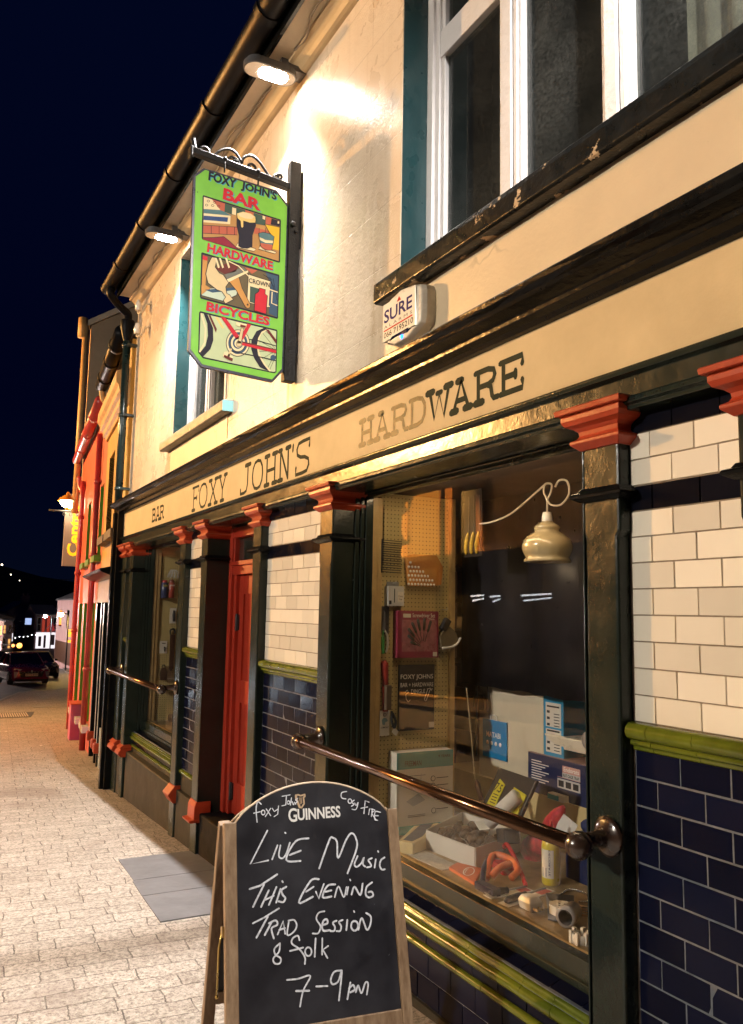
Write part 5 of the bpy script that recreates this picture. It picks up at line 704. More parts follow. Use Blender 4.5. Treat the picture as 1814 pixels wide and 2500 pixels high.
for n_, (lv, c, wd, pts) in enumerate(SIGN_ART):
    d = .0095+lv*.00055
    if wd: k.ribbon([sp(q, d+.0002) for q in pts], wd*.8, (1,0,0), pi[c])
    else:
        P = [sp(q, d) for q in pts]; cx = sum(p[1] for p in P)/len(P); k.prism(P, (.0003, 0, 0), pi[c])
k.build('picture', pm, bd_)
k = MB()
for t, c, qd in SIGN_TEXT:
    h = qd[3][1]-qd[0][1]
    if t != 'CROWN': write(k, t, [sp((q[0]-h*.09, q[1]-h*.07), .0098) for q in qd], .045, pi['shade'])
    write(k, t, [sp(q, .0152 if t == 'CROWN' else .0106) for q in qd], .01 if t == 'CROWN' else .042, pi[c])
k.build('lettering', pm, bd_)
a, c = SIGN_BAR; k = MB(); pa = Vector(sp(a)); pb = Vector(sp(c)); pb = pb+(pb-pa).normalized()*.04
k.obox(pa+Vector((-.025, 0, -.004)), pb-pa, (.044, 0, 0), (0, 0, .036)); k.obox(pa+Vector((-.03, -.012, -.03)), (.06, 0, 0), (0, .014, 0), (0, 0, .06)); k.tube([pa+Vector((0, .02, .02)), pa+Vector((0, .005, .085))], [.012, .016], 8)
for f in (.3, .62): q = pa.lerp(pb, f); k.tube([q+Vector((.018, 0, .03)), q+Vector((.018, 0, -.055))], .006, 6); k.sphere(q+Vector((.018, 0, .03)), .014, 8)
k.build('bracket_arm', IRON, hs, bevel=.003)
k = MB()
for s_ in SIGN_SCROLL: k.tube(smooth_path([sp(q) for q in s_], 4), .0085, 7)
k.build('scrollwork', IRON, hs)
k = MB(); k.box(XS-.028, XS+.028, -.03, WY-.012, 2.735, 4.08); k.box(XS-.018, XS+.018, WY-.012, WY, 3.55, 3.75); k.box(XS-.018, XS+.018, WY-.012, WY, 2.9, 2.98); k.tube([(XS+.03, -.01, 3.68), (XS+.05, -.01, 3.68)], .016, 8); k.tube([(XS+.03, .01, 3.64), (XS+.045, .01, 3.64)], .012, 8)
k.build('post', IRON, hs, bevel=.003)
# ================================================================ chalkboard
BB, BL, BU, BN = Vector((-2.431, -.885, -.1104)), Vector((.12589, .99204, 0)), Vector((-.24951, .03166, .96785)), Vector((.96015, -.12184, .25152))
def bp(s, t, d=0): return BB+BL*s+BU*t+BN*d
cb = thing('chalkboard', 'wooden A-board with chalked live music notice on the pavement', 'A-board', (-2.6, -.6, gz(-2.6)))
OAK = M('weathered_pine', (.33, .205, .105), .6, bump=.3, bs=30, var=.25, vs=9, chip=.72, chipcol=(.16, .09, .05), chips=8)
def oak_grain():
    mt, n, l, p = nodes('pine_grain'); tc = n.new('ShaderNodeTexCoord').outputs['Object']; mp = n.new('ShaderNodeMapping'); l.new(tc, mp.inputs['Vector'])
    mp.inputs['Rotation'].default_value = (0, math.radians(14.5), 0); mp.inputs['Scale'].default_value = (26, 26, 1.6)
    nz = noise_tex(n, l, 1.6, 6, .65, mp.outputs[0]); n2 = noise_tex(n, l, 5, 4, .6, tc)
    cc = mixc(n, l, ramp(n, l, nz.outputs['Fac'], .32, .68), (.15, .085, .042), (.29, .195, .115)); cc = mixc(n, l, mth(n, l, 'MULTIPLY', ramp(n, l, n2.outputs['Fac'], .55, .75), .5), cc, (.16, .10, .06))
    l.new(cc, p.inputs['Base Color']); p.inputs['Roughness'].default_value = .55; bq = n.new('ShaderNodeBump'); bq.inputs['Strength'].default_value = .35; bq.inputs['Distance'].default_value = .003
    l.new(nz.outputs['Fac'], bq.inputs['Height']); l.new(bq.outputs[0], p.inputs['Normal']); return mt
PINE = oak_grain()
def slate_mat():
    mt, n, l, p = nodes('chalk_slate'); tc = n.new('ShaderNodeTexCoord').outputs['Object']; nz = noise_tex(n, l, 2.6, 6, .65, tc); n2 = noise_tex(n, l, 38, 3, .7, tc)
    cc = mixc(n, l, ramp(n, l, nz.outputs['Fac'], .35, .72), (.0065, .0062, .009), (.032, .032, .039)); cc = mixc(n, l, ramp(n, l, n2.outputs['Fac'], .74, .76), cc, (.13, .13, .14))
    l.new(cc, p.inputs['Base Color']); l.new(ramp(n, l, nz.outputs['Fac'], .3, .7, (.36,)*3, (.5,)*3), p.inputs['Roughness']); return mt
SLATE = slate_mat()
fp = thing  # noqa
def panel(P, sgn, parent, name):
    k = MB()
    for s0, s1, tt in ((0, .039, .877), (.5655, .60, .884)): k.obox(P(s0, -.005, -.018*sgn), P(s1, 0, 0)-P(s0, 0, 0), P(0, tt+.005, 0)-P(0, 0, 0), P(0, 0, .034*sgn)-P(0, 0, 0))
    k.obox(P(.039, .235, -.014*sgn), P(.5655, 0, 0)-P(.039, 0, 0), P(0, .045, 0)-P(0, 0, 0), P(0, 0, .024*sgn)-P(0, 0, 0))
    fr = k.build(name, PINE, parent, bevel=.003)
    arc = [(.039, .876)]+[(x, .876+.109*(1-((x-.304)/.265)**2)**.8) for x in [.039+.53*i/22 for i in range(1, 22)]]+[(.5655, .878)]
    k = MB(); k.prism([P(.039, .262, -.004*sgn)]+[P(.5655, .262, -.004*sgn)]+[P(s, t, -.004*sgn) for s, t in arc[::-1]], P(0, 0, .007*sgn)-P(0, 0, 0)); bo = k.build('slate', SLATE, fr)
    k = MB(); k.tube([P(s, t, 0) for s, t in arc], .0042, 6); k.build('arched_edge', M('pale_edge', (.42, .32, .22), .5, var=.3, vs=20), fr)
    return fr, bo
fr, bo = panel(lambda s, t, d: bp(s, t, d), 1, cb, 'front_frame')
HB = Vector((-.49, .062, 0)); HB.z = gz(-2.92)-gz(-2.431)
BU2 = (bp(0, .877, -.075)-(BB+HB)); BU2.normalize(); BN2 = BL.cross(BU2).normalized()
panel(lambda s, t, d: BB+HB+BL*s+BU2*t+BN2*d, 1, cb, 'back_frame')
k = MB()
for s in (.02, .582): 
    k.obox(bp(s-.012, .79, -.036), BL*.004, BU*.06, BN*.02); k.lathe([(.004, -.03), (.004, .03)], bp(s, .80, -.03), BU, 8)
k.build('hinge', BRASS, cb)
k = MB(); q0 = bp(-.004, .56, -.02); k.obox(bp(-.006, .545, -.03), BL*.006, BU*.03, BN*.026); k.tube([q0, q0+Vector((-.012, -.004, -.05)), q0+Vector((-.014, -.004, -.19))], .0035, 6); k.sphere(q0+Vector((-.014, -.004, -.195)), .006, 8); k.build('brass_stay', M('brass', (.55, .38, .12), .3, metal=.8), cb)
k = MB()
CHALKM = M('chalk_marker', (.56, .57, .60), .9, var=.3, vs=90, spec=.05)
for i, (wd, pts) in enumerate(CHALK):
    P = smooth_path([bp(s, t, .0035+.00004*i) for s, t in pts], 5) if len(pts) > 3 else [bp(s, t, .0035+.00004*i) for s, t in pts]
    k.ribbon(P, wd*(1.0+.28*random.random()), BN)
k.build('chalk_writing', CHALKM, fr)
k = MB(); g = [bp(s, t, .0042) for s, t in LOGO]
write(k, 'G', [g[0].lerp(g[1], .0), g[0].lerp(g[1], .165), g[3].lerp(g[2], .165), g[3]], .02); e0 = .04; up = (g[3]-g[0])
write(k, 'UINNESS', [g[0].lerp(g[1], .175)+up*.07, g[1]+up*.07, g[1]+up*.90, g[0].lerp(g[1], .175)+up*.90], .025); k.build('lettering', M('printed_white', (.66, .64, .60), .6, var=.05), fr)
k = MB(); 
o_ = HARP[0]; i_ = HARP[1]
for j in range(len(o_)): k.ribbon([bp(*o_[j], .0043), bp(*o_[(j+1) % len(o_)], .0043)], .0052, BN)
for st in HARP_STRINGS: k.ribbon([bp(*st[0], .0043), bp(*st[1], .0043)], .0016, BN)
k.ribbon([bp(*o_[0], .0044), bp(*o_[9], .0044), bp(*o_[8], .0044)], .0075, BN); k.build('harp_emblem', M('printed_gold', (.48, .33, .20), .6), fr)
# ================================================================ hardware in the big window
PX = -3.688                                    # face of the pegboard
def card(name, label, cat, y0, y1, z0, z1, mt, th=.03, group=None, x=PX):
    t = thing(name, label, cat, (x, (y0+y1)/2, z0), group); k = MB(); k.box(x, x+th, y0, y1, z0, z1); k.build('box', mt, t, bevel=.002); return t
def hook(t, y, z): k = MB(); k.tube([(PX, y, z), (PX+.05, y, z-.002), (PX+.055, y, z+.008)], .0022, 6); k.build('peg', M('steel', (.4, .4, .4), .35, metal=.9), t)
MAG = M('maroon_card', (.22, .022, .050), .4, var=.12)
t = card('screwdriver_set', 'maroon boxed screwdriver set hung on the pegboard', 'screwdriver set', .352, .598, 1.193, 1.430, MAG, .045)
k = MB(); write(k, 'Screwdriver Set', quad_yz(.44, .575, 1.398, 1.418, PX+.0458), .0); write(k, '7 Pieces', quad_yz(.53, .572, 1.386, 1.395, PX+.0458)); k.build('lettering', INKW, t)
k = MB(); k.box(PX+.045, PX+.0457, .38, .587, 1.225, 1.385); k.build('picture', M('card_picture', (.30, .10, .12), .3, var=.3, vs=20), t)
k = MB()
for i in range(7):
    a = math.radians(200-i*27); y, z = .50+.085*math.cos(a+.3)*.9, 1.30+.065*math.sin(a+.3); c = Vector((PX+.047, .505, 1.245)); e = Vector((PX+.047, y, z+.01)); d = (e-c)
    k.tube([c+d*.25, c+d*.7], .0016, 5); k.tube([c+d*.66, c+d*.74, c+d*1.1, c+d*1.16], [.003, .007, .008, .004], 8)
k.build('screwdrivers', INKB, t)
k = MB(); k.box(PX+.045, PX+.0458, .385, .43, 1.396, 1.415); k.box(PX+.045, PX+.0458, .565, .59, 1.20, 1.222); k.build('stickers', PAPER, t)
t = card('pub_tea_towel', 'black printed cloth with white pub lettering on the pegboard', 'tea towel', .385, .598, .828, 1.156, M('black_cloth', (.012, .010, .013), .6, var=.2), .012)
k = MB(); write(k, 'FOXY JOHNS', quad_yz(.394, .588, 1.078, 1.108, PX+.0128)); write(k, 'BAR + HARDWARE', quad_yz(.394, .590, 1.045, 1.066, PX+.0128)); write(k, 'DINGLE', quad_yz(.457, .540, 1.012, 1.033, PX+.0128))
k.build('lettering', INKW, t); k = MB(); X_ = PX+.0128
k.ribbon([(X_, .585, 1.032), (X_, .57, 1.028), (X_, .548, .975), (X_, .542, .972), (X_, .536, .98), (X_, .556, 1.03)], .003, (1,0,0)); k.ribbon([(X_, .552, 1.032), (X_, .572, 1.036), (X_, .578, 1.024)], .003, (1,0,0))
k.build('tool_drawing', INKW, t); k = MB(); k.ribbon([(X_, .42, 1.02), (X_, .435, 1.03), (X_, .44, 1.018), (X_, .425, 1.008), (X_, .428, .985), (X_, .44, .97), (X_, .452, .98)], .003, (1,0,0)); k.build('tool_drawing', INKW, t)
k = MB(); k.box(PX+.012, PX+.0127, .565, .597, .838, .866); k.build('price_sticker', PAPER, t)
t = card('clothes_peg_pack', 'white carton of clothes pegs high on the pegboard', 'carton', .298, .392, 1.453, 1.553, M('grey_white_card', (.50, .50, .49), .4, var=.06), .04)
k = MB(); k.box(PX+.04, PX+.0407, .355, .385, 1.475, 1.525); k.build('label_panel', PAPER, t)
k = MB(); write(k, 'Clothes', quad_yz(.358, .383, 1.498, 1.508, PX+.0412)); write(k, 'Pegs', quad_yz(.362, .380, 1.482, 1.492, PX+.0412)); k.box(PX+.04, PX+.0408, .333, .338, 1.47, 1.54); k.box(PX+.04, PX+.0408, .305, .318, 1.462, 1.48); k.build('print', INKB, t)
k = MB(); k.box(PX+.018, PX+.022, .30, .37, 1.553, 1.575); k.build('hang_tab', M('grey_card', (.20, .20, .20), .5), t); hook(t, .335, 1.57)
t = thing('garden_shears', 'small shears with one green and one white handle on a card', 'shears', (PX, .30, 1.21))
k = MB(); k.box(PX, PX+.003, .268, .326, 1.31, 1.45); k.build('backing_card', M('dark_blister', (.06, .055, .05), .3), t)
k = MB(); k.tube(smooth_path([(PX+.012, .292, 1.33), (PX+.014, .284, 1.30), (PX+.014, .286, 1.25), (PX+.012, .292, 1.215)]), [.005]*6+[.010]*6+[.009]*4, 8); k.build('green_handle', M('green_plastic', (.05, .26, .05), .3), t)
k = MB(); k.tube(smooth_path([(PX+.012, .296, 1.33), (PX+.014, .312, 1.30), (PX+.014, .314, 1.25), (PX+.012, .306, 1.22)]), .006, 8); k.build('white_handle', M('ivory_plastic', (.6, .57, .5), .35), t)
k = MB(); k.prism([(PX+.01, .284, 1.33), (PX+.01, .300, 1.33), (PX+.01, .298, 1.42), (PX+.01, .290, 1.43)], (.004, 0, 0)); k.build('blade', M('steel', (.4, .4, .4), .35, metal=.9), t)
t = thing('wire_brush', 'red handled wire brush hanging upright at the edge of the pegboard', 'brush', (PX, .30, .93))
k = MB(); k.tube([(PX+.02, .29, 1.18), (PX+.02, .295, 1.165), (PX+.02, .30, 1.10), (PX+.02, .303, 1.05)], [.012, .020, .017, .014], 10); k.tube([(PX+.02, .303, 1.05), (PX+.02, .302, .93)], [.018, .015], 8); k.build('handle', M('red_plastic', (.28, .030, .02), .3, var=.2), t)
k = MB(); k.box(PX+.03, PX+.055, .29, .318, .94, 1.06); k.build('bristles', M('wire', (.12, .08, .05), .6), t)
t = thing('price_tag', 'tall white swing ticket with a small dog head drawn on it', 'tag', (PX, .30, .81))
k = MB(); k.box(PX+.02, PX+.022, .272, .327, .812, .934); k.build('card', PAPER, t)
k = MB(); write(k, 'COMFORT', quad_yz(.278, .322, .848, .856, PX+.0226), .01); k.lathe([(.007, 0), (.009, 0), (.009, .0004), (.007, .0004)], (PX+.0222, .30, .914), (1,0,0), 16); k.build('print', INKB, t)
k = MB(); k.prism([(PX+.0222, .282, .888), (PX+.0222, .295, .900), (PX+.0222, .308, .897), (PX+.0222, .318, .886), (PX+.0222, .312, .880), (PX+.0222, .304, .878), (PX+.0222, .300, .864), (PX+.0222, .288, .866)], (.0004, 0, 0)); k.build('dog_drawing', M('pale_blue_ink', (.2, .32, .36), .6), t)
k = MB(); k.tube([(PX, .30, .94), (PX+.03, .30, .938)], .002, 5); k.build('string', INKB, t)
t = thing('dog_lead', 'dark leather lead with white barcode ticket hanging beside the tea towel', 'dog lead', (PX, .345, .80))
k = MB(); k.tube(smooth_path([(PX+.02, .34, .93), (PX+.03, .335, .89), (PX+.03, .35, .85), (PX+.025, .36, .88), (PX+.02, .345, .92)]), .007, 7); k.build('strap', INKB, t)
k = MB(); k.obox((PX+.03, .335, .83), (0, .026, -.022), (0, .014, .022), (.001, 0, 0)); k.build('ticket', PAPER, t)
t = thing('safety_goggles', 'clear safety goggles in a bag hanging at the pegboard edge', 'goggles', (PX, .64, 1.23))
k = MB(); k.prism([(PX+.03, .60, 1.30), (PX+.03, .64, 1.365), (PX+.03, .69, 1.33), (PX+.03, .715, 1.28), (PX+.03, .69, 1.25), (PX+.03, .61, 1.245)], (.03, 0, 0)); k.build('bag', M('smoked_plastic', (.16, .13, .08), .15, var=.2), t, bevel=.006)
k = MB(); k.tube(smooth_path([(PX+.066, .61, 1.243), (PX+.068, .66, 1.247), (PX+.068, .70, 1.265), (PX+.066, .72, 1.295)]), .006, 8); k.build('rim', PAPER, t)
k = MB(); k.obox((PX+.04, .60, 1.345), (0, .035, .055), (0, .03, -.02), (.03, 0, 0)); k.build('strap', INKB, t, bevel=.004); hook(t, .645, 1.44)
t = thing('work_gloves', 'orange work gloves in a white spotted bag, uppermost on the pegboard', 'gloves', (PX, .5, 1.55))
k = MB(); k.prism([(PX+.02, .40, 1.70), (PX+.02, .44, 1.72), (PX+.02, .58, 1.72), (PX+.02, .62, 1.66), (PX+.02, .61, 1.57), (PX+.02, .55, 1.556), (PX+.02, .42, 1.558)], (.03, 0, 0)); k.build('bag', M('orange_knit', (.34, .13, .02), .6, var=.25, bump=.4, bs=60), t, bevel=.008)
k = MB()
for i in range(9):
    for j in range(6):
        y, z = .412+i*.019+(j % 2)*.009, 1.566+j*.022
        if y < .57 and z < 1.69-.6*(y-.41): k.lathe([(.0001, .0), (.007, .0), (.006, .0015), (.0001, .002)], (PX+.0505, y, z), (1,0,0), 8)
k.build('grip_dots', PAPER, t)
t = thing('wire_rack', 'dark wire comb rack with thin teeth, at top of the pegboard', 'rack', (PX, .33, 1.62))
k = MB(); k.tube([(PX+.02, .27, 1.62), (PX+.02, .27, 1.79)], .004, 6)
for i in range(15): k.tube([(PX+.02, .27, 1.625+i*.0115), (PX+.02, .385, 1.622+i*.0115)], .0022, 5)
k.build('wires', INKB, t)
# freeman carton and what stands on the display floor
FX = -3.60
t = thing('water_heater_carton', 'white and aqua carton standing against the pegboard', 'carton', (FX-.03, .5, .33))
k = MB(); k.box(FX-.085, FX, .335, .665, .345, .735); k.build('box', PAPER, t, bevel=.003)
k = MB(); k.box(FX, FX+.0008, .335, .665, .655, .735); k.box(FX, FX+.0008, .335, .665, .345, .385); k.build('aqua_band', AQUA, t)
k = MB(); write(k, 'FREEMAN', quad_yz(.38, .475, .668, .694, FX+.0016), .01); write(k, '9 YEARS', quad_yz(.575, .645, .700, .713, FX+.0016), .02)
for z in (.60, .565, .51, .45): k.box(FX+.0008, FX+.0014, .565, .635, z, z+.003)
for z in (.425, .432, .62): k.box(FX+.0008, FX+.0014, .40, .50, z, z+.002)
for y, z in ((.545, .60), (.545, .565), (.55, .445)): k.lathe([(.011, 0), (.014, 0), (.014, .0005), (.011, .0005)], (FX+.0008, y, z), (1,0,0), 16)
k.build('lettering', INKB, t)
k = MB(); k.prism([(FX+.0008, .39, .50), (FX+.0008, .43, .475), (FX+.0008, .50, .50), (FX+.0008, .46, .535)], (.0006, 0, 0)); k.tube(smooth_path([(FX+.001, .45, .55), (FX+.001, .47, .58), (FX+.001, .475, .63)]), .0012, 5); k.build('picture', M('pale_grey_ink', (.35, .35, .34), .6), t)
FZ = .33
SBX = M('cream_card', (.60, .47, .22), .5, var=.15)
t = thing('pill_shaped_box', 'low cream box with dark top beside the aqua carton', 'box', (-3.45, .37, FZ))
k = MB(); k.prism([(-3.40, .235, FZ), (-3.34, .275, FZ), (-3.40, .385, FZ), (-3.62, .60, FZ), (-3.66, .50, FZ)], (0, 0, .052)); k.build('box', SBX, t, bevel=.003)
k = MB(); k.prism([(-3.405, .262, FZ+.0525), (-3.365, .285, FZ+.0525), (-3.42, .375, FZ+.0525), (-3.60, .55, FZ+.0525), (-3.625, .50, FZ+.0525)], (0, 0, .0008)); k.build('top_print', M('dull_navy', (.04, .045, .07), .4), t)
t = thing('paper_strip', 'long grey printed leaflet lying along the front of the display floor', 'leaflet', (-3.2, .3, FZ))
k = MB(); k.prism([(-3.34, .25, FZ+.001), (-3.09, .27, FZ+.001), (-3.10, .37, FZ+.001), (-3.37, .36, FZ+.001)], (0, 0, .002)); k.build('sheet', M('grey_paper', (.40, .37, .32), .7, var=.2, vs=30), t)
TR = [Vector((-3.40, .385, FZ)), Vector((-3.06, .42, FZ)), Vector((-3.185, .76, FZ)), Vector((-3.62, .74, FZ))]
t = thing('white_tray', 'white cardboard tray full of bulbs in the display window', 'tray', (-3.3, .57, FZ))
k = MB(); k.prism(TR, (0, 0, .006)); h = Vector((0, 0, .085)); fl = Vector((0, 0, 0))
for i in range(4):
    a, c = TR[i], TR[(i+1) % 4]; nn = (c-a).cross(Vector((0,0,1))).normalized()*.004; k.prism([a, c, c+h, a+h], nn)
k.build('tray', PAPER, t)
k = MB(); r_ = random.Random(4)
for i in range(70):
    u, v = r_.random(), r_.random(); p = (TR[0]*(1-u)+TR[1]*u)*(1-v)+(TR[3]*(1-u)+TR[2]*u)*v; p = p*.86+Vector((-3.3, .57, FZ))*.14; k.sphere((p.x, p.y, FZ+.03+.05*r_.random()*(1-abs(u-.5))), r_.uniform(.018, .03), 8, 0, (1, 1, .85))
k.build('bulbs', M('dry_bulbs', (.075, .042, .02), .7, bump=.6, bs=40, var=.4, vs=30), t)
k = MB(); k.prism([(-3.32, .60, .445), (-3.21, .55, .440), (-3.16, .58, .455), (-3.22, .64, .475), (-3.28, .63, .462)], (0, .002, .003)); k.build('crumpled_ticket', PAPER, t)
ORG = M('orange_card', (.48, .10, .02), .4, var=.08)
t = thing('fish_box', 'flat orange pack printed with a white fish outline', 'pack', (-2.98, .33, FZ))
k = MB(); k.prism([(-3.09, .305, FZ), (-2.875, .285, FZ), (-3.015, .425, FZ), (-3.13, .375, FZ)], (0, 0, .012)); k.build('pack', ORG, t, bevel=.002)
k = MB(); c = Vector((-3.0, .345, FZ+.0135)); P = [c+Vector((.055*math.cos(a)-.055*math.cos(a)*.2, .028*math.sin(a)-.03*math.cos(a), 0)) for a in [2*math.pi*i/20 for i in range(21)]]; k.ribbon(P, .004, (0,0,1))
for i in range(4): k.ribbon([c+Vector((-.03+.016*i, .02-.02*i, 0)), c+Vector((-.02+.016*i, -.004-.012*i, 0))], .003, (0,0,1))
k.build('fish_outline', INKW, t)
t = thing('hand_saw', 'small hand saw with orange and black grip lying on the floor', 'saw', (-2.85, .37, FZ))
k = MB(); P = smooth_path([(-2.87, .34, FZ+.02), (-2.93, .40, FZ+.06), (-2.97, .46, FZ+.075), (-2.90, .49, FZ+.07), (-2.83, .47, FZ+.05), (-2.81, .42, FZ+.03)], 5); k.tube(P, .014, 10); k.tube(smooth_path([(-2.86, .36, FZ+.03), (-2.87, .41, FZ+.055), (-2.88, .47, FZ+.06)]), .015, 10); k.build('grip', M('orange_plastic', (.58, .11, .02), .35), t)
k = MB(); k.tube(smooth_path([(-2.84, .30, FZ+.02), (-2.91, .36, FZ+.05), (-2.985, .45, FZ+.07), (-2.96, .50, FZ+.08)], 4), .012, 8); k.box(-2.84, -2.72, .262, .30, FZ+.002, FZ+.03); k.build('frame', M('navy_plastic', (.012, .012, .04), .3), t)
k = MB(); k.prism([(-2.87, .29, FZ+.006), (-2.70, .24, FZ+.006), (-2.70, .27, FZ+.006), (-2.86, .34, FZ+.006)], (0, 0, .002)); k.build('blade', M('steel', (.4, .4, .4), .35, metal=.9), t)
def driver(a, c, lab):
    a, c = Vector(a), Vector(c); t = thing('screwdriver_card', lab, 'screwdriver', ((a+c)/2), 'carded screwdrivers'); d = c-a; s_ = d.cross(Vector((0,0,1))).normalized()*.026
    k = MB(); k.prism([a-s_, c-s_, c+s_, a+s_], (0, 0, .003)); k.build('backing_card', PAPER, t)
    u = Vector((0, 0, .014)); k = MB(); k.tube([a+d*.05+u, a+d*.10+u, a+d*.32+u, a+d*.42+u, a+d*.46+u], [.008, .014, .015, .011, .013], 10); k.build('handle', INKB, t)
    k = MB(); k.tube([a+d*.46+u, a+d*.9+u], .004, 6); k.build('shaft', M('steel', (.4, .4, .4), .35, metal=.9), t)
    k = MB(); k.prism([a+d*.72-s_*.8+Vector((0,0,.0035)), a+d*.95-s_*.8+Vector((0,0,.0035)), a+d*.95+s_*.8+Vector((0,0,.0035)), a+d*.72+s_*.8+Vector((0,0,.0035))], (0, 0, .0006)); k.build('print', M('card_red', (.4, .05, .04), .5), t)
driver((-2.74, .25, FZ), (-2.74, .46, FZ), 'carded screwdriver lying left, next to the saw'); driver((-2.64, .25, FZ), (-2.70, .53, FZ), 'carded screwdriver with red print lying nearest to the plugs')
IV = M('ivory_plastic', (.6, .57, .5), .35)
t = thing('plug_pack', 'square white socket adaptor on a black and clear card', 'adaptor', (-2.48, .37, FZ))
k = MB(); k.prism([(-2.44, .30, FZ+.004), (-2.37, .36, FZ+.004), (-2.55, .52, FZ+.02), (-2.62, .44, FZ+.02)], (0, 0, .003)); k.build('card', M('slate_blue_card', (.10, .115, .16), .3), t)
k = MB(); k.prism([(-2.56, .405, FZ+.0215), (-2.49, .465, FZ+.0215), (-2.55, .52, FZ+.0235), (-2.62, .44, FZ+.0235)], (0, 0, .002)); k.build('header', INKB, t)
k = MB(); c = Vector((-2.455, .375, FZ+.012)); P = [c+Vector((.05*math.cos(a), .045*math.sin(a), 0)) for a in [math.pi/8+2*math.pi*i/8 for i in range(8)]]; k.prism(P, (0, 0, .03)); pl = k.build('adaptor', IV, t, bevel=.005)
k = MB()
for dx, dy in ((-.012, .0), (.004, -.014), (.004, .014)): k.box(c.x+dx-.005, c.x+dx+.005, c.y+dy-.003, c.y+dy+.003, FZ+.0415, FZ+.0425)
k.build('socket_holes', INKB, t)
t = thing('loose_plug', 'loose ivory three pin plug beside the screwdrivers', 'plug', (-2.56, .33, FZ))
k = MB(); k.loft([(FZ, -2.60, -2.53, .295, .345), (FZ+.03, -2.605, -2.525, .29, .35), (FZ+.05, -2.595, -2.54, .30, .34)]); k.build('body', IV, t, bevel=.006)
k = MB()
for dx in (0, .022): k.box(-2.525, -2.50, .30+dx, .308+dx, FZ+.012, FZ+.02)
k.build('pins', M('brass', (.55, .38, .12), .3, metal=.8), t)
t = thing('pipe_coupling', 'grey plastic pipe coupling lying by the window frame', 'pipe fitting', (-2.33, .33, FZ))
k = MB(); k.lathe([(.026, 0), (.036, 0), (.036, .03), (.031, .034), (.031, .08), (.024, .08), (.024, .0)], (-2.36, .31, FZ+.036), (-.5, 1, .05), 22); k.build('sleeve', M('grey_plastic', (.30, .27, .25), .35), t)
t = thing('white_fitting', 'white toothed plastic fitting at the front corner of the display', 'pipe fitting', (-2.24, .27, FZ))
k = MB(); k.lathe([(.02, 0), (.03, 0), (.03, .03), (.02, .03)], (-2.24, .27, FZ), (0,0,1), 16)
for i in range(6): a = i*math.pi/3; k.box(-2.24+.03*math.cos(a)-.006, -2.24+.03*math.cos(a)+.006, .27+.03*math.sin(a)-.006, .27+.03*math.sin(a)+.006, FZ, FZ+.04)
k.build('body', PAPER, t)
t = thing('twine_bundle', 'small bundle of raffia sticks beside the adaptor', 'bundle', (-2.48, .44, FZ)); k = MB()
for i in range(16): k.tube([(-2.52+.006*(i % 4), .38+.004*i, FZ+.006+.006*(i//4)), (-2.42+.006*(i % 4), .44+.004*i, FZ+.008+.006*(i//4))], .003, 5)
k.build('sticks', M('raffia', (.42, .24, .10), .7, var=.3), t)
t = thing('beaded_chain', 'silver beaded chain coiled on the display floor', 'chain', (-2.6, .52, FZ)); k = MB()
for i in range(52): a = i*.11; k.sphere((-2.59+.06*math.cos(a*1.1)+.02*math.sin(2.3*a), .53+.085*math.sin(a), FZ+.006), .0055, 6)
k.build('beads', M('chrome', (.7, .7, .7), .15, metal=1), t)
REDP = M('red_plastic_gloss', (.46, .018, .022), .25, var=.1)
t = thing('scrubbing_brush', 'red long handled dish brush with black bristles', 'brush', (-2.95, .52, FZ))
k = MB(); k.tube(smooth_path([(-3.09, .60, FZ+.06), (-3.0, .545, FZ+.10), (-2.92, .52, FZ+.075), (-2.83, .49, FZ+.03), (-2.76, .455, FZ+.012)], 5), [.013]*4+[.010]*17, 8); k.prism([(-3.05, .50, FZ), (-2.93, .47, FZ), (-2.90, .53, FZ), (-3.02, .57, FZ)], (0, 0, .03)); k.build('handle', REDP, t, bevel=.004)
k = MB(); k.obox((-3.12, .58, FZ+.075), (.10, -.03, .02), (.02, .07, 0), (-.01, 0, .06)); k.build('bristles', INKB, t, bevel=.006)
t = thing('net_bag', 'red net bag with a white header card beside the yellow bottle', 'net bag', (-2.95, .72, FZ))
k = MB(); P = [(-3.10, .76, FZ+.02), (-3.02, .74, FZ+.07), (-2.93, .72, FZ+.14), (-2.86, .70, FZ+.22), (-2.80, .69, FZ+.285)]; k.tube(smooth_path(P, 6), [.055, .06, .062, .064, .064, .064, .062, .06, .056, .05, .046, .042, .04, .04, .042, .045, .045, .043, .04, .036, .032, .026, .02, .014, .01], 10); k.build('net', M('red_net', (.42, .015, .03), .5, bump=.8, bs=40, var=.4, vs=30), t)
k = MB(); k.obox((-2.83, .67, FZ+.19), (.095, .0, -.03), (.02, .02, .07), (0, .002, 0)); k.build('header_card', M('grey_white_card', (.50, .50, .49), .4, var=.06), t)
t = thing('yellow_bottle', 'yellow squeeze bottle of wood glue standing in the display', 'bottle', (-2.76, .58, FZ))
k = MB(); k.lathe([(.001, 0), (.034, 0), (.037, .006), (.037, .15), (.034, .17), (.020, .19), (.016, .20), (.016, .215), (.001, .216)], (-2.76, .585, FZ), k=20); k.build('bottle', M('yellow_plastic', (.58, .46, .02), .3), t)
k = MB()
for i in range(8):
    a0 = -2.0+i*.2; a1 = a0+.2; k.add([(-2.76+  .0377*math.cos(a0), .585+  .0377*math.sin(a0), FZ+.03), (-2.76+  .0377*math.cos(a1), .585+  .0377*math.sin(a1), FZ+.03), (-2.76+  .0377*math.cos(a1), .585+  .0377*math.sin(a1), FZ+.14), (-2.76+  .0377*math.cos(a0), .585+  .0377*math.sin(a0), FZ+.14)], [(0,1,2,3)])
k.build('label_panel', PAPER, t)
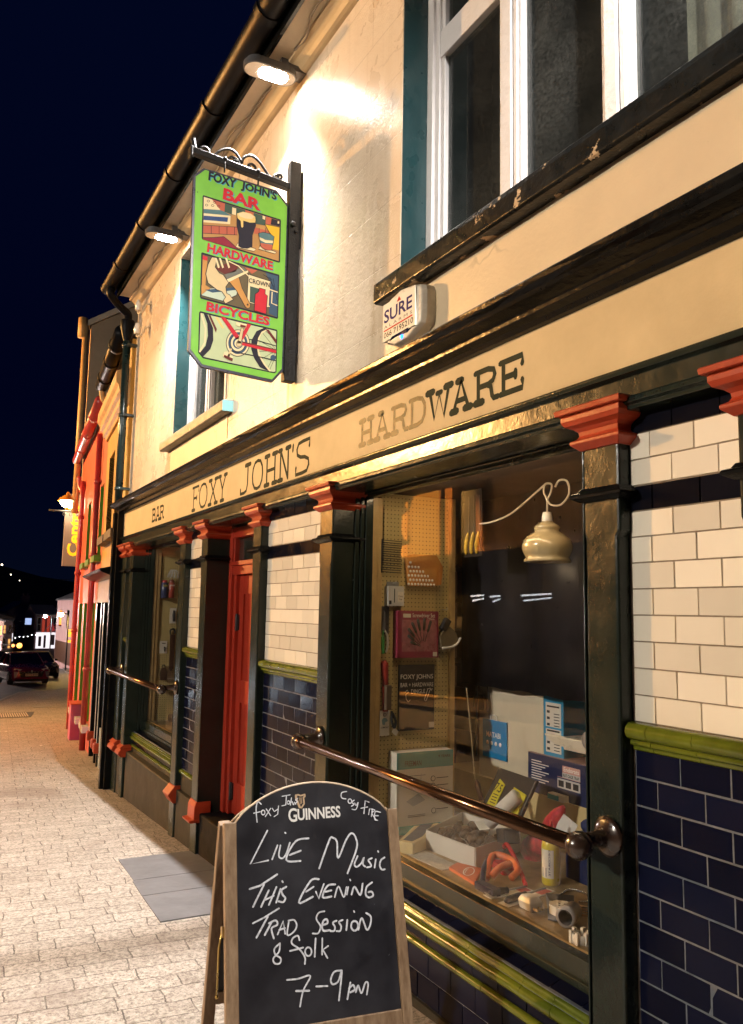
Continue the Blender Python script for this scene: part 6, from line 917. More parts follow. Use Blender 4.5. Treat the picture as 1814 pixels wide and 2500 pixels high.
k = MB(); k.tube([(-2.76, .585, FZ+.215), (-2.76, .585, FZ+.25)], [.012, .004], 10); k.build('nozzle', REDP, t)
k = MB(); q = lambda a, z: (-2.76+.0382*math.cos(a), .585+.0382*math.sin(a), FZ+z); write(k, 'DECORATE', [q(-.75, .14), q(-.75, .04), q(-.95, .04), q(-.95, .14)], .01)
k.add([q(-1.7, .035), q(-1.2, .035), q(-1.2, .07), q(-1.7, .07)], [(0,1,2,3)]); k.build('lettering', M('label_navy', (.03, .02, .11), .4), t)
t = thing('blue_carton', 'dark blue carton half hidden behind the yellow bottle', 'carton', (-2.68, .72, FZ))
k = MB(); k.box(-2.80, -2.50, .70, .82, FZ, FZ+.18); k.build('box', NAVY, t, bevel=.003); k = MB(); k.box(-2.79, -2.74, .699, .70, FZ+.11, FZ+.15); k.box(-2.62, -2.56, .699, .70, FZ+.01, FZ+.03); k.build('stickers', PAPER, t)
t = thing('blue_work_glove', 'crumpled blue work glove lying above the blue carton', 'glove', (-2.6, .74, FZ+.18)); k = MB(); k.sphere((-2.66, .74, FZ+.225), .05, 14, 0, (1.6, .9, .75)); k.tube(smooth_path([(-2.60, .72, FZ+.24), (-2.55, .70, FZ+.235), (-2.51, .69, FZ+.21)]), .016, 8); k.build('glove', M('blue_fabric', (.015, .025, .10), .7, bump=.8, bs=30, var=.3), t)
# leaning trap pack
t = thing('roller_sleeve_pack', 'black and yellow pack of paint roller sleeves leaning back', 'pack', (-3.1, .65, FZ))
k = MB(); o0 = Vector((-3.30, .61, FZ+.17)); ax_, ay_ = Vector((.275, .0, -.01)), Vector((.055, .075, .205)); nn = ax_.cross(ay_).normalized()
k.obox(o0, ax_, ay_, nn*-.02); k.build('tray', INKB, t, bevel=.005)
def on(u, v, d=.002): return o0+ax_*u+ay_*v+nn*d
if nn.y > 0: nn = -nn
k = MB(); k.prism([on(.12, .0), on(.36, .02), on(.36, .70), on(.18, .78)], nn*.004); k.prism([on(.58, .1), on(.95, .02), on(.95, .66), on(.60, .72)], nn*.004); k.build('yellow_card', M('yellow_card', (.52, .46, .02), .4, var=.1), t)
k = MB(); write(k, '7.5', [on(.16, .52, .007), on(.34, .50, .007), on(.34, .68, .007), on(.18, .70, .007)], .02)
for v in (.44, .38, .32, .26): k.prism([on(.19, v, .0065), on(.33, v, .0065), on(.33, v+.02, .0065), on(.19, v+.02, .0065)], nn*.0005)
k.build('lettering', INKB, t)
k = MB(); k.tube([on(.50, -.12, .03), on(.86, .58, .03)], .034, 16); k.build('roller_sleeve', M('white_fleece', (.62, .60, .55), .9, bump=.5, bs=70), t)
t = thing('string_paddle', 'brown wooden tag hanging on a long string in the window', 'tag', (-3.40, .62, .55)); k = MB(); k.tube([(-3.42, .62, 1.06), (-3.39, .62, .9), (-3.345, .62, .63)], .0025, 5); k.build('string', M('twine', (.35, .28, .18), .8), t)
k = MB(); k.prism([(-3.345, .62, .635), (-3.32, .62, .62), (-3.285, .62, .55), (-3.31, .62, .545), (-3.345, .62, .60)], (0, .012, 0)); k.build('tag', BROWNK, t)
# shelf behind
SZ = .56
t = thing('sprayer_carton', 'tall white carton with blue end and a hanging blue header card', 'carton', (-3.4, .98, SZ))
k = MB(); k.box(-3.78, -3.245, .955, 1.12, SZ, 1.05); k.build('box', M('cream_white_card', (.56, .50, .38), .5, var=.06), t, bevel=.003)
k = MB(); k.box(-3.243, -3.10, .955, 1.12, SZ, 1.05); k.build('blue_end', CYAN, t, bevel=.003)
k = MB(); k.box(-3.225, -3.115, .9535, .955, .885, 1.0); k.box(-3.225, -3.115, .9535, .955, .765, .875); k.build('instruction_sheet', PAPER, t)
k = MB()
for zz_ in (.86, .745):
    k.box(-3.215, -3.125, .9525, .9535, zz_+.118, zz_+.126)
    for i in range(5): k.box(-3.165, -3.125, .9525, .9535, zz_+.03+i*.014, zz_+.034+i*.014)
    for i in range(3): k.box(-3.215, -3.195, .9525, .9535, zz_+.03+i*.03, zz_+.042+i*.03)
k.build('print', INKB, t)
t = thing('sprayer_header', 'bright blue hanging pack with white lettering before the white carton', 'pack', (-3.6, .94, .66))
k = MB(); k.box(-3.735, -3.525, .945, .951, .665, .862); k.build('pack', M('blue_pack', (.012, .19, .44), .35, var=.06), t, bevel=.002)
k = MB(); write(k, 'MATABi', quad_xz(-3.70, -3.575, .772, .800, .9442), .02)
for i in range(4): k.lathe([(.0001, 0), (.011, 0), (.011, .0005), (.0001, .0005)], (-3.69+i*.037, .9445, .742), (0,-1,0), 12)
k.build('lettering', INKW, t)
k = MB(); k.tube(smooth_path([(-3.665, .945, .862), (-3.66, .945, .885), (-3.615, .945, .885), (-3.61, .945, .862)]), .003, 6); k.build('handle', INKW, t)
k = MB(); k.tube([(-3.765, .93, 1.10), (-3.77, .93, .66)], .0045, 6); k.tube(smooth_path([(-3.69, .93, 1.10), (-3.66, .93, .98), (-3.655, .93, .87)]), .003, 6); k.box(-3.80, -3.79, .928, .938, .915, .975); k.box(-3.748, -3.71, .928, .938, .905, .985); k.tube(smooth_path([(-3.70, .93, .97), (-3.675, .93, .96), (-3.67, .93, .90)]), .006, 6); k.build('lance', INKB, t)
t = thing('rat_trap_carton', 'navy carton with pink label and white trap lettering on the shelf', 'carton', (-3.1, 1.0, SZ))
k = MB(); k.box(-3.34, -2.55, .935, 1.20, SZ, .745); k.build('box', NAVY, t, bevel=.003)
k = MB(); k.box(-3.34, -2.55, .936, 1.2, .7455, .748); k.build('lid', M('pink_grey_card', (.22, .14, .13), .5, var=.3, vs=8), t)
k = MB(); k.box(-3.085, -2.965, .9335, .935, .690, .722); k.box(-3.12, -2.965, .9335, .935, .6655, .668); k.build('pink_label', M('pink_label', (.55, .30, .27), .5), t)
k = MB(); k.box(-3.085, -2.965, .9335, .935, .668, .690); k.box(-3.12, -2.965, .9335, .935, .617, .660); k.build('white_label', M('grey_white_card', (.50, .50, .49), .4, var=.06), t)
k = MB(); write(k, 'Endorats', quad_xz(-3.075, -2.972, .697, .717, .9328), .01)
for i in range(9): k.box(-3.31, -3.31+.10+.03*math.sin(i*2.1), .9335, .935, .615+i*.012, .619+i*.012)
k.build('lettering', INKW, t)
k = MB(); write(k, 'RAT CAGE TRAP', quad_xz(-3.078, -2.972, .672, .686, .9328), .015)
for i in range(3): k.box(-3.112+i*.05, -3.076+i*.05, .9326, .9335, .624, .652)
k.build('print', INKB, t)
t = thing('white_scales', 'white enamel scale pan on top of the navy carton', 'scales', (-2.9, 1.05, .748))
k = MB(); k.loft([(.79, -3.14, -2.6, .96, 1.16), (.845, -3.22, -2.55, .94, 1.18), (.852, -3.22, -2.55, .94, 1.18)]); k.build('pan', M('white_enamel', (.72, .64, .50), .3), t, bevel=.004)
k = MB(); k.box(-3.0, -2.7, 1.0, 1.12, .748, .79); k.lathe([(.0001, 0), (.04, 0), (.04, .05), (.0001, .05)], (-2.86, .935, .87), (0,-1,0), 16); k.build('base', M('grey_plastic', (.30, .27, .25), .35), t)
t = thing('small_teal_box', 'tiny white and teal box on the ledge before the navy carton', 'box', (-3.1, .92, .545)); k = MB(); k.box(-3.155, -3.045, .905, .945, .561, .590); k.build('box', PAPER, t); k = MB(); k.box(-3.157, -3.08, .9035, .905, .563, .585); k.build('label_panel', AQUA, t)
k = MB(); n = 26; vs = []; fs = []
for i in range(n+1):
    x = -3.80+1.55*i/n; y = .85+.012*math.sin(i*.9)+.02*math.sin(i*.23)
    vs += [(x, y, 1.045-.010*i/n+.004*math.sin(i*1.7)), (x, y-.006*math.sin(i*.6), 1.35), (x, y+.008*math.sin(i*.4), 2.03)]
fs = [f for i in range(n) for f in ((3*i, 3*i+3, 3*i+4, 3*i+1), (3*i+1, 3*i+4, 3*i+5, 3*i+2))]
k.add(vs, fs, 0, True); o = k.build('black_blind', M('black_sheet', (.010, .009, .012), .32, bump=.6, bs=5, var=.2), label='black plastic sheet hung as a blind behind the display', cat='blind')
sd = o.modifiers.new('thick', 'SOLIDIFY'); sd.thickness = .003
t = thing('file_set', 'set of three yellow handled files on a dark card hung high', 'file set', (-3.35, .6, 1.70))
k = MB(); k.box(-3.415, -3.265, .60, .604, 1.70, 2.03); k.build('card', M('black_card', (.015, .010, .008), .5), t)
k = MB()
for i in range(3): x = -3.385+i*.045; k.tube(smooth_path([(x+.012, .594, 1.82), (x+.004, .592, 1.79), (x-.006, .592, 1.745), (x-.004, .594, 1.712)]), [.004, .005, .006, .008, .009, .010, .010, .010, .010, .010, .009, .009, .008, .008, .006, .004], 8)
k.build('handles', M('yellow_black_plastic', (.42, .28, .03), .35, var=.5, vs=40), t)
k = MB()
for i in range(3): x = -3.372+i*.045; k.box(x-.005, x+.005, .596, .599, 1.82, 2.0)
k.build('blades', M('dark_steel', (.12, .11, .10), .4, metal=.7), t)
# pendant lamp
lx, ly = -2.785, .60
t = thing('pendant_lamp', 'unlit cream glass pendant lamp hanging in the display window', 'lamp', (lx, ly, 1.64))
k = MB(); k.lathe([(0.099, 1.648), (0.103, 1.65), (0.0977, 1.662), (0.0924, 1.668), (0.099, 1.68), (0.1076, 1.7), (0.1089, 1.72), (0.1023, 1.742), (0.0858, 1.76), (0.066, 1.772), (0.0528, 1.782), (0.0528, 1.79), (0.0581, 1.797), (0.0515, 1.806), (0.0343, 1.818), (0.0198, 1.826), (0.0172, 1.83), (0.0158, 1.826), (0.033, 1.81), (0.0594, 1.765), (0.0924, 1.745), (0.1023, 1.715), (0.0924, 1.67), (0.0964, 1.652), (0.099, 1.648)], (lx, ly, 0), k=36); k.build('shade', M('cream_opal_glass', (.36, .29, .16), .16, var=.08, coat=.4), t)
k = MB(); k.lathe([(.024, 1.826), (.022, 1.85), (.018, 1.866), (.006, 1.868)], (lx, ly, 0), k=16); k.build('lampholder', IV, t)
k = MB(); k.tube(smooth_path([(lx, ly, 1.866), (lx, ly, 1.92), (lx-.02, ly, 1.955), (lx-.012, ly, 1.99), (lx+.03, ly, 1.985), (lx+.025, ly, 1.95), (lx+.005, ly, 1.92), (lx+.03, ly, 1.895), (lx+.09, ly, 1.89), (lx+.14, ly, 1.93), (lx+.13, ly, 1.985), (lx+.08, ly, 1.995), (lx+.055, ly, 1.97)], 6), .0045, 7)
k.tube(smooth_path([(lx-.012, ly, 1.99), (lx-.10, ly, 1.95), (lx-.25, ly, 1.885), (lx-.40, ly, 1.858), (lx-.50, ly, 1.858)], 5), .0045, 7); k.build('cord', IV, t)
# shelving in the shop behind
t = thing('shop_shelves', 'brown shelf unit with pink and white cartons seen behind the pegboard', 'shelves', (-4.6, 1.6, .2))
k = MB()
for z in (.62, .84, 1.06, 1.28, 1.5, 1.74): k.box(-5.4, -3.6, 1.5, 1.9, z, z+.022)
k.box(-5.4, -3.6, 1.9, 1.92, .2, 2.0); k.build('boards', M('shelf_board', (.30, .18, .09), .5, var=.2), t)
for i, z in enumerate((.642, .862, 1.082, 1.302, 1.522)):
    for j in range(4):
        x = -4.42+j*.19; k = MB(); k.box(x, x+.13+.015*((i+j) % 3), 1.52, 1.8, z, z+.08+.03*((i+2*j) % 4))
        c = (i*5+j*7) % 4; k.build('carton', [M('pinkish_carton', (.52, .30, .22), .6), PAPER, M('red_carton', (.40, .07, .04), .5), SBX][c], label='small %s carton on the shop shelves behind the pegboard' % ('pinkish', 'white', 'red', 'cream')[c], cat='carton', group='cartons on the shop shelves')
# far window goods
QX = -8.234
def spray(y, z0, z1, body, cap, lab, words):
    t = thing('spray_can', lab, 'spray can', (QX+.045, y, z0), 'spray cans in the far window'); h = z1-z0
    k = MB(); k.lathe([(.001, 0), (.031, 0), (.033, .004), (.033, h*.80), (.026, h*.86), (.0001, h*.87)], (QX+.045, y, z0), k=18); k.build('can', body, t)
    k = MB(); k.lathe([(.024, h*.85), (.025, h*.97), (.02, h), (.001, h)], (QX+.045, y, z0), k=16); k.build('cap', cap, t)
    k = MB(); write(k, words[0], quad_yz(y-.022, y+.022, z0+h*.62, z0+h*.74, QX+.0785), .02, 0); k.build('lettering', words[1], t)
    k = MB(); k.box(QX, QX+.09, y-.034, y+.034, z0-.006, z0); k.build('shelf_clip', BROWNK, t)
spray(.31, 1.52, 1.695, M('blue_yellow_can', (.02, .03, .10), .3), M('red_cap', (.40, .02, .02), .35), 'blue spray can with red cap and yellow badge in the far window', ('WD-40', M('can_yellow', (.6, .5, .03), .4)))
spray(.378, 1.52, 1.70, M('red_can', (.30, .04, .025), .3), M('brown_cap', (.16, .03, .02), .35), 'red spray can right beside the blue one in the far window', ('plus', INKW))
def qcard(name, lab, cat, y0, y1, z0, z1, mt, item=None):
    t = thing(name, lab, cat, (QX, (y0+y1)/2, z0)); k = MB(); k.box(QX+.004, QX+.008, y0, y1, z0, z1); k.build('card', mt, t)
    if item: k = MB(); item(k); k.build('item', INKB, t)
    return t
qcard('hook_card', 'white blister card holding a dark hook, upper right of the far pegboard', 'blister pack', .385, .45, 1.27, 1.42, PAPER, lambda k: k.tube(smooth_path([(QX+.02, .425, 1.395), (QX+.03, .42, 1.35), (QX+.025, .425, 1.29)]), .012, 8))
qcard('ticket_card', 'small square white card with dark print, lower on the far pegboard', 'card', .30, .372, .976, 1.095, PAPER, lambda k: (k.box(QX+.008, QX+.012, .32, .355, 1.07, 1.078), k.tube([(QX+.014, .345, 1.04), (QX+.014, .35, .995)], .006, 6)))
t = thing('saw_scabbard', 'long dark pruning saw hanging on the far pegboard', 'saw', (QX, .41, .80)); k = MB(); k.prism([(QX+.012, .395, 1.16), (QX+.012, .445, 1.16), (QX+.012, .44, .83), (QX+.012, .42, .80), (QX+.012, .40, .82)], (.012, 0, 0)); k.build('blade', BROWNK, t); k = MB(); k.tube(smooth_path([(QX+.02, .40, 1.16), (QX+.02, .395, 1.20), (QX+.02, .43, 1.215), (QX+.02, .445, 1.17)]), .009, 8); k.build('handle', INKB, t)
t = thing('phone_pouch', 'dark leather pouch hanging by a ring near the far window floor', 'pouch', (QX, .345, .71)); k = MB(); k.prism([(QX+.01, .315, .72), (QX+.01, .375, .715), (QX+.01, .38, .80), (QX+.01, .36, .84), (QX+.01, .325, .835), (QX+.01, .312, .80)], (.03, 0, 0)); k.build('pouch', BROWNK, t, bevel=.004); k = MB(); k.tube(smooth_path([(QX+.02, .33, .84), (QX+.02, .335, .86), (QX+.02, .355, .86), (QX+.02, .36, .84)]), .005, 6); k.build('ring', INKB, t)
t = thing('rubber_boot', 'dark rubber boot standing in the far window', 'boot', (-8.1, .50, .33)); k = MB(); k.lathe([(.05, .09), (.055, .20), (.062, .36), (.058, .37), (.05, .2)], (-8.12, .50, .33), k=14); k.tube(smooth_path([(-8.12, .50, .39), (-8.11, .46, .37), (-8.09, .40, .365)]), .042, 10); k.build('boot', BROWNK, t)
t = thing('net_cloth', 'bunched white netting hanging above the spray cans', 'netting', (QX, .38, 1.70)); k = MB()
for i in range(14): k.tube(smooth_path([(QX+.05+.01*math.sin(i*3), .33+.010*i, 1.72+.01*math.sin(i*1.7)), (QX+.06, .34+.009*i+.012*math.sin(i*2.2), 1.755), (QX+.03, .37+.004*i, 1.80)]), .0035, 5)
k.build('strands', M('grey_white_card', (.50, .50, .49), .4, var=.06), t)
# ================================================================ neighbours, on a line that bends away from the pub front
NBO = Vector((-9.0, .05, 0)); NU_ = Vector((-1, .09, 0)).normalized(); NV = Vector((NU_.y, -NU_.x, 0))   # NV points into the houses
def nb(u, v, z): return NBO+NU_*u+NV*v+Vector((0, 0, z))
def nbox(k, u0, u1, v0, v1, z0, z1, mi=0): return k.obox(nb(u0, v0, z0), NU_*(u1-u0), NV*(v1-v0), (0, 0, z1-z0), mi)
def walls(k, u0, u1, z0, z1, holes, v0=0, v1=.3):          # wall strip with rectangular holes (u0,u1,z0,z1), sorted by u, not overlapping
    u = u0
    for a, c, y0, y1 in holes:
        nbox(k, u, a, v0, v1, z0, z1); nbox(k, a, c, v0, v1, z0, y0); nbox(k, a, c, v0, v1, y1, z1); u = c
    nbox(k, u, u1, v0, v1, z0, z1)
YELW = M('ochre_render', (.44, .235, .040), .5, bump=.4, bs=20, var=.2, vs=2, chip=.70, chipcol=(.30, .16, .03), chips=8)
YELL = M('pale_ochre_moulding', (.50, .30, .12), .5, bump=.3, bs=20, var=.2, vs=6)
CORAL = M('coral_render', (.52, .080, .038), .5, bump=.2, bs=20, var=.08, vs=2)
CORP = M('coral_pipe', (.36, .035, .035), .35, bump=.2, bs=20, var=.15, vs=5, coat=.2)
GRN = M('leaf_green_paint', (.085, .22, .012), .4, bump=.2, bs=30, var=.12, vs=4)
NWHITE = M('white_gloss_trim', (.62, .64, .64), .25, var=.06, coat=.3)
OLIVEP = M('olive_panel', (.085, .095, .062), .3, bump=.2, var=.1, coat=.2)
DARKG = M('dark_window', (.008, .009, .012), .08, coat=.3)
yb_ = thing('ochre_house', 'narrow ochre house with moulded cornice next to the pub', 'house', nb(1.2, 0, -.45))
k = MB(); WA = [(.50, 1.12, 2.30, 3.36), (1.45, 2.05, 2.30, 3.36)]
walls(k, .14, 2.50, 1.80, 4.40, WA); k.build('wall', YELW, yb_)
for a, c, z0, z1 in WA:
    k = MB(); nbox(k, a, a+.05, .14, .20, z0, z1); nbox(k, c-.05, c, .14, .20, z0, z1); nbox(k, a, c, .14, .2, z0, z0+.05); nbox(k, a, c, .14, .2, z1-.05, z1); nbox(k, a, c, .145, .195, 2.8, 2.84); f_ = k.build('window', BLACK, yb_)
    k = MB(); nbox(k, a, c, .19, .195, z0, z1); k.build('pane', DARKG, f_)
    k = MB(); nbox(k, a-.004, a, -.004, .14, z0, z1); k.build('window_reveal', BLACK, f_); k = MB(); nbox(k, c, c+.004, -.004, .14, z0, z1); k.build('window_reveal', BLACK, f_)
    k = MB(); nbox(k, a-.10, c+.10, -.10, .10, z0-.10, z0-.005); k.build('sill', M('brown_sill', (.06, .038, .018), .5, bump=.3), f_)
k = MB(); pr = [(0, 3.66), (-.03, 3.66), (-.04, 3.70), (-.07, 3.72), (-.075, 3.78), (-.11, 3.80), (-.12, 3.86), (-.15, 3.90), (-.15, 4.02), (-.05, 4.06), (0, 4.07)]
k.prism([nb(.16, y, z) for y, z in pr], NU_*2.35); k.build('cornice', YELL, yb_)
def halfpipe(u0, u1, v, z, r, mt, par, joints):
    k = MB(); k.tube([nb(u0, v, z), nb(u1, v, z)], r, 16)
    for u in joints: k.tube([nb(u-.05, v, z), nb(u+.05, v, z)], r*1.14, 16)
    k.build('gutter', mt, par)
halfpipe(.1, 2.55, -.12, 4.44, .085, GUT, yb_, (.6, 1.3, 2.1))
k = MB(); k.tube(smooth_path([nb(2.52, -.12, 4.40), nb(2.54, -.10, 4.28), nb(2.56, -.02, 4.16)]), .04, 10); k.build('gutter_outlet', YELL, yb_)
k = MB(); k.prism([nb(.1, -.05, 4.46), nb(.1, 2.4, 6.0), nb(.1, 2.4, 5.9), nb(.1, .2, 4.40)], NU_*2.4); k.build('roof', MATS['slate_roof'], yb_)
# shopfront of the ochre house
k = MB(); k.prism([nb(.14, y, z) for y, z in ((0, 1.74), (-.10, 1.76), (-.20, 1.80), (-.22, 1.825), (0, 1.88))], NU_*2.55); k.build('shop_cornice', BLACK, yb_)
k = MB(); nbox(k, .14, 2.62, -.02, .05, 1.50, 1.745); nbox(k, .14, 2.62, -.05, .05, 1.475, 1.505); k.build('shop_fascia', M('brown_ochre_board', (.17, .09, .022), .5, bump=.3, var=.2), yb_)
k = MB(); nbox(k, .14, 2.6, .30, .34, -.7, 1.48); k.build('shop_interior', DARKG, yb_)
k = MB(); nbox(k, .14, .62, .02, .12, -.6, 1.48); nbox(k, .70, .74, .0, .3, -.6, 1.48); nbox(k, 1.50, 1.54, .03, .3, -.6, 1.48); k.build('shop_panel', OLIVEP, yb_)
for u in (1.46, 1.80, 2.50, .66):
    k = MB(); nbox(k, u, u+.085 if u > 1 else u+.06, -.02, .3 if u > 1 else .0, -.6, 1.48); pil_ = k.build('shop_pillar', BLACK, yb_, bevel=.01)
    k = MB(); nbox(k, u+.012, u+.05, -.026, -.021, -.30, 1.46); k.build('pale_edge', NWHITE, pil_)  # white strip painted on for light catching the pillar edge
k = MB(); nbox(k, 1.90, 2.49, .06, .10, -.6, 1.40); nbox(k, 2.0, 2.4, .05, .06, -.35, .35); k.build('shop_door', OLIVEP, yb_)
k = MB(); nbox(k, .66, 1.46, .0, .06, -.60, -.02); k.build('stall_riser', M('pale_grey_gloss', (.36, .42, .46), .3, coat=.3), yb_)
for u in (1.44, 1.78, 2.48):
    k = MB(); nbox(k, u-.01, u+.125, -.06, .05, -.32, -.20); k.build('base_block', RED, yb_, bevel=.02)
# coral house
co = thing('coral_house', 'coral red house with leaf green window reveals', 'house', nb(5, 0, -.6))
WC = [(2.70, 3.15, 2.12, 3.12), (3.72, 4.25, 2.12, 3.12), (4.86, 5.42, 2.12, 3.12)]
k = MB(); walls(k, 2.52, 7.70, 1.5, 4.25, WC); GH = [(3.05, 3.50, -.2, 1.47), (4.35, 5.05, -.25, 1.47), (5.5, 6.2, -.3, 1.47)]; walls(k, 2.64, 7.70, -.9, 1.5, GH); k.build('wall', CORAL, co)
for a, c, z0, z1 in WC+GH:
    k = MB(); nbox(k, a, c, .24, .26, z0, z1); f_ = k.build('window', NWHITE if z0 < 1 and a < 4 else DARKG, co)
    k = MB(); nbox(k, a-.004, a+.004, -.006, .24, z0, z1); k.build('window_reveal', GRN, f_); k = MB(); nbox(k, c-.004, c+.004, -.006, .24, z0, z1); k.build('window_reveal', GRN, f_)
    k = MB(); nbox(k, a-.09, c+.09, -.09, .10, z0-.09, z0-.005); k.build('sill', GRN if z0 > 1 else NWHITE, f_)
halfpipe(2.6, 7.75, -.12, 4.24, .080, CORP, co, (3.6, 5.0, 6.4))
def pipe(u, z0, z1, mt, par, joints, top=False):
    k = MB(); P = [nb(u, -.055, z0), nb(u, -.055, z1)]
    if top: P += [nb(u+.02, -.05, z1+.1), nb(u+.10, -.10, z1+.22), nb(u+.10, -.12, z1+.40)]
    k.tube(smooth_path(P, 4) if top else P, .042, 12)
    for z in joints: k.tube([nb(u, -.055, z-.03), nb(u, -.055, z+.03)], .052, 12); nbox(k, u-.07, u+.07, -.03, .0, z-.01, z+.01)
    k.build('downpipe', mt, par)
pipe(3.20, -.55, 3.9, CORP, co, (.55, 2.15, 3.2)); pipe(6.45, -.75, 3.35, CORP, co, (1.0, 2.0, 3.0), True)
k = MB(); k.prism([nb(2.55, -.05, 4.28), nb(2.55, 2.6, 5.7), nb(2.55, 2.6, 5.6), nb(2.55, .2, 4.22)], NU_*5.1); k.build('roof', MATS['slate_roof'], co)
# pink box against the coral house
pkb = thing('pink_plinth', 'plain pink painted box standing on the pavement at the coral house', 'plinth', (-13.75, .44, gz(-13.75)))
k = MB(); z = gz(-13.54); k.prism([(-13.54, .31, z-.02), (-13.54, .60, z-.02), (-13.98, .64, z-.02), (-13.98, .35, z-.02)], (0, 0, .55)); k.build('box', M('pink_paint', (.42, .07, .14), .45, bump=.3, bs=18, var=.1), pkb, bevel=.012)
k = MB(); k.prism([(-13.53, .30, z+.53), (-13.53, .60, z+.53), (-13.99, .64, z+.53), (-13.99, .34, z+.53)], (0, 0, .018)); k.build('coping', CORAL, pkb, bevel=.004)
# taller gabled house beyond
tg = thing('tall_gabled_house', 'taller pale house whose blank gable rises over the coral roof', 'house', nb(10, 0, -.9))
PALEW = M('dim_pale_render', (.36, .28, .19), .6, bump=.3, bs=14, var=.15, vs=1.5)
k = MB(); fpt = [(7.75, 0), (7.98, 0), (12.5, 3.0), (12.5, 5), (7.75, 5)]; k.prism([nb(u, v, -1) for u, v in fpt], (0, 0, 8.0)); k.prism([nb(7.75, 0, 7.0), nb(7.75, 5, 7.0), nb(7.75, 2.5, 8.6)], NU_*.22); k.build('wall', PALEW, tg)
k = MB(); k.prism([nb(7.68, -.12, 6.92), nb(7.68, -.12, 7.04), nb(7.68, 2.5, 8.75), nb(7.68, 2.5, 8.60)], NU_*.36); k.prism([nb(7.68, 2.5, 8.60), nb(7.68, 2.5, 8.75), nb(7.68, 5.2, 6.98), nb(7.68, 5.2, 6.86)], NU_*.36); k.build('roof', SOFF, tg)
k = MB(); k.tube([nb(7.69, -.10, 3.2), nb(7.69, -.10, 6.95)], .06, 10); k.tube([nb(7.70, -.16, 6.7), nb(7.70, -.16, 7.1)], .09, 10); k.build('downpipe', YELL, tg)
k = MB(); nbox(k, 7.70, 7.75, .55, 1.05, 4.2, 6.75); k.build('dark_strip', BROWNK, tg)
# vertical shop sign and lantern
SX = -17.35
vs_ = thing('vertical_shop_sign', 'tall narrow shop sign with yellow letters reading upward', 'sign', (SX, .75, 2.21))
k = MB(); k.box(SX-.06, SX, .557, .93, 2.21, 3.66); k.build('panel', M('sign_grey_panel', (.22, .18, .16), .4, var=.08, vs=1.5), vs_, bevel=.004)
k = MB(); write(k, 'Centra', [(SX+.002, .862, 2.41), (SX+.002, .862, 3.45), (SX+.002, .632, 3.45), (SX+.002, .632, 2.41)], .035); k.build('lettering', EM('glowing_sign_yellow', (.9, .46, .01), .85), vs_)  # letters carry their own glow to read bright beside the lantern
lt = thing('bracket_lantern', 'glowing lantern on a long bracket in front of the vertical sign', 'street lamp', (-16.95, .75, 3.2))
k = MB(); k.tube([(-16.95, .20, 3.26), (-16.95, .80, 3.26)], .018, 8)
for y in (.50, .62, .74): k.tube(smooth_path([(-16.95, y, 3.26), (-16.94, y-.04, 3.21), (-16.95, y-.02, 3.17), (-16.95, y+.02, 3.2)]), .007, 6)
k.build('bracket', INKB, lt)
k = MB(); k.sphere((-16.8, .53, 3.43), .15, 18, 0, (1, 1, .85)); k.build('globe', EM('lantern_glow', (1.0, .80, .50), 90), lt)
k = MB(); k.lathe([(.19, 3.44), (.15, 3.50), (.05, 3.56), (.02, 3.62)], (-16.8, .52, 0), k=14); k.lathe([(.03, 3.26), (.06, 3.32)], (-16.8, .52, 0), k=12); k.build('hood', M('lantern_amber', (.5, .22, .03), .3), lt)
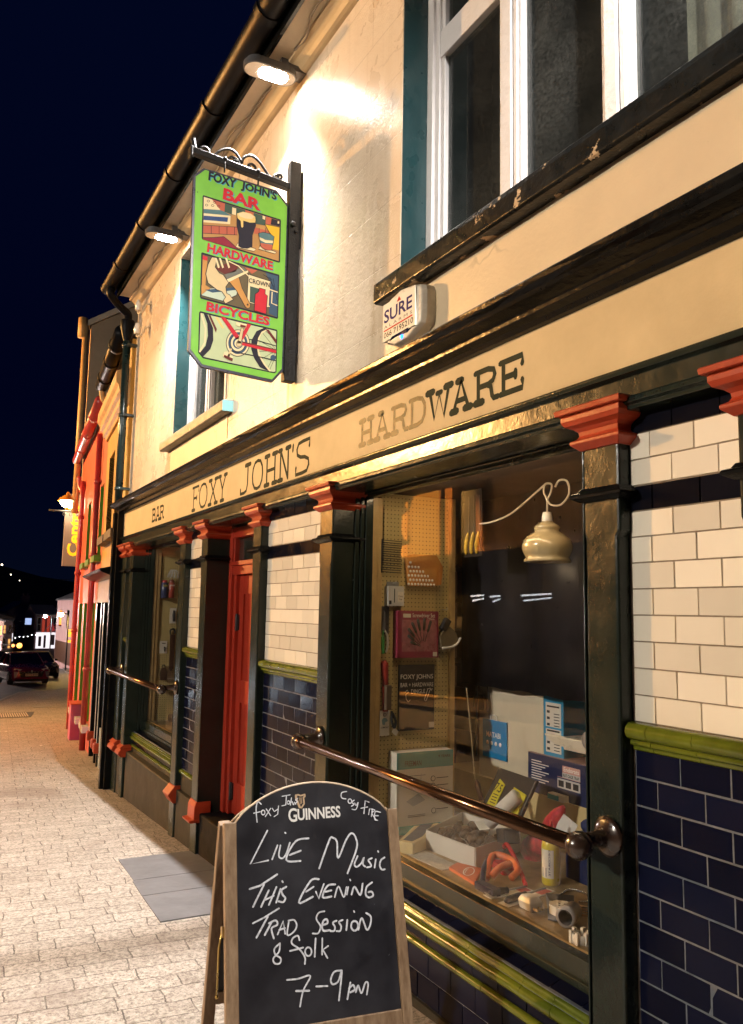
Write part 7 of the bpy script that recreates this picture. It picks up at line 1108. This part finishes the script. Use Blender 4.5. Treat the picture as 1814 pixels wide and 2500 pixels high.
# ---------------------------------------------------------------- generic terrace house (axis aligned) for the far street
def house(name, label, x0, x1, y0, y1, zg, ze, face, wall, roofm, wins, ridge='x', zr=None, chim=True, trim=None, shop=None):
    t = thing(name, label, 'house', ((x0+x1)/2, (y0+y1)/2, zg)); zr = zr or ze+1.6
    k = MB(); k.box(x0, x1, y0, y1, zg-1, ze)
    if ridge == 'x': m_ = (y0+y1)/2; k.prism([(x0, y0, ze), (x0, y1, ze), (x0, m_, zr)], (x1-x0, 0, 0))
    else: m_ = (x0+x1)/2; k.prism([(x0, y0, ze), (x1, y0, ze), (m_, y0, zr)], (0, y1-y0, 0))
    k.build('wall', wall, t)
    k = MB(); e = .12
    if ridge == 'x':
        for ya, sg_2 in ((y0-e, 1), (y1+e, -1)): zz = ze-(zr-ze)*e/(m_-y0); k.prism([(x0-.05, ya, zz), (x0-.05, m_, zr), (x0-.05, m_, zr+.1), (x0-.05, ya, zz+.1)], (x1-x0+.1, 0, 0))
    else:
        for xa in (x0-e, x1+e): zz = ze-(zr-ze)*e/(m_-x0); k.prism([(xa, y0-.05, zz), (m_, y0-.05, zr), (m_, y0-.05, zr+.1), (xa, y0-.05, zz+.1)], (0, y1-y0+.1, 0))
    r_ = k.build('roof', roofm, t)
    if chim:
        k = MB(); cx, cy = ((x1-.5, m_) if ridge == 'x' else (m_, y0+.5)); k.box(cx-.3, cx+.3, cy-.5, cy+.5, zr-.4, zr+.75)
        for d in (-.25, .25): k.lathe([(.1, zr+.75), (.09, zr+1.05)], (cx, cy+d, 0), k=8)
        k.build('chimney', wall, r_)
    for (s0, s1, z0, z1, mt) in wins:
        fy = {'-y': y0, '+y': y1}.get(face); k = MB(); o = -.03 if face == '-y' else .03
        def bx(a, b_, c, d, lo, hi):
            if face in ('-y', '+y'): k.box(a, b_, min(fy, fy+lo*o/.03), max(fy, fy+hi*o/.03), c, d)
            else: k.box(x1+lo, x1+hi, a, b_, c, d)
        f = .06; bx(s0-f, s0, z0-f, z1+f, -.02, .05); bx(s1, s1+f, z0-f, z1+f, -.02, .05); bx(s0, s1, z1, z1+f, -.02, .05); bx(s0-f-.05, s1+f+.05, z0-.12, z0, -.02, .10); bx(s0, s1, (z0+z1)/2-.02, (z0+z1)/2+.02, -.02, .03)
        wd_ = k.build('window', trim or NWHITE, t); k = MB(); bx(s0, s1, z0, z1, -.015, .012); k.build('pane', mt, wd_)
    if shop:
        s0, s1, z0, z1, mt = shop; k = MB(); 
        if face == '+x': k.box(x1, x1+.06, s0, s1, z0, z1)
        elif face == '-y': k.box(s0, s1, y0-.06, y0, z0, z1)
        else: k.box(s0, s1, y1, y1+.06, z0, z1)
        k.build('shopfront', mt, t)
    return t
MAUVE = M('mauve_grey_render', (.30, .19, .19), .7, var=.15, vs=.6); DIMW = M('far_render', (.30, .22, .19), .7, var=.2, vs=.6); SLT = MATS['slate_roof']
WARMW = EM('lit_window_warm', (1.0, .50, .14), .9); COOLW = EM('lit_shop_window', (.95, .90, .95), 1.1); AMB = EM('amber_lit_sign', (1.0, .50, .04), 1.1)
# right hand side, beyond the side street
house('far_house', 'dim grey house with two floors of narrow windows right past the coral house', -46, -38.5, 5.35, 12, -1.9, 2.5, '-y', DIMW, SLT, [(-45.0, -44.2, .5, 1.5, DARKG), (-42.8, -42.0, .5, 1.5, DARKG), (-40.4, -39.6, .5, 1.5, DARKG), (-45, -43.9, -1.3, -.3, WARMW), (-41.5, -40.4, -1.3, -.3, DARKG)], zr=4.4, trim=DIMW)
house('far_house', 'narrow gabled house with an amber lit edge, near the street end', -64, -54, 6.62, 13, -2.6, 1.85, '-y', MAUVE, SLT, [(-62.5, -61.5, .1, 1.1, WARMW), (-59, -58, .1, 1.1, DARKG), (-56.5, -55.6, .1, 1.1, DARKG)], zr=3.3, shop=(-63.5, -54.5, -2.4, -1.0, BROWNK))
t = thing('amber_hanging_sign', 'small stack of amber lit hanging signs on the narrow gabled house', 'sign', (-54, 6.3, -.8))
for i, (z0, z1) in enumerate(((-.10, -.02), (-.34, -.14), (-.46, -.38), (-.82, -.66))): k = MB(); k.box(-54.06, -54, 6.03, 6.42, z0, z1); k.build('panel', AMB, t)
k = MB(); k.tube([(-54.03, 6.42, .05), (-54.03, 6.42, -.85)], .02, 6); k.tube([(-54.03, 6.42, -.3), (-54.03, 6.7, -.3)], .02, 6); k.build('pole', INKB, t)
# the street end: pale shop seen face on, with flags, and the big gable
STRIPE = M('red_banner', (.42, .05, .03), .6)
wb = house('corner_shop', 'pale shop with red banners and a brightly lit ground floor at the street end', -92, -82, 7.15, 9.2, -3.2, .55, '+x', MAUVE, SLT, [(7.35, 7.62, -.9, .3, DARKG), (8.75, 9.0, -.9, .3, DARKG)], ridge='y', zr=1.4, chim=False, shop=(7.3, 9.15, -2.5, -1.05, COOLW))
k = MB(); k.box(-81.97, -81.9, 7.75, 7.98, -1.0, .35); k.box(-81.97, -81.9, 8.18, 8.40, -1.0, .45); k.build('banner', EM('glowing_banner', (.8, .09, .05), .35), wb)  # banners given a faint glow of their own to look lit
k = MB(); k.box(-81.93, -81.88, 7.5, 7.75, -2.3, -1.4); k.box(-81.93, -81.88, 7.95, 8.15, -2.45, -1.3); k.box(-81.93, -81.88, 8.5, 8.9, -2.2, -1.25); k.box(-81.92, -81.86, 7.25, 9.2, -2.62, -2.5); k.build('window_display', MAUVE, wb)
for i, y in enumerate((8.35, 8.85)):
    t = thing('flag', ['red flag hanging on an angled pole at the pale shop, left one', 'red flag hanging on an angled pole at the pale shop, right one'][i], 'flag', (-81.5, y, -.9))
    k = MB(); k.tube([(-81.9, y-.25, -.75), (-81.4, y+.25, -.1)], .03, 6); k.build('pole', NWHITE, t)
    k = MB(); k.prism([(-81.45, y+.22, -.15), (-81.4, y+.5, -.85), (-81.4, y+.15, -.95), (-81.4, y-.02, -.45)], (0.03, 0, 0)); k.build('cloth', EM('glowing_flag', (.7, .07, .08), .3), t)  # cloth glows by itself in place of light falling on it
t = house('big_gable_house', 'broad pale house whose big gable end closes the street view', -128, -112, 7.0, 11.2, -5, .55, '+x', MAUVE, SLT, [(7.7, 8.3, -2.4, -1.2, DARKG), (9.5, 10.1, -2.4, -1.2, DARKG)], ridge='x', zr=1.85, chim=True)
k = MB(); k.box(-112, -111.5, 8.5, 9.4, 1.6, 2.35); k.build('gable_chimney', MAUVE, t)
# left hand terrace
for i, (x0, x1, ya, ze, lab, mt_) in enumerate(((-74, -66, 3.3, -.2, 'dark low terrace house at the left of the parked cars', DIMW), (-84, -74.2, 4.6, -.35, 'second terrace house on the left with a row of small windows', MAUVE), (-97, -84.2, 5.6, -.2, 'third terrace house on the left beside the glowing orange lamp', DIMW), (-111, -97.2, 6.6, -.3, 'last terrace house on the left in front of the broad gable', MAUVE))):
    y0v = (2.2, 3.4, 4.75, 5.75)[i]; st = (ya-y0v)/3
    house('terrace_house', lab, x0, x1, ya-7, ya, gz(x0)+.3, ze+.4, '+x', mt_, SLT, [(y0v+st*j+st*.32, y0v+st*j+st*.7, ze-.55, ze+.1, [DARKG, DARKG, WARMW, DARKG][(j+i) % 4]) for j in range(3)]+[(y0v+st*j+st*.3, y0v+st*j+st*.72, ze-1.75, ze-1.0, [WARMW, DARKG, COOLW, DARKG][(j+2*i) % 4]) for j in range(3)], zr=ze+1.4, trim=MAUVE)
def lamp_post(x, y, h, col, s_, lab, r=.12):
    z = gz(x); t = thing('street_lamp', lab, 'street lamp', (x, y, z), 'street lamps down the hill')
    k = MB(); k.tube([(x, y, z), (x, y, z+h)], [.05, .035], 8); k.tube(smooth_path([(x, y, z+h), (x, y-.1, z+h+.15), (x, y-.4, z+h+.2)]), .03, 6); k.build('post', INKB, t)
    k = MB(); k.sphere((x, y-.45, z+h+.13), r, 12, 0, (1, 1, .8)); k.build('globe', EM('street_glow_%d' % int(s_*10+x), col, s_*26), t)
    k = MB(); k.lathe([(r*1.15, z+h+.2), (.03, z+h+.3)], (x, y-.45, 0), k=10); k.build('hood', INKB, t)
lamp_post(-52, 5.72, 3.15, (1.0, .60, .14), 14, 'amber street lamp high beside the narrow gabled house', .17)
lamp_post(-66, 6.55, 3.5, (.85, .95, 1.0), 18, 'cool white street lamp standing before the pale shop', .13)
lamp_post(-43, 5.45, 1.55, (1.0, .85, .6), 7, 'low white wall lamp by the dark doorway of the near far house', .07)
lamp_post(-60, -.6, 3.6, (1.0, .80, .72), 240, 'added street lamp out of view on the left, brightening the low terrace', .2)  # lamp added out of view to brighten the far house fronts
lamp_post(-92, 3.6, 3.8, (1.0, .80, .74), 240, 'second added street lamp out of view, further down on the left', .2)  # likewise added beyond the view, for the fronts further down
# small lit things along the far left pavement
for i, (y, z, x, c, lab) in enumerate(((5.75, .07, -74.1, (.45, .6, 1.0), 'bluish lit hanging sign over the far left pavement'), (4.42, -1.52, -65.8, (1.0, .42, .08), 'round orange lantern glowing on the far left'), (4.0, -1.52, -65.8, (1.0, .3, .08), 'smaller orange lantern left of the round one'))):
    t = thing('lit_sign', lab, 'sign', (x, y, z)); k = MB()
    if i == 0: k.box(x, x+.05, y-.24, y+.24, z-.25, z+.28)
    else: k.sphere((x, y, z), .20 if i == 1 else .12, 10)
    k.build('panel', EM('far_sign_%d' % i, c, 2.4 if i else .8), t); k = MB(); k.tube([(x, y, z), (x, y-1.1, z+.1)], .03, 6); k.build('arm', INKB, t)
t = thing('bunting_lights', 'string of small lights hung across the end of the street', 'light string', (-78, 6.5, -1.2)); k = MB(); k2 = MB()
P = [Vector((-78, 4.2+.33*i, -1.55+.05*i+.05*math.sin(i*2))) for i in range(9)]; k.tube(P, .012, 5)
for p in P: k2.sphere(p, .045, 8)
k.build('cable', INKB, t); k2.build('bulbs', EM('string_bulb', (.95, .95, 1.0), 5), t)
k = MB(); P = [Vector((-40, -2+i*1.0, 2.6+.015*(i-5)**2)) for i in range(9)]; k.tube(P, .012, 5); k.build('overhead_wire', INKB, label='thin overhead wire crossing the dark sky beside the vertical sign', cat='wire')

k = MB(); k.prism([(-420, -150, -30), (-420, -150, 30), (-420, -60, 28), (-420, 10, 24), (-420, 45, 15), (-420, 90, 9), (-420, 160, 6), (-420, 260, 10), (-420, 260, -30)], (-80, 0, 0)); o = k.build('hills', M('night_hillside', (.03, .05, .06), .9)); o['kind'] = 'structure'
for i, (y, z, r) in enumerate(((26.2, 18.9, .42), (30.1, 14.7, .30), (33.8, 12.2, .22))):
    k = MB(); k.sphere((-398, y, z), r, 8); k.build('distant_light', EM('hill_light', (1.0, .85, .6), 6), label=['brightest tiny house light on the dark hillside at the far left', 'second tiny house light on the hillside, lower and to the right', 'faintest tiny house light low on the dark hillside'][i], cat='light')
# ================================================================ parked cars (local frame: nose towards +x)
CARGL = M('car_glass', (.006, .006, .010), .06, coat=.6); TYRE = M('tyre_rubber', (.010, .010, .010), .8); RIM = M('alloy', (.35, .35, .36), .3, metal=.8)
def car(loc, rz, paint, label, lit=False, roofc=None, plate='211 C 8739'):
    t = thing('parked_car', label, 'car', loc, 'cars parked down the hill'); o = ROOT[t.name].copy(); ROOT[t.name] = Vector((0, 0, 0))
    # stations: x, half width at sill, half width at belt, z bottom, z belt
    st = [(1.78, .52, .50, .20, .50), (1.74, .66, .62, .14, .58), (1.60, .70, .69, .13, .66), (1.20, .725, .715, .14, .74), (.75, .73, .72, .15, .80), (.0, .735, .725, .15, .82), (-1.0, .735, .72, .15, .84), (-1.55, .71, .69, .18, .84), (-1.74, .64, .62, .22, .80), (-1.78, .60, .56, .3, .70)]
    k = MB(); vs = []; fs = []
    for x, ws, wb, zb, zt in st:
        vs += [(x, y*s_, z) for s_, seq in ((1, ((0, zb), (ws*.9, zb), (ws, zb+.12), (ws*1.01, (zb+zt)/2), (wb, zt-.06), (wb*.90, zt), (0, zt+.02))),) for y, z in seq]
        vs += [(x, -y, z) for y, z in ((wb*.90, zt), (wb, zt-.06), (ws*1.01, (zb+zt)/2), (ws, zb+.12), (ws*.9, zb))]
    q = 12
    for i in range(len(st)-1):
        for j in range(q): fs.append((i*q+j, i*q+(j+1) % q, (i+1)*q+(j+1) % q, (i+1)*q+j))
    fs += [tuple(range(q))[::-1], tuple((len(st)-1)*q+j for j in range(q))]
    k.add(vs, fs, 0, True); k.build('body', paint, t)
    k = MB(); g = [(.82, .66, .79), (.12, .53, 1.235), (-.95, .53, 1.24), (-1.60, .64, .83)]
    vs = []
    for x, w_, z in g: vs += [(x, -w_, z), (x, w_, z)]
    k.add(vs+[(.82, -.66, .70), (.82, .66, .70), (-1.6, -.64, .70), (-1.6, .64, .70)], [(0, 1, 3, 2), (2, 3, 5, 4), (4, 5, 7, 6), (0, 2, 4, 6, 10, 8), (1, 9, 11, 7, 5, 3), (0, 8, 9, 1), (6, 7, 11, 10)]); k.build('windows', CARGL, t, bevel=.02)
    k = MB(); k.loft([(1.225, -1.02, .16, -.53, .53), (1.262, -.98, .10, -.50, .50), (1.275, -.85, .0, -.42, .42)])
    for s_ in (-1, 1): k.tube([(.84, .655*s_, .79), (.14, .53*s_, 1.24)], .022, 6); k.tube([(-1.62, .635*s_, .83), (-.97, .53*s_, 1.245)], .03, 6); k.tube([(-.35, .70*s_, .82), (-.40, .535*s_, 1.24)], .022, 6)
    k.build('roof', roofc or paint, t, bevel=.015)
    for x in (1.12, -1.10):
        for s_ in (-1, 1):
            k = MB(); k.lathe([(.13, -.02), (.255, -.02), (.27, .0), (.27, .13), (.255, .15), (.13, .15)], (x, s_*.60, .27), (0, s_, 0), 20); wh = k.build('wheel', TYRE, t)
            k = MB(); k.lathe([(.001, .14), (.05, .15), (.13, .135), (.17, .14), (.17, .12)], (x, s_*.60, .27), (0, s_, 0), 16); k.build('rim', RIM, wh)
    for s_ in (-1, 1):
        k = MB(); k.prism([(1.745, s_*.36, .60), (1.66, s_*.63, .645), (1.64, s_*.66, .60), (1.745, s_*.45, .545)], (.03, 0, 0)); k.build('headlight', EM('headlight_on', (.8, .9, 1.0), 30) if lit else M('headlight_lens', (.75, .68, .60), .25, coat=.5), t)
        k = MB(); k.prism([(1.775, s_*.52, .50), (1.72, s_*.66, .52), (1.73, s_*.64, .26), (1.77, s_*.56, .30)], (.02, 0, 0)); k.build('daytime_lamp', EM('drl_on', (.8, .9, 1.0), 60) if lit else M('lens_edge', (.3, .26, .26), .15, coat=.5), t)
        k = MB(); k.sphere((.55, s_*.80, .86), .075, 10, 0, (.7, 1.1, .8)); k.build('wing_mirror', paint, t)
    k = MB(); k.prism([(1.79, -.48, .52), (1.79, .48, .52), (1.80, .40, .30), (1.80, -.40, .30)], (.02, 0, 0))
    for i in range(7): k.box(1.818, 1.826, -.40+.13*i-.03, -.40+.13*i+.03, .49, .505, 1); k.box(1.818, 1.826, -.34+.115*i-.025, -.34+.115*i+.025, .45, .46, 1)
    k.build('grille', [M('grille_black', (.006, .006, .008), .3), RIM], t)
    k = MB(); k.prism([(1.823, -.03, .57), (1.823, .03, .57), (1.823, .035, .50), (1.823, 0, .47), (1.823, -.035, .50)], (.01, 0, 0)); k.build('badge', M('badge_metal', (.6, .5, .4), .3, metal=.6), t)
    k = MB(); k.box(1.815, 1.83, -.235, .235, .335, .435); pl = k.build('number_plate', M('plate_cream', (.68, .56, .40), .4, var=.03), t)
    k = MB(); write(k, plate, [(1.8315, -.21, .355), (1.8315, .21, .355), (1.8315, .21, .415), (1.8315, -.21, .415)], .02); k.build('lettering', INKB, pl)
    k = MB(); k.prism([(1.80, -.60, .22), (1.80, .60, .22), (1.72, .66, .13), (1.72, -.66, .13)], (.02, 0, 0)); k.build('bumper', TYRE, t)
    t.location = o*S; t.rotation_euler = (0, math.atan(.0454) if abs(math.cos(rz)) > .9 else 0, rz); t.rotation_euler.y = -math.atan(.0454)*math.cos(rz); return t
PLUM = M('dark_plum_paint', (.24, .030, .075), .25, metal=.2, coat=.8, var=.05)
CARK = M('black_car_paint', (.012, .012, .014), .2, coat=.8, var=.05); CARS = M('silver_car_paint', (.2, .2, .21), .3, metal=.6, coat=.6, var=.05)
car((-37.6, 1.95, gz(-37.6)-.09), math.radians(6), PLUM, 'dark plum car facing the camera at the kerb, nearest of the parked cars')
car((-43.2, 3.10, gz(-43.2)-.09), math.radians(6), CARK, 'black car with a pale roof parked behind the plum car', roofc=M('pale_roof', (.5, .36, .16), .4), plate='')if False else None
t2 = car((-43.2, 3.10, gz(-43.2)-.09), math.radians(6), CARK, 'black car with a pale roof parked behind the plum car', roofc=M('pale_roof', (.5, .36, .16), .4), plate='07 KY 412')
car((-52, 2.2, gz(-52)-.09), math.radians(8), CARS, 'silver car further back at the left edge of the street', plate='12 KY 88')
# across the road, behind the camera: the buildings the shop window mirrors, and the lamps that light the front
BRICK = None
def brick_mat():  # plain brick colours with dark mortar
    mt, n, l, p = nodes('opposite_brick'); tc = n.new('ShaderNodeTexCoord').outputs['Object']; sp_ = n.new('ShaderNodeSeparateXYZ'); l.new(tc, sp_.inputs[0]); cb_ = n.new('ShaderNodeCombineXYZ'); l.new(sp_.outputs['X'], cb_.inputs[0]); l.new(sp_.outputs['Z'], cb_.inputs[1])
    bk = n.new('ShaderNodeTexBrick'); l.new(cb_.outputs[0], bk.inputs['Vector'])
    for k_, v in (('Scale', 1), ('Brick Width', .21), ('Row Height', .075), ('Mortar Size', .007)): bk.inputs[k_].default_value = v
    bk.inputs['Color1'].default_value = (.42, .20, .10, 1); bk.inputs['Color2'].default_value = (.30, .13, .07, 1); bk.inputs['Mortar'].default_value = (.10, .07, .05, 1)
    l.new(bk.outputs['Color'], p.inputs['Base Color']); p.inputs['Roughness'].default_value = .8; return mt
BRICK = brick_mat(); RUBBLE = M('dark_rubble_stone', (.11, .065, .035), .8, bump=1.0, bs=9, var=.5, vs=5)
OY = -11.0
ob = thing('brick_house_opposite', 'stone house with brick window surrounds across the road', 'house', (-16, OY-3, gz(-16)))
k = MB(); XA, XB = -19.7, -18.5
k.box(-20.3, XA, OY-.3, OY, 2.0, 8.5); k.box(-20.3, -6, OY-.3, OY, -2, 2.0); k.box(XA, XB, OY-.3, OY, 5.15, 8.5); k.box(XB, -6, OY-.3, OY, 2.0, 8.5); k.box(-20.3, -6, OY-6, OY-.3, -2, 8.5); k.build('wall', RUBBLE, ob)
k = MB()
for i in range(21): z = 2.0+.15*i; w_ = .42 if i % 2 else .28; k.box(XA-w_, XA, OY, OY+.02, z, z+.15); k.box(XB, XB+w_, OY, OY+.02, z, z+.15)
k.box(XA-.3, XB+.3, OY, OY+.02, 5.15, 5.5); k.build('brick_surround', BRICK, ob)
k = MB(); k.box(XA, XB, OY-.2, OY-.19, 2.0, 5.15); k.build('window', DARKG, ob)
k = MB(); k.box(-20.2, -6, OY, OY+.12, -2, 2.75); k.box(-20.2, -6, OY, OY+.35, 2.75, 3.05); sf_ = k.build('shopfront', BLACK, ob)  # black colour stands for the shade on the mirrored ground floor
k = MB()
for xa, xb, z in ((-18.6, -18.0, 1.86), (-17.7, -17.3, 1.84), (-16.4, -15.3, 1.86)): k.obox((xa, OY+.121, z), (xb-xa, 0, .03), (0, .02, 0), (0, 0, .04)); k.obox((xa+.1, OY+.121, z-.12), (xb-xa-.1, 0, .06), (0, .02, 0), (0, 0, .035))
k.build('strip_light', EM('shop_strip', (.85, .92, 1.0), 9), sf_)
k = MB(); k.box(-20.4, -6, OY-6, OY+.2, 8.5, 8.7); k.build('roof', SLT, ob)
ph = thing('rendered_house_opposite', 'pale rendered house with a sash window across the road', 'house', (-24, OY-3, gz(-24)))
k = MB(); k.box(-30, -23.0, OY-.3, OY, -2, 8.5); k.box(-23.0, -22.0, OY-.3, OY, -2, 3.1); k.box(-23.0, -22.0, OY-.3, OY, 5.1, 8.5); k.box(-22.0, -21.86, OY-.3, OY, -2, 8.5); k.box(-30, -20.35, OY-6, OY-.3, -2, 8.5); k.build('wall', M('dark_render_opposite', (.14, .09, .05), .8), ph)
k = MB(); k.box(-21.86, -20.36, OY-.3, OY+.05, 2.8, 8.2); k.box(-21.86, -20.36, OY-.3, OY, -2, 2.8); k.build('pale_strip', M('cream_render_opposite', (.55, .42, .25), .7, var=.05), ph)
k = MB()
for x in (-23.0, -22.55, -22.05): k.box(x, x+.06, OY-.15, OY-.1, 3.1, 5.1)
for z in (3.1, 4.05, 5.04): k.box(-23.0, -22.0, OY-.15, OY-.1, z, z+.06)
k.build('window', YELL, ph)
k = MB(); k.box(-30, -20.36, OY+.05, OY+.14, -2, 2.95); k.box(-30, -20.36, OY+.05, OY+.22, 2.95, 3.1); k.build('shopfront', BLACK, ph)  # black front added to keep the lower wall dark in the mirrored view
k = MB(); k.box(-30, -20.35, OY-6, OY+.2, 8.5, 8.7); k.build('roof', SLT, ph)
lg = thing('wall_lantern', 'amber wall lantern on the house across the road', 'lamp', (-22.5, OY, 3.7)); k = MB(); k.sphere((-22.5, OY+.35, 3.87), .12, 14); k.build('globe', EM('amber_lantern', (1.0, .62, .12), 120), lg); k = MB(); k.tube([(-22.5, OY, 3.7), (-22.5, OY+.35, 3.74)], .02, 6); k.build('arm', INKB, lg)
ld = bpy.data.lights.new('wall_wash_spot', 'SPOT'); ld.energy = WALL_WASH; ld.color = (1.0, .42, .07); ld.shadow_soft_size = .10; ld.spot_size = math.radians(86); ld.spot_blend = .75  # added spot with no fixture, washing the opposite wall for its mirror image
lo = bpy.data.objects.new('wall_wash_spot', ld); COL.objects.link(lo); lo.location = Vector((-20.9, OY+1.5, 7.0))*S; lo.rotation_euler = Vector((0, -.70, -.71)).to_track_quat('-Z', 'Y').to_euler()
sl_ = thing('sodium_street_lamp', 'tall sodium street lamp across the road lighting the pub front', 'street lamp', (-19.0, -10.2, gz(-19)))
k = MB(); z = gz(-19.0); k.tube([(-19.0, -10.2, z), (-19.0, -10.2, 5.9)], [.09, .05], 10); k.tube([(-19.0, -10.2, 5.9), (-19.0, -9.4, 6.05)], .04, 8); k.build('post', INKB, sl_)
k = MB(); k.box(-19.18, -18.82, -9.6, -9.1, 5.95, 6.07); k.build('head', ALU, sl_, bevel=.03)
k = MB(); k.box(-19.12, -18.88, -9.55, -9.15, 5.90, 5.945); k.build('sodium_tube', EM('sodium', (1.0, .50, .13), 40), sl_)
ld = bpy.data.lights.new('sodium_light', 'SPOT'); ld.energy = SODIUM; ld.color = (1.0, .53, .17); ld.spot_size = math.radians(165); ld.spot_blend = .6; ld.shadow_soft_size = .14
lo = bpy.data.objects.new('sodium_light', ld); COL.objects.link(lo); lo.location = Vector((-19.0, -9.35, 5.85))*S; lo.rotation_euler = (Vector((-5.0, 0, 1.0))-Vector((-19.0, -9.35, 5.85))).to_track_quat('-Z', 'Y').to_euler()
wl = thing('white_street_lamp', 'white street lamp across the road facing the pub', 'street lamp', (-3.4, -9.9, gz(-3.4)))
k = MB(); z = gz(-3.4); k.tube([(-3.4, -10.0, z), (-3.4, -10.0, 4.5)], [.09, .05], 10); k.tube([(-3.4, -10.0, 4.5), (-3.4, -9.5, 4.6)], .04, 8); k.build('post', INKB, wl)
k = MB(); k.box(-3.6, -3.2, -9.6, -9.2, 4.52, 4.62); k.build('head', ALU, wl, bevel=.03)
k = MB(); k.box(-3.55, -3.25, -9.55, -9.25, 4.48, 4.515); k.build('diffuser', EM('white_lamp', (1.0, .93, .82), 30), wl)
ld = bpy.data.lights.new('white_light', 'SPOT'); ld.energy = WHITEL; ld.color = (1.0, .90, .76); ld.spot_size = math.radians(165); ld.spot_blend = .6; ld.shadow_soft_size = .22
lo = bpy.data.objects.new('white_light', ld); COL.objects.link(lo); lo.location = Vector((-3.4, -9.4, 4.42))*S; lo.rotation_euler = (Vector((-3.4, 0, 1.0))-Vector((-3.4, -9.4, 4.42))).to_track_quat('-Z', 'Y').to_euler()
# a car stopped across the road, headlights towards the ochre shop
CX, CY = -21.5, -6.8
car((CX, CY, gz(CX)-.09), math.radians(38), CARK, 'black car stopped across the road with its headlights on', lit=True, plate='12 KY 88')
for dx in (-.45, .45):
    ld = bpy.data.lights.new('headlamp_beam', 'SPOT'); ld.energy = BEAM; ld.color = (.82, .92, 1.0); ld.spot_size = math.radians(30); ld.spot_blend = .35; ld.shadow_soft_size = .05
    a = Vector((CX+1.5-dx*.6, CY+1.15+dx*.8, gz(CX)+.52)); lo = bpy.data.objects.new('headlamp_beam', ld); COL.objects.link(lo); lo.location = a*S; lo.rotation_euler = (Vector((-12.2, .2, -.45))-a).to_track_quat('-Z', 'Y').to_euler()
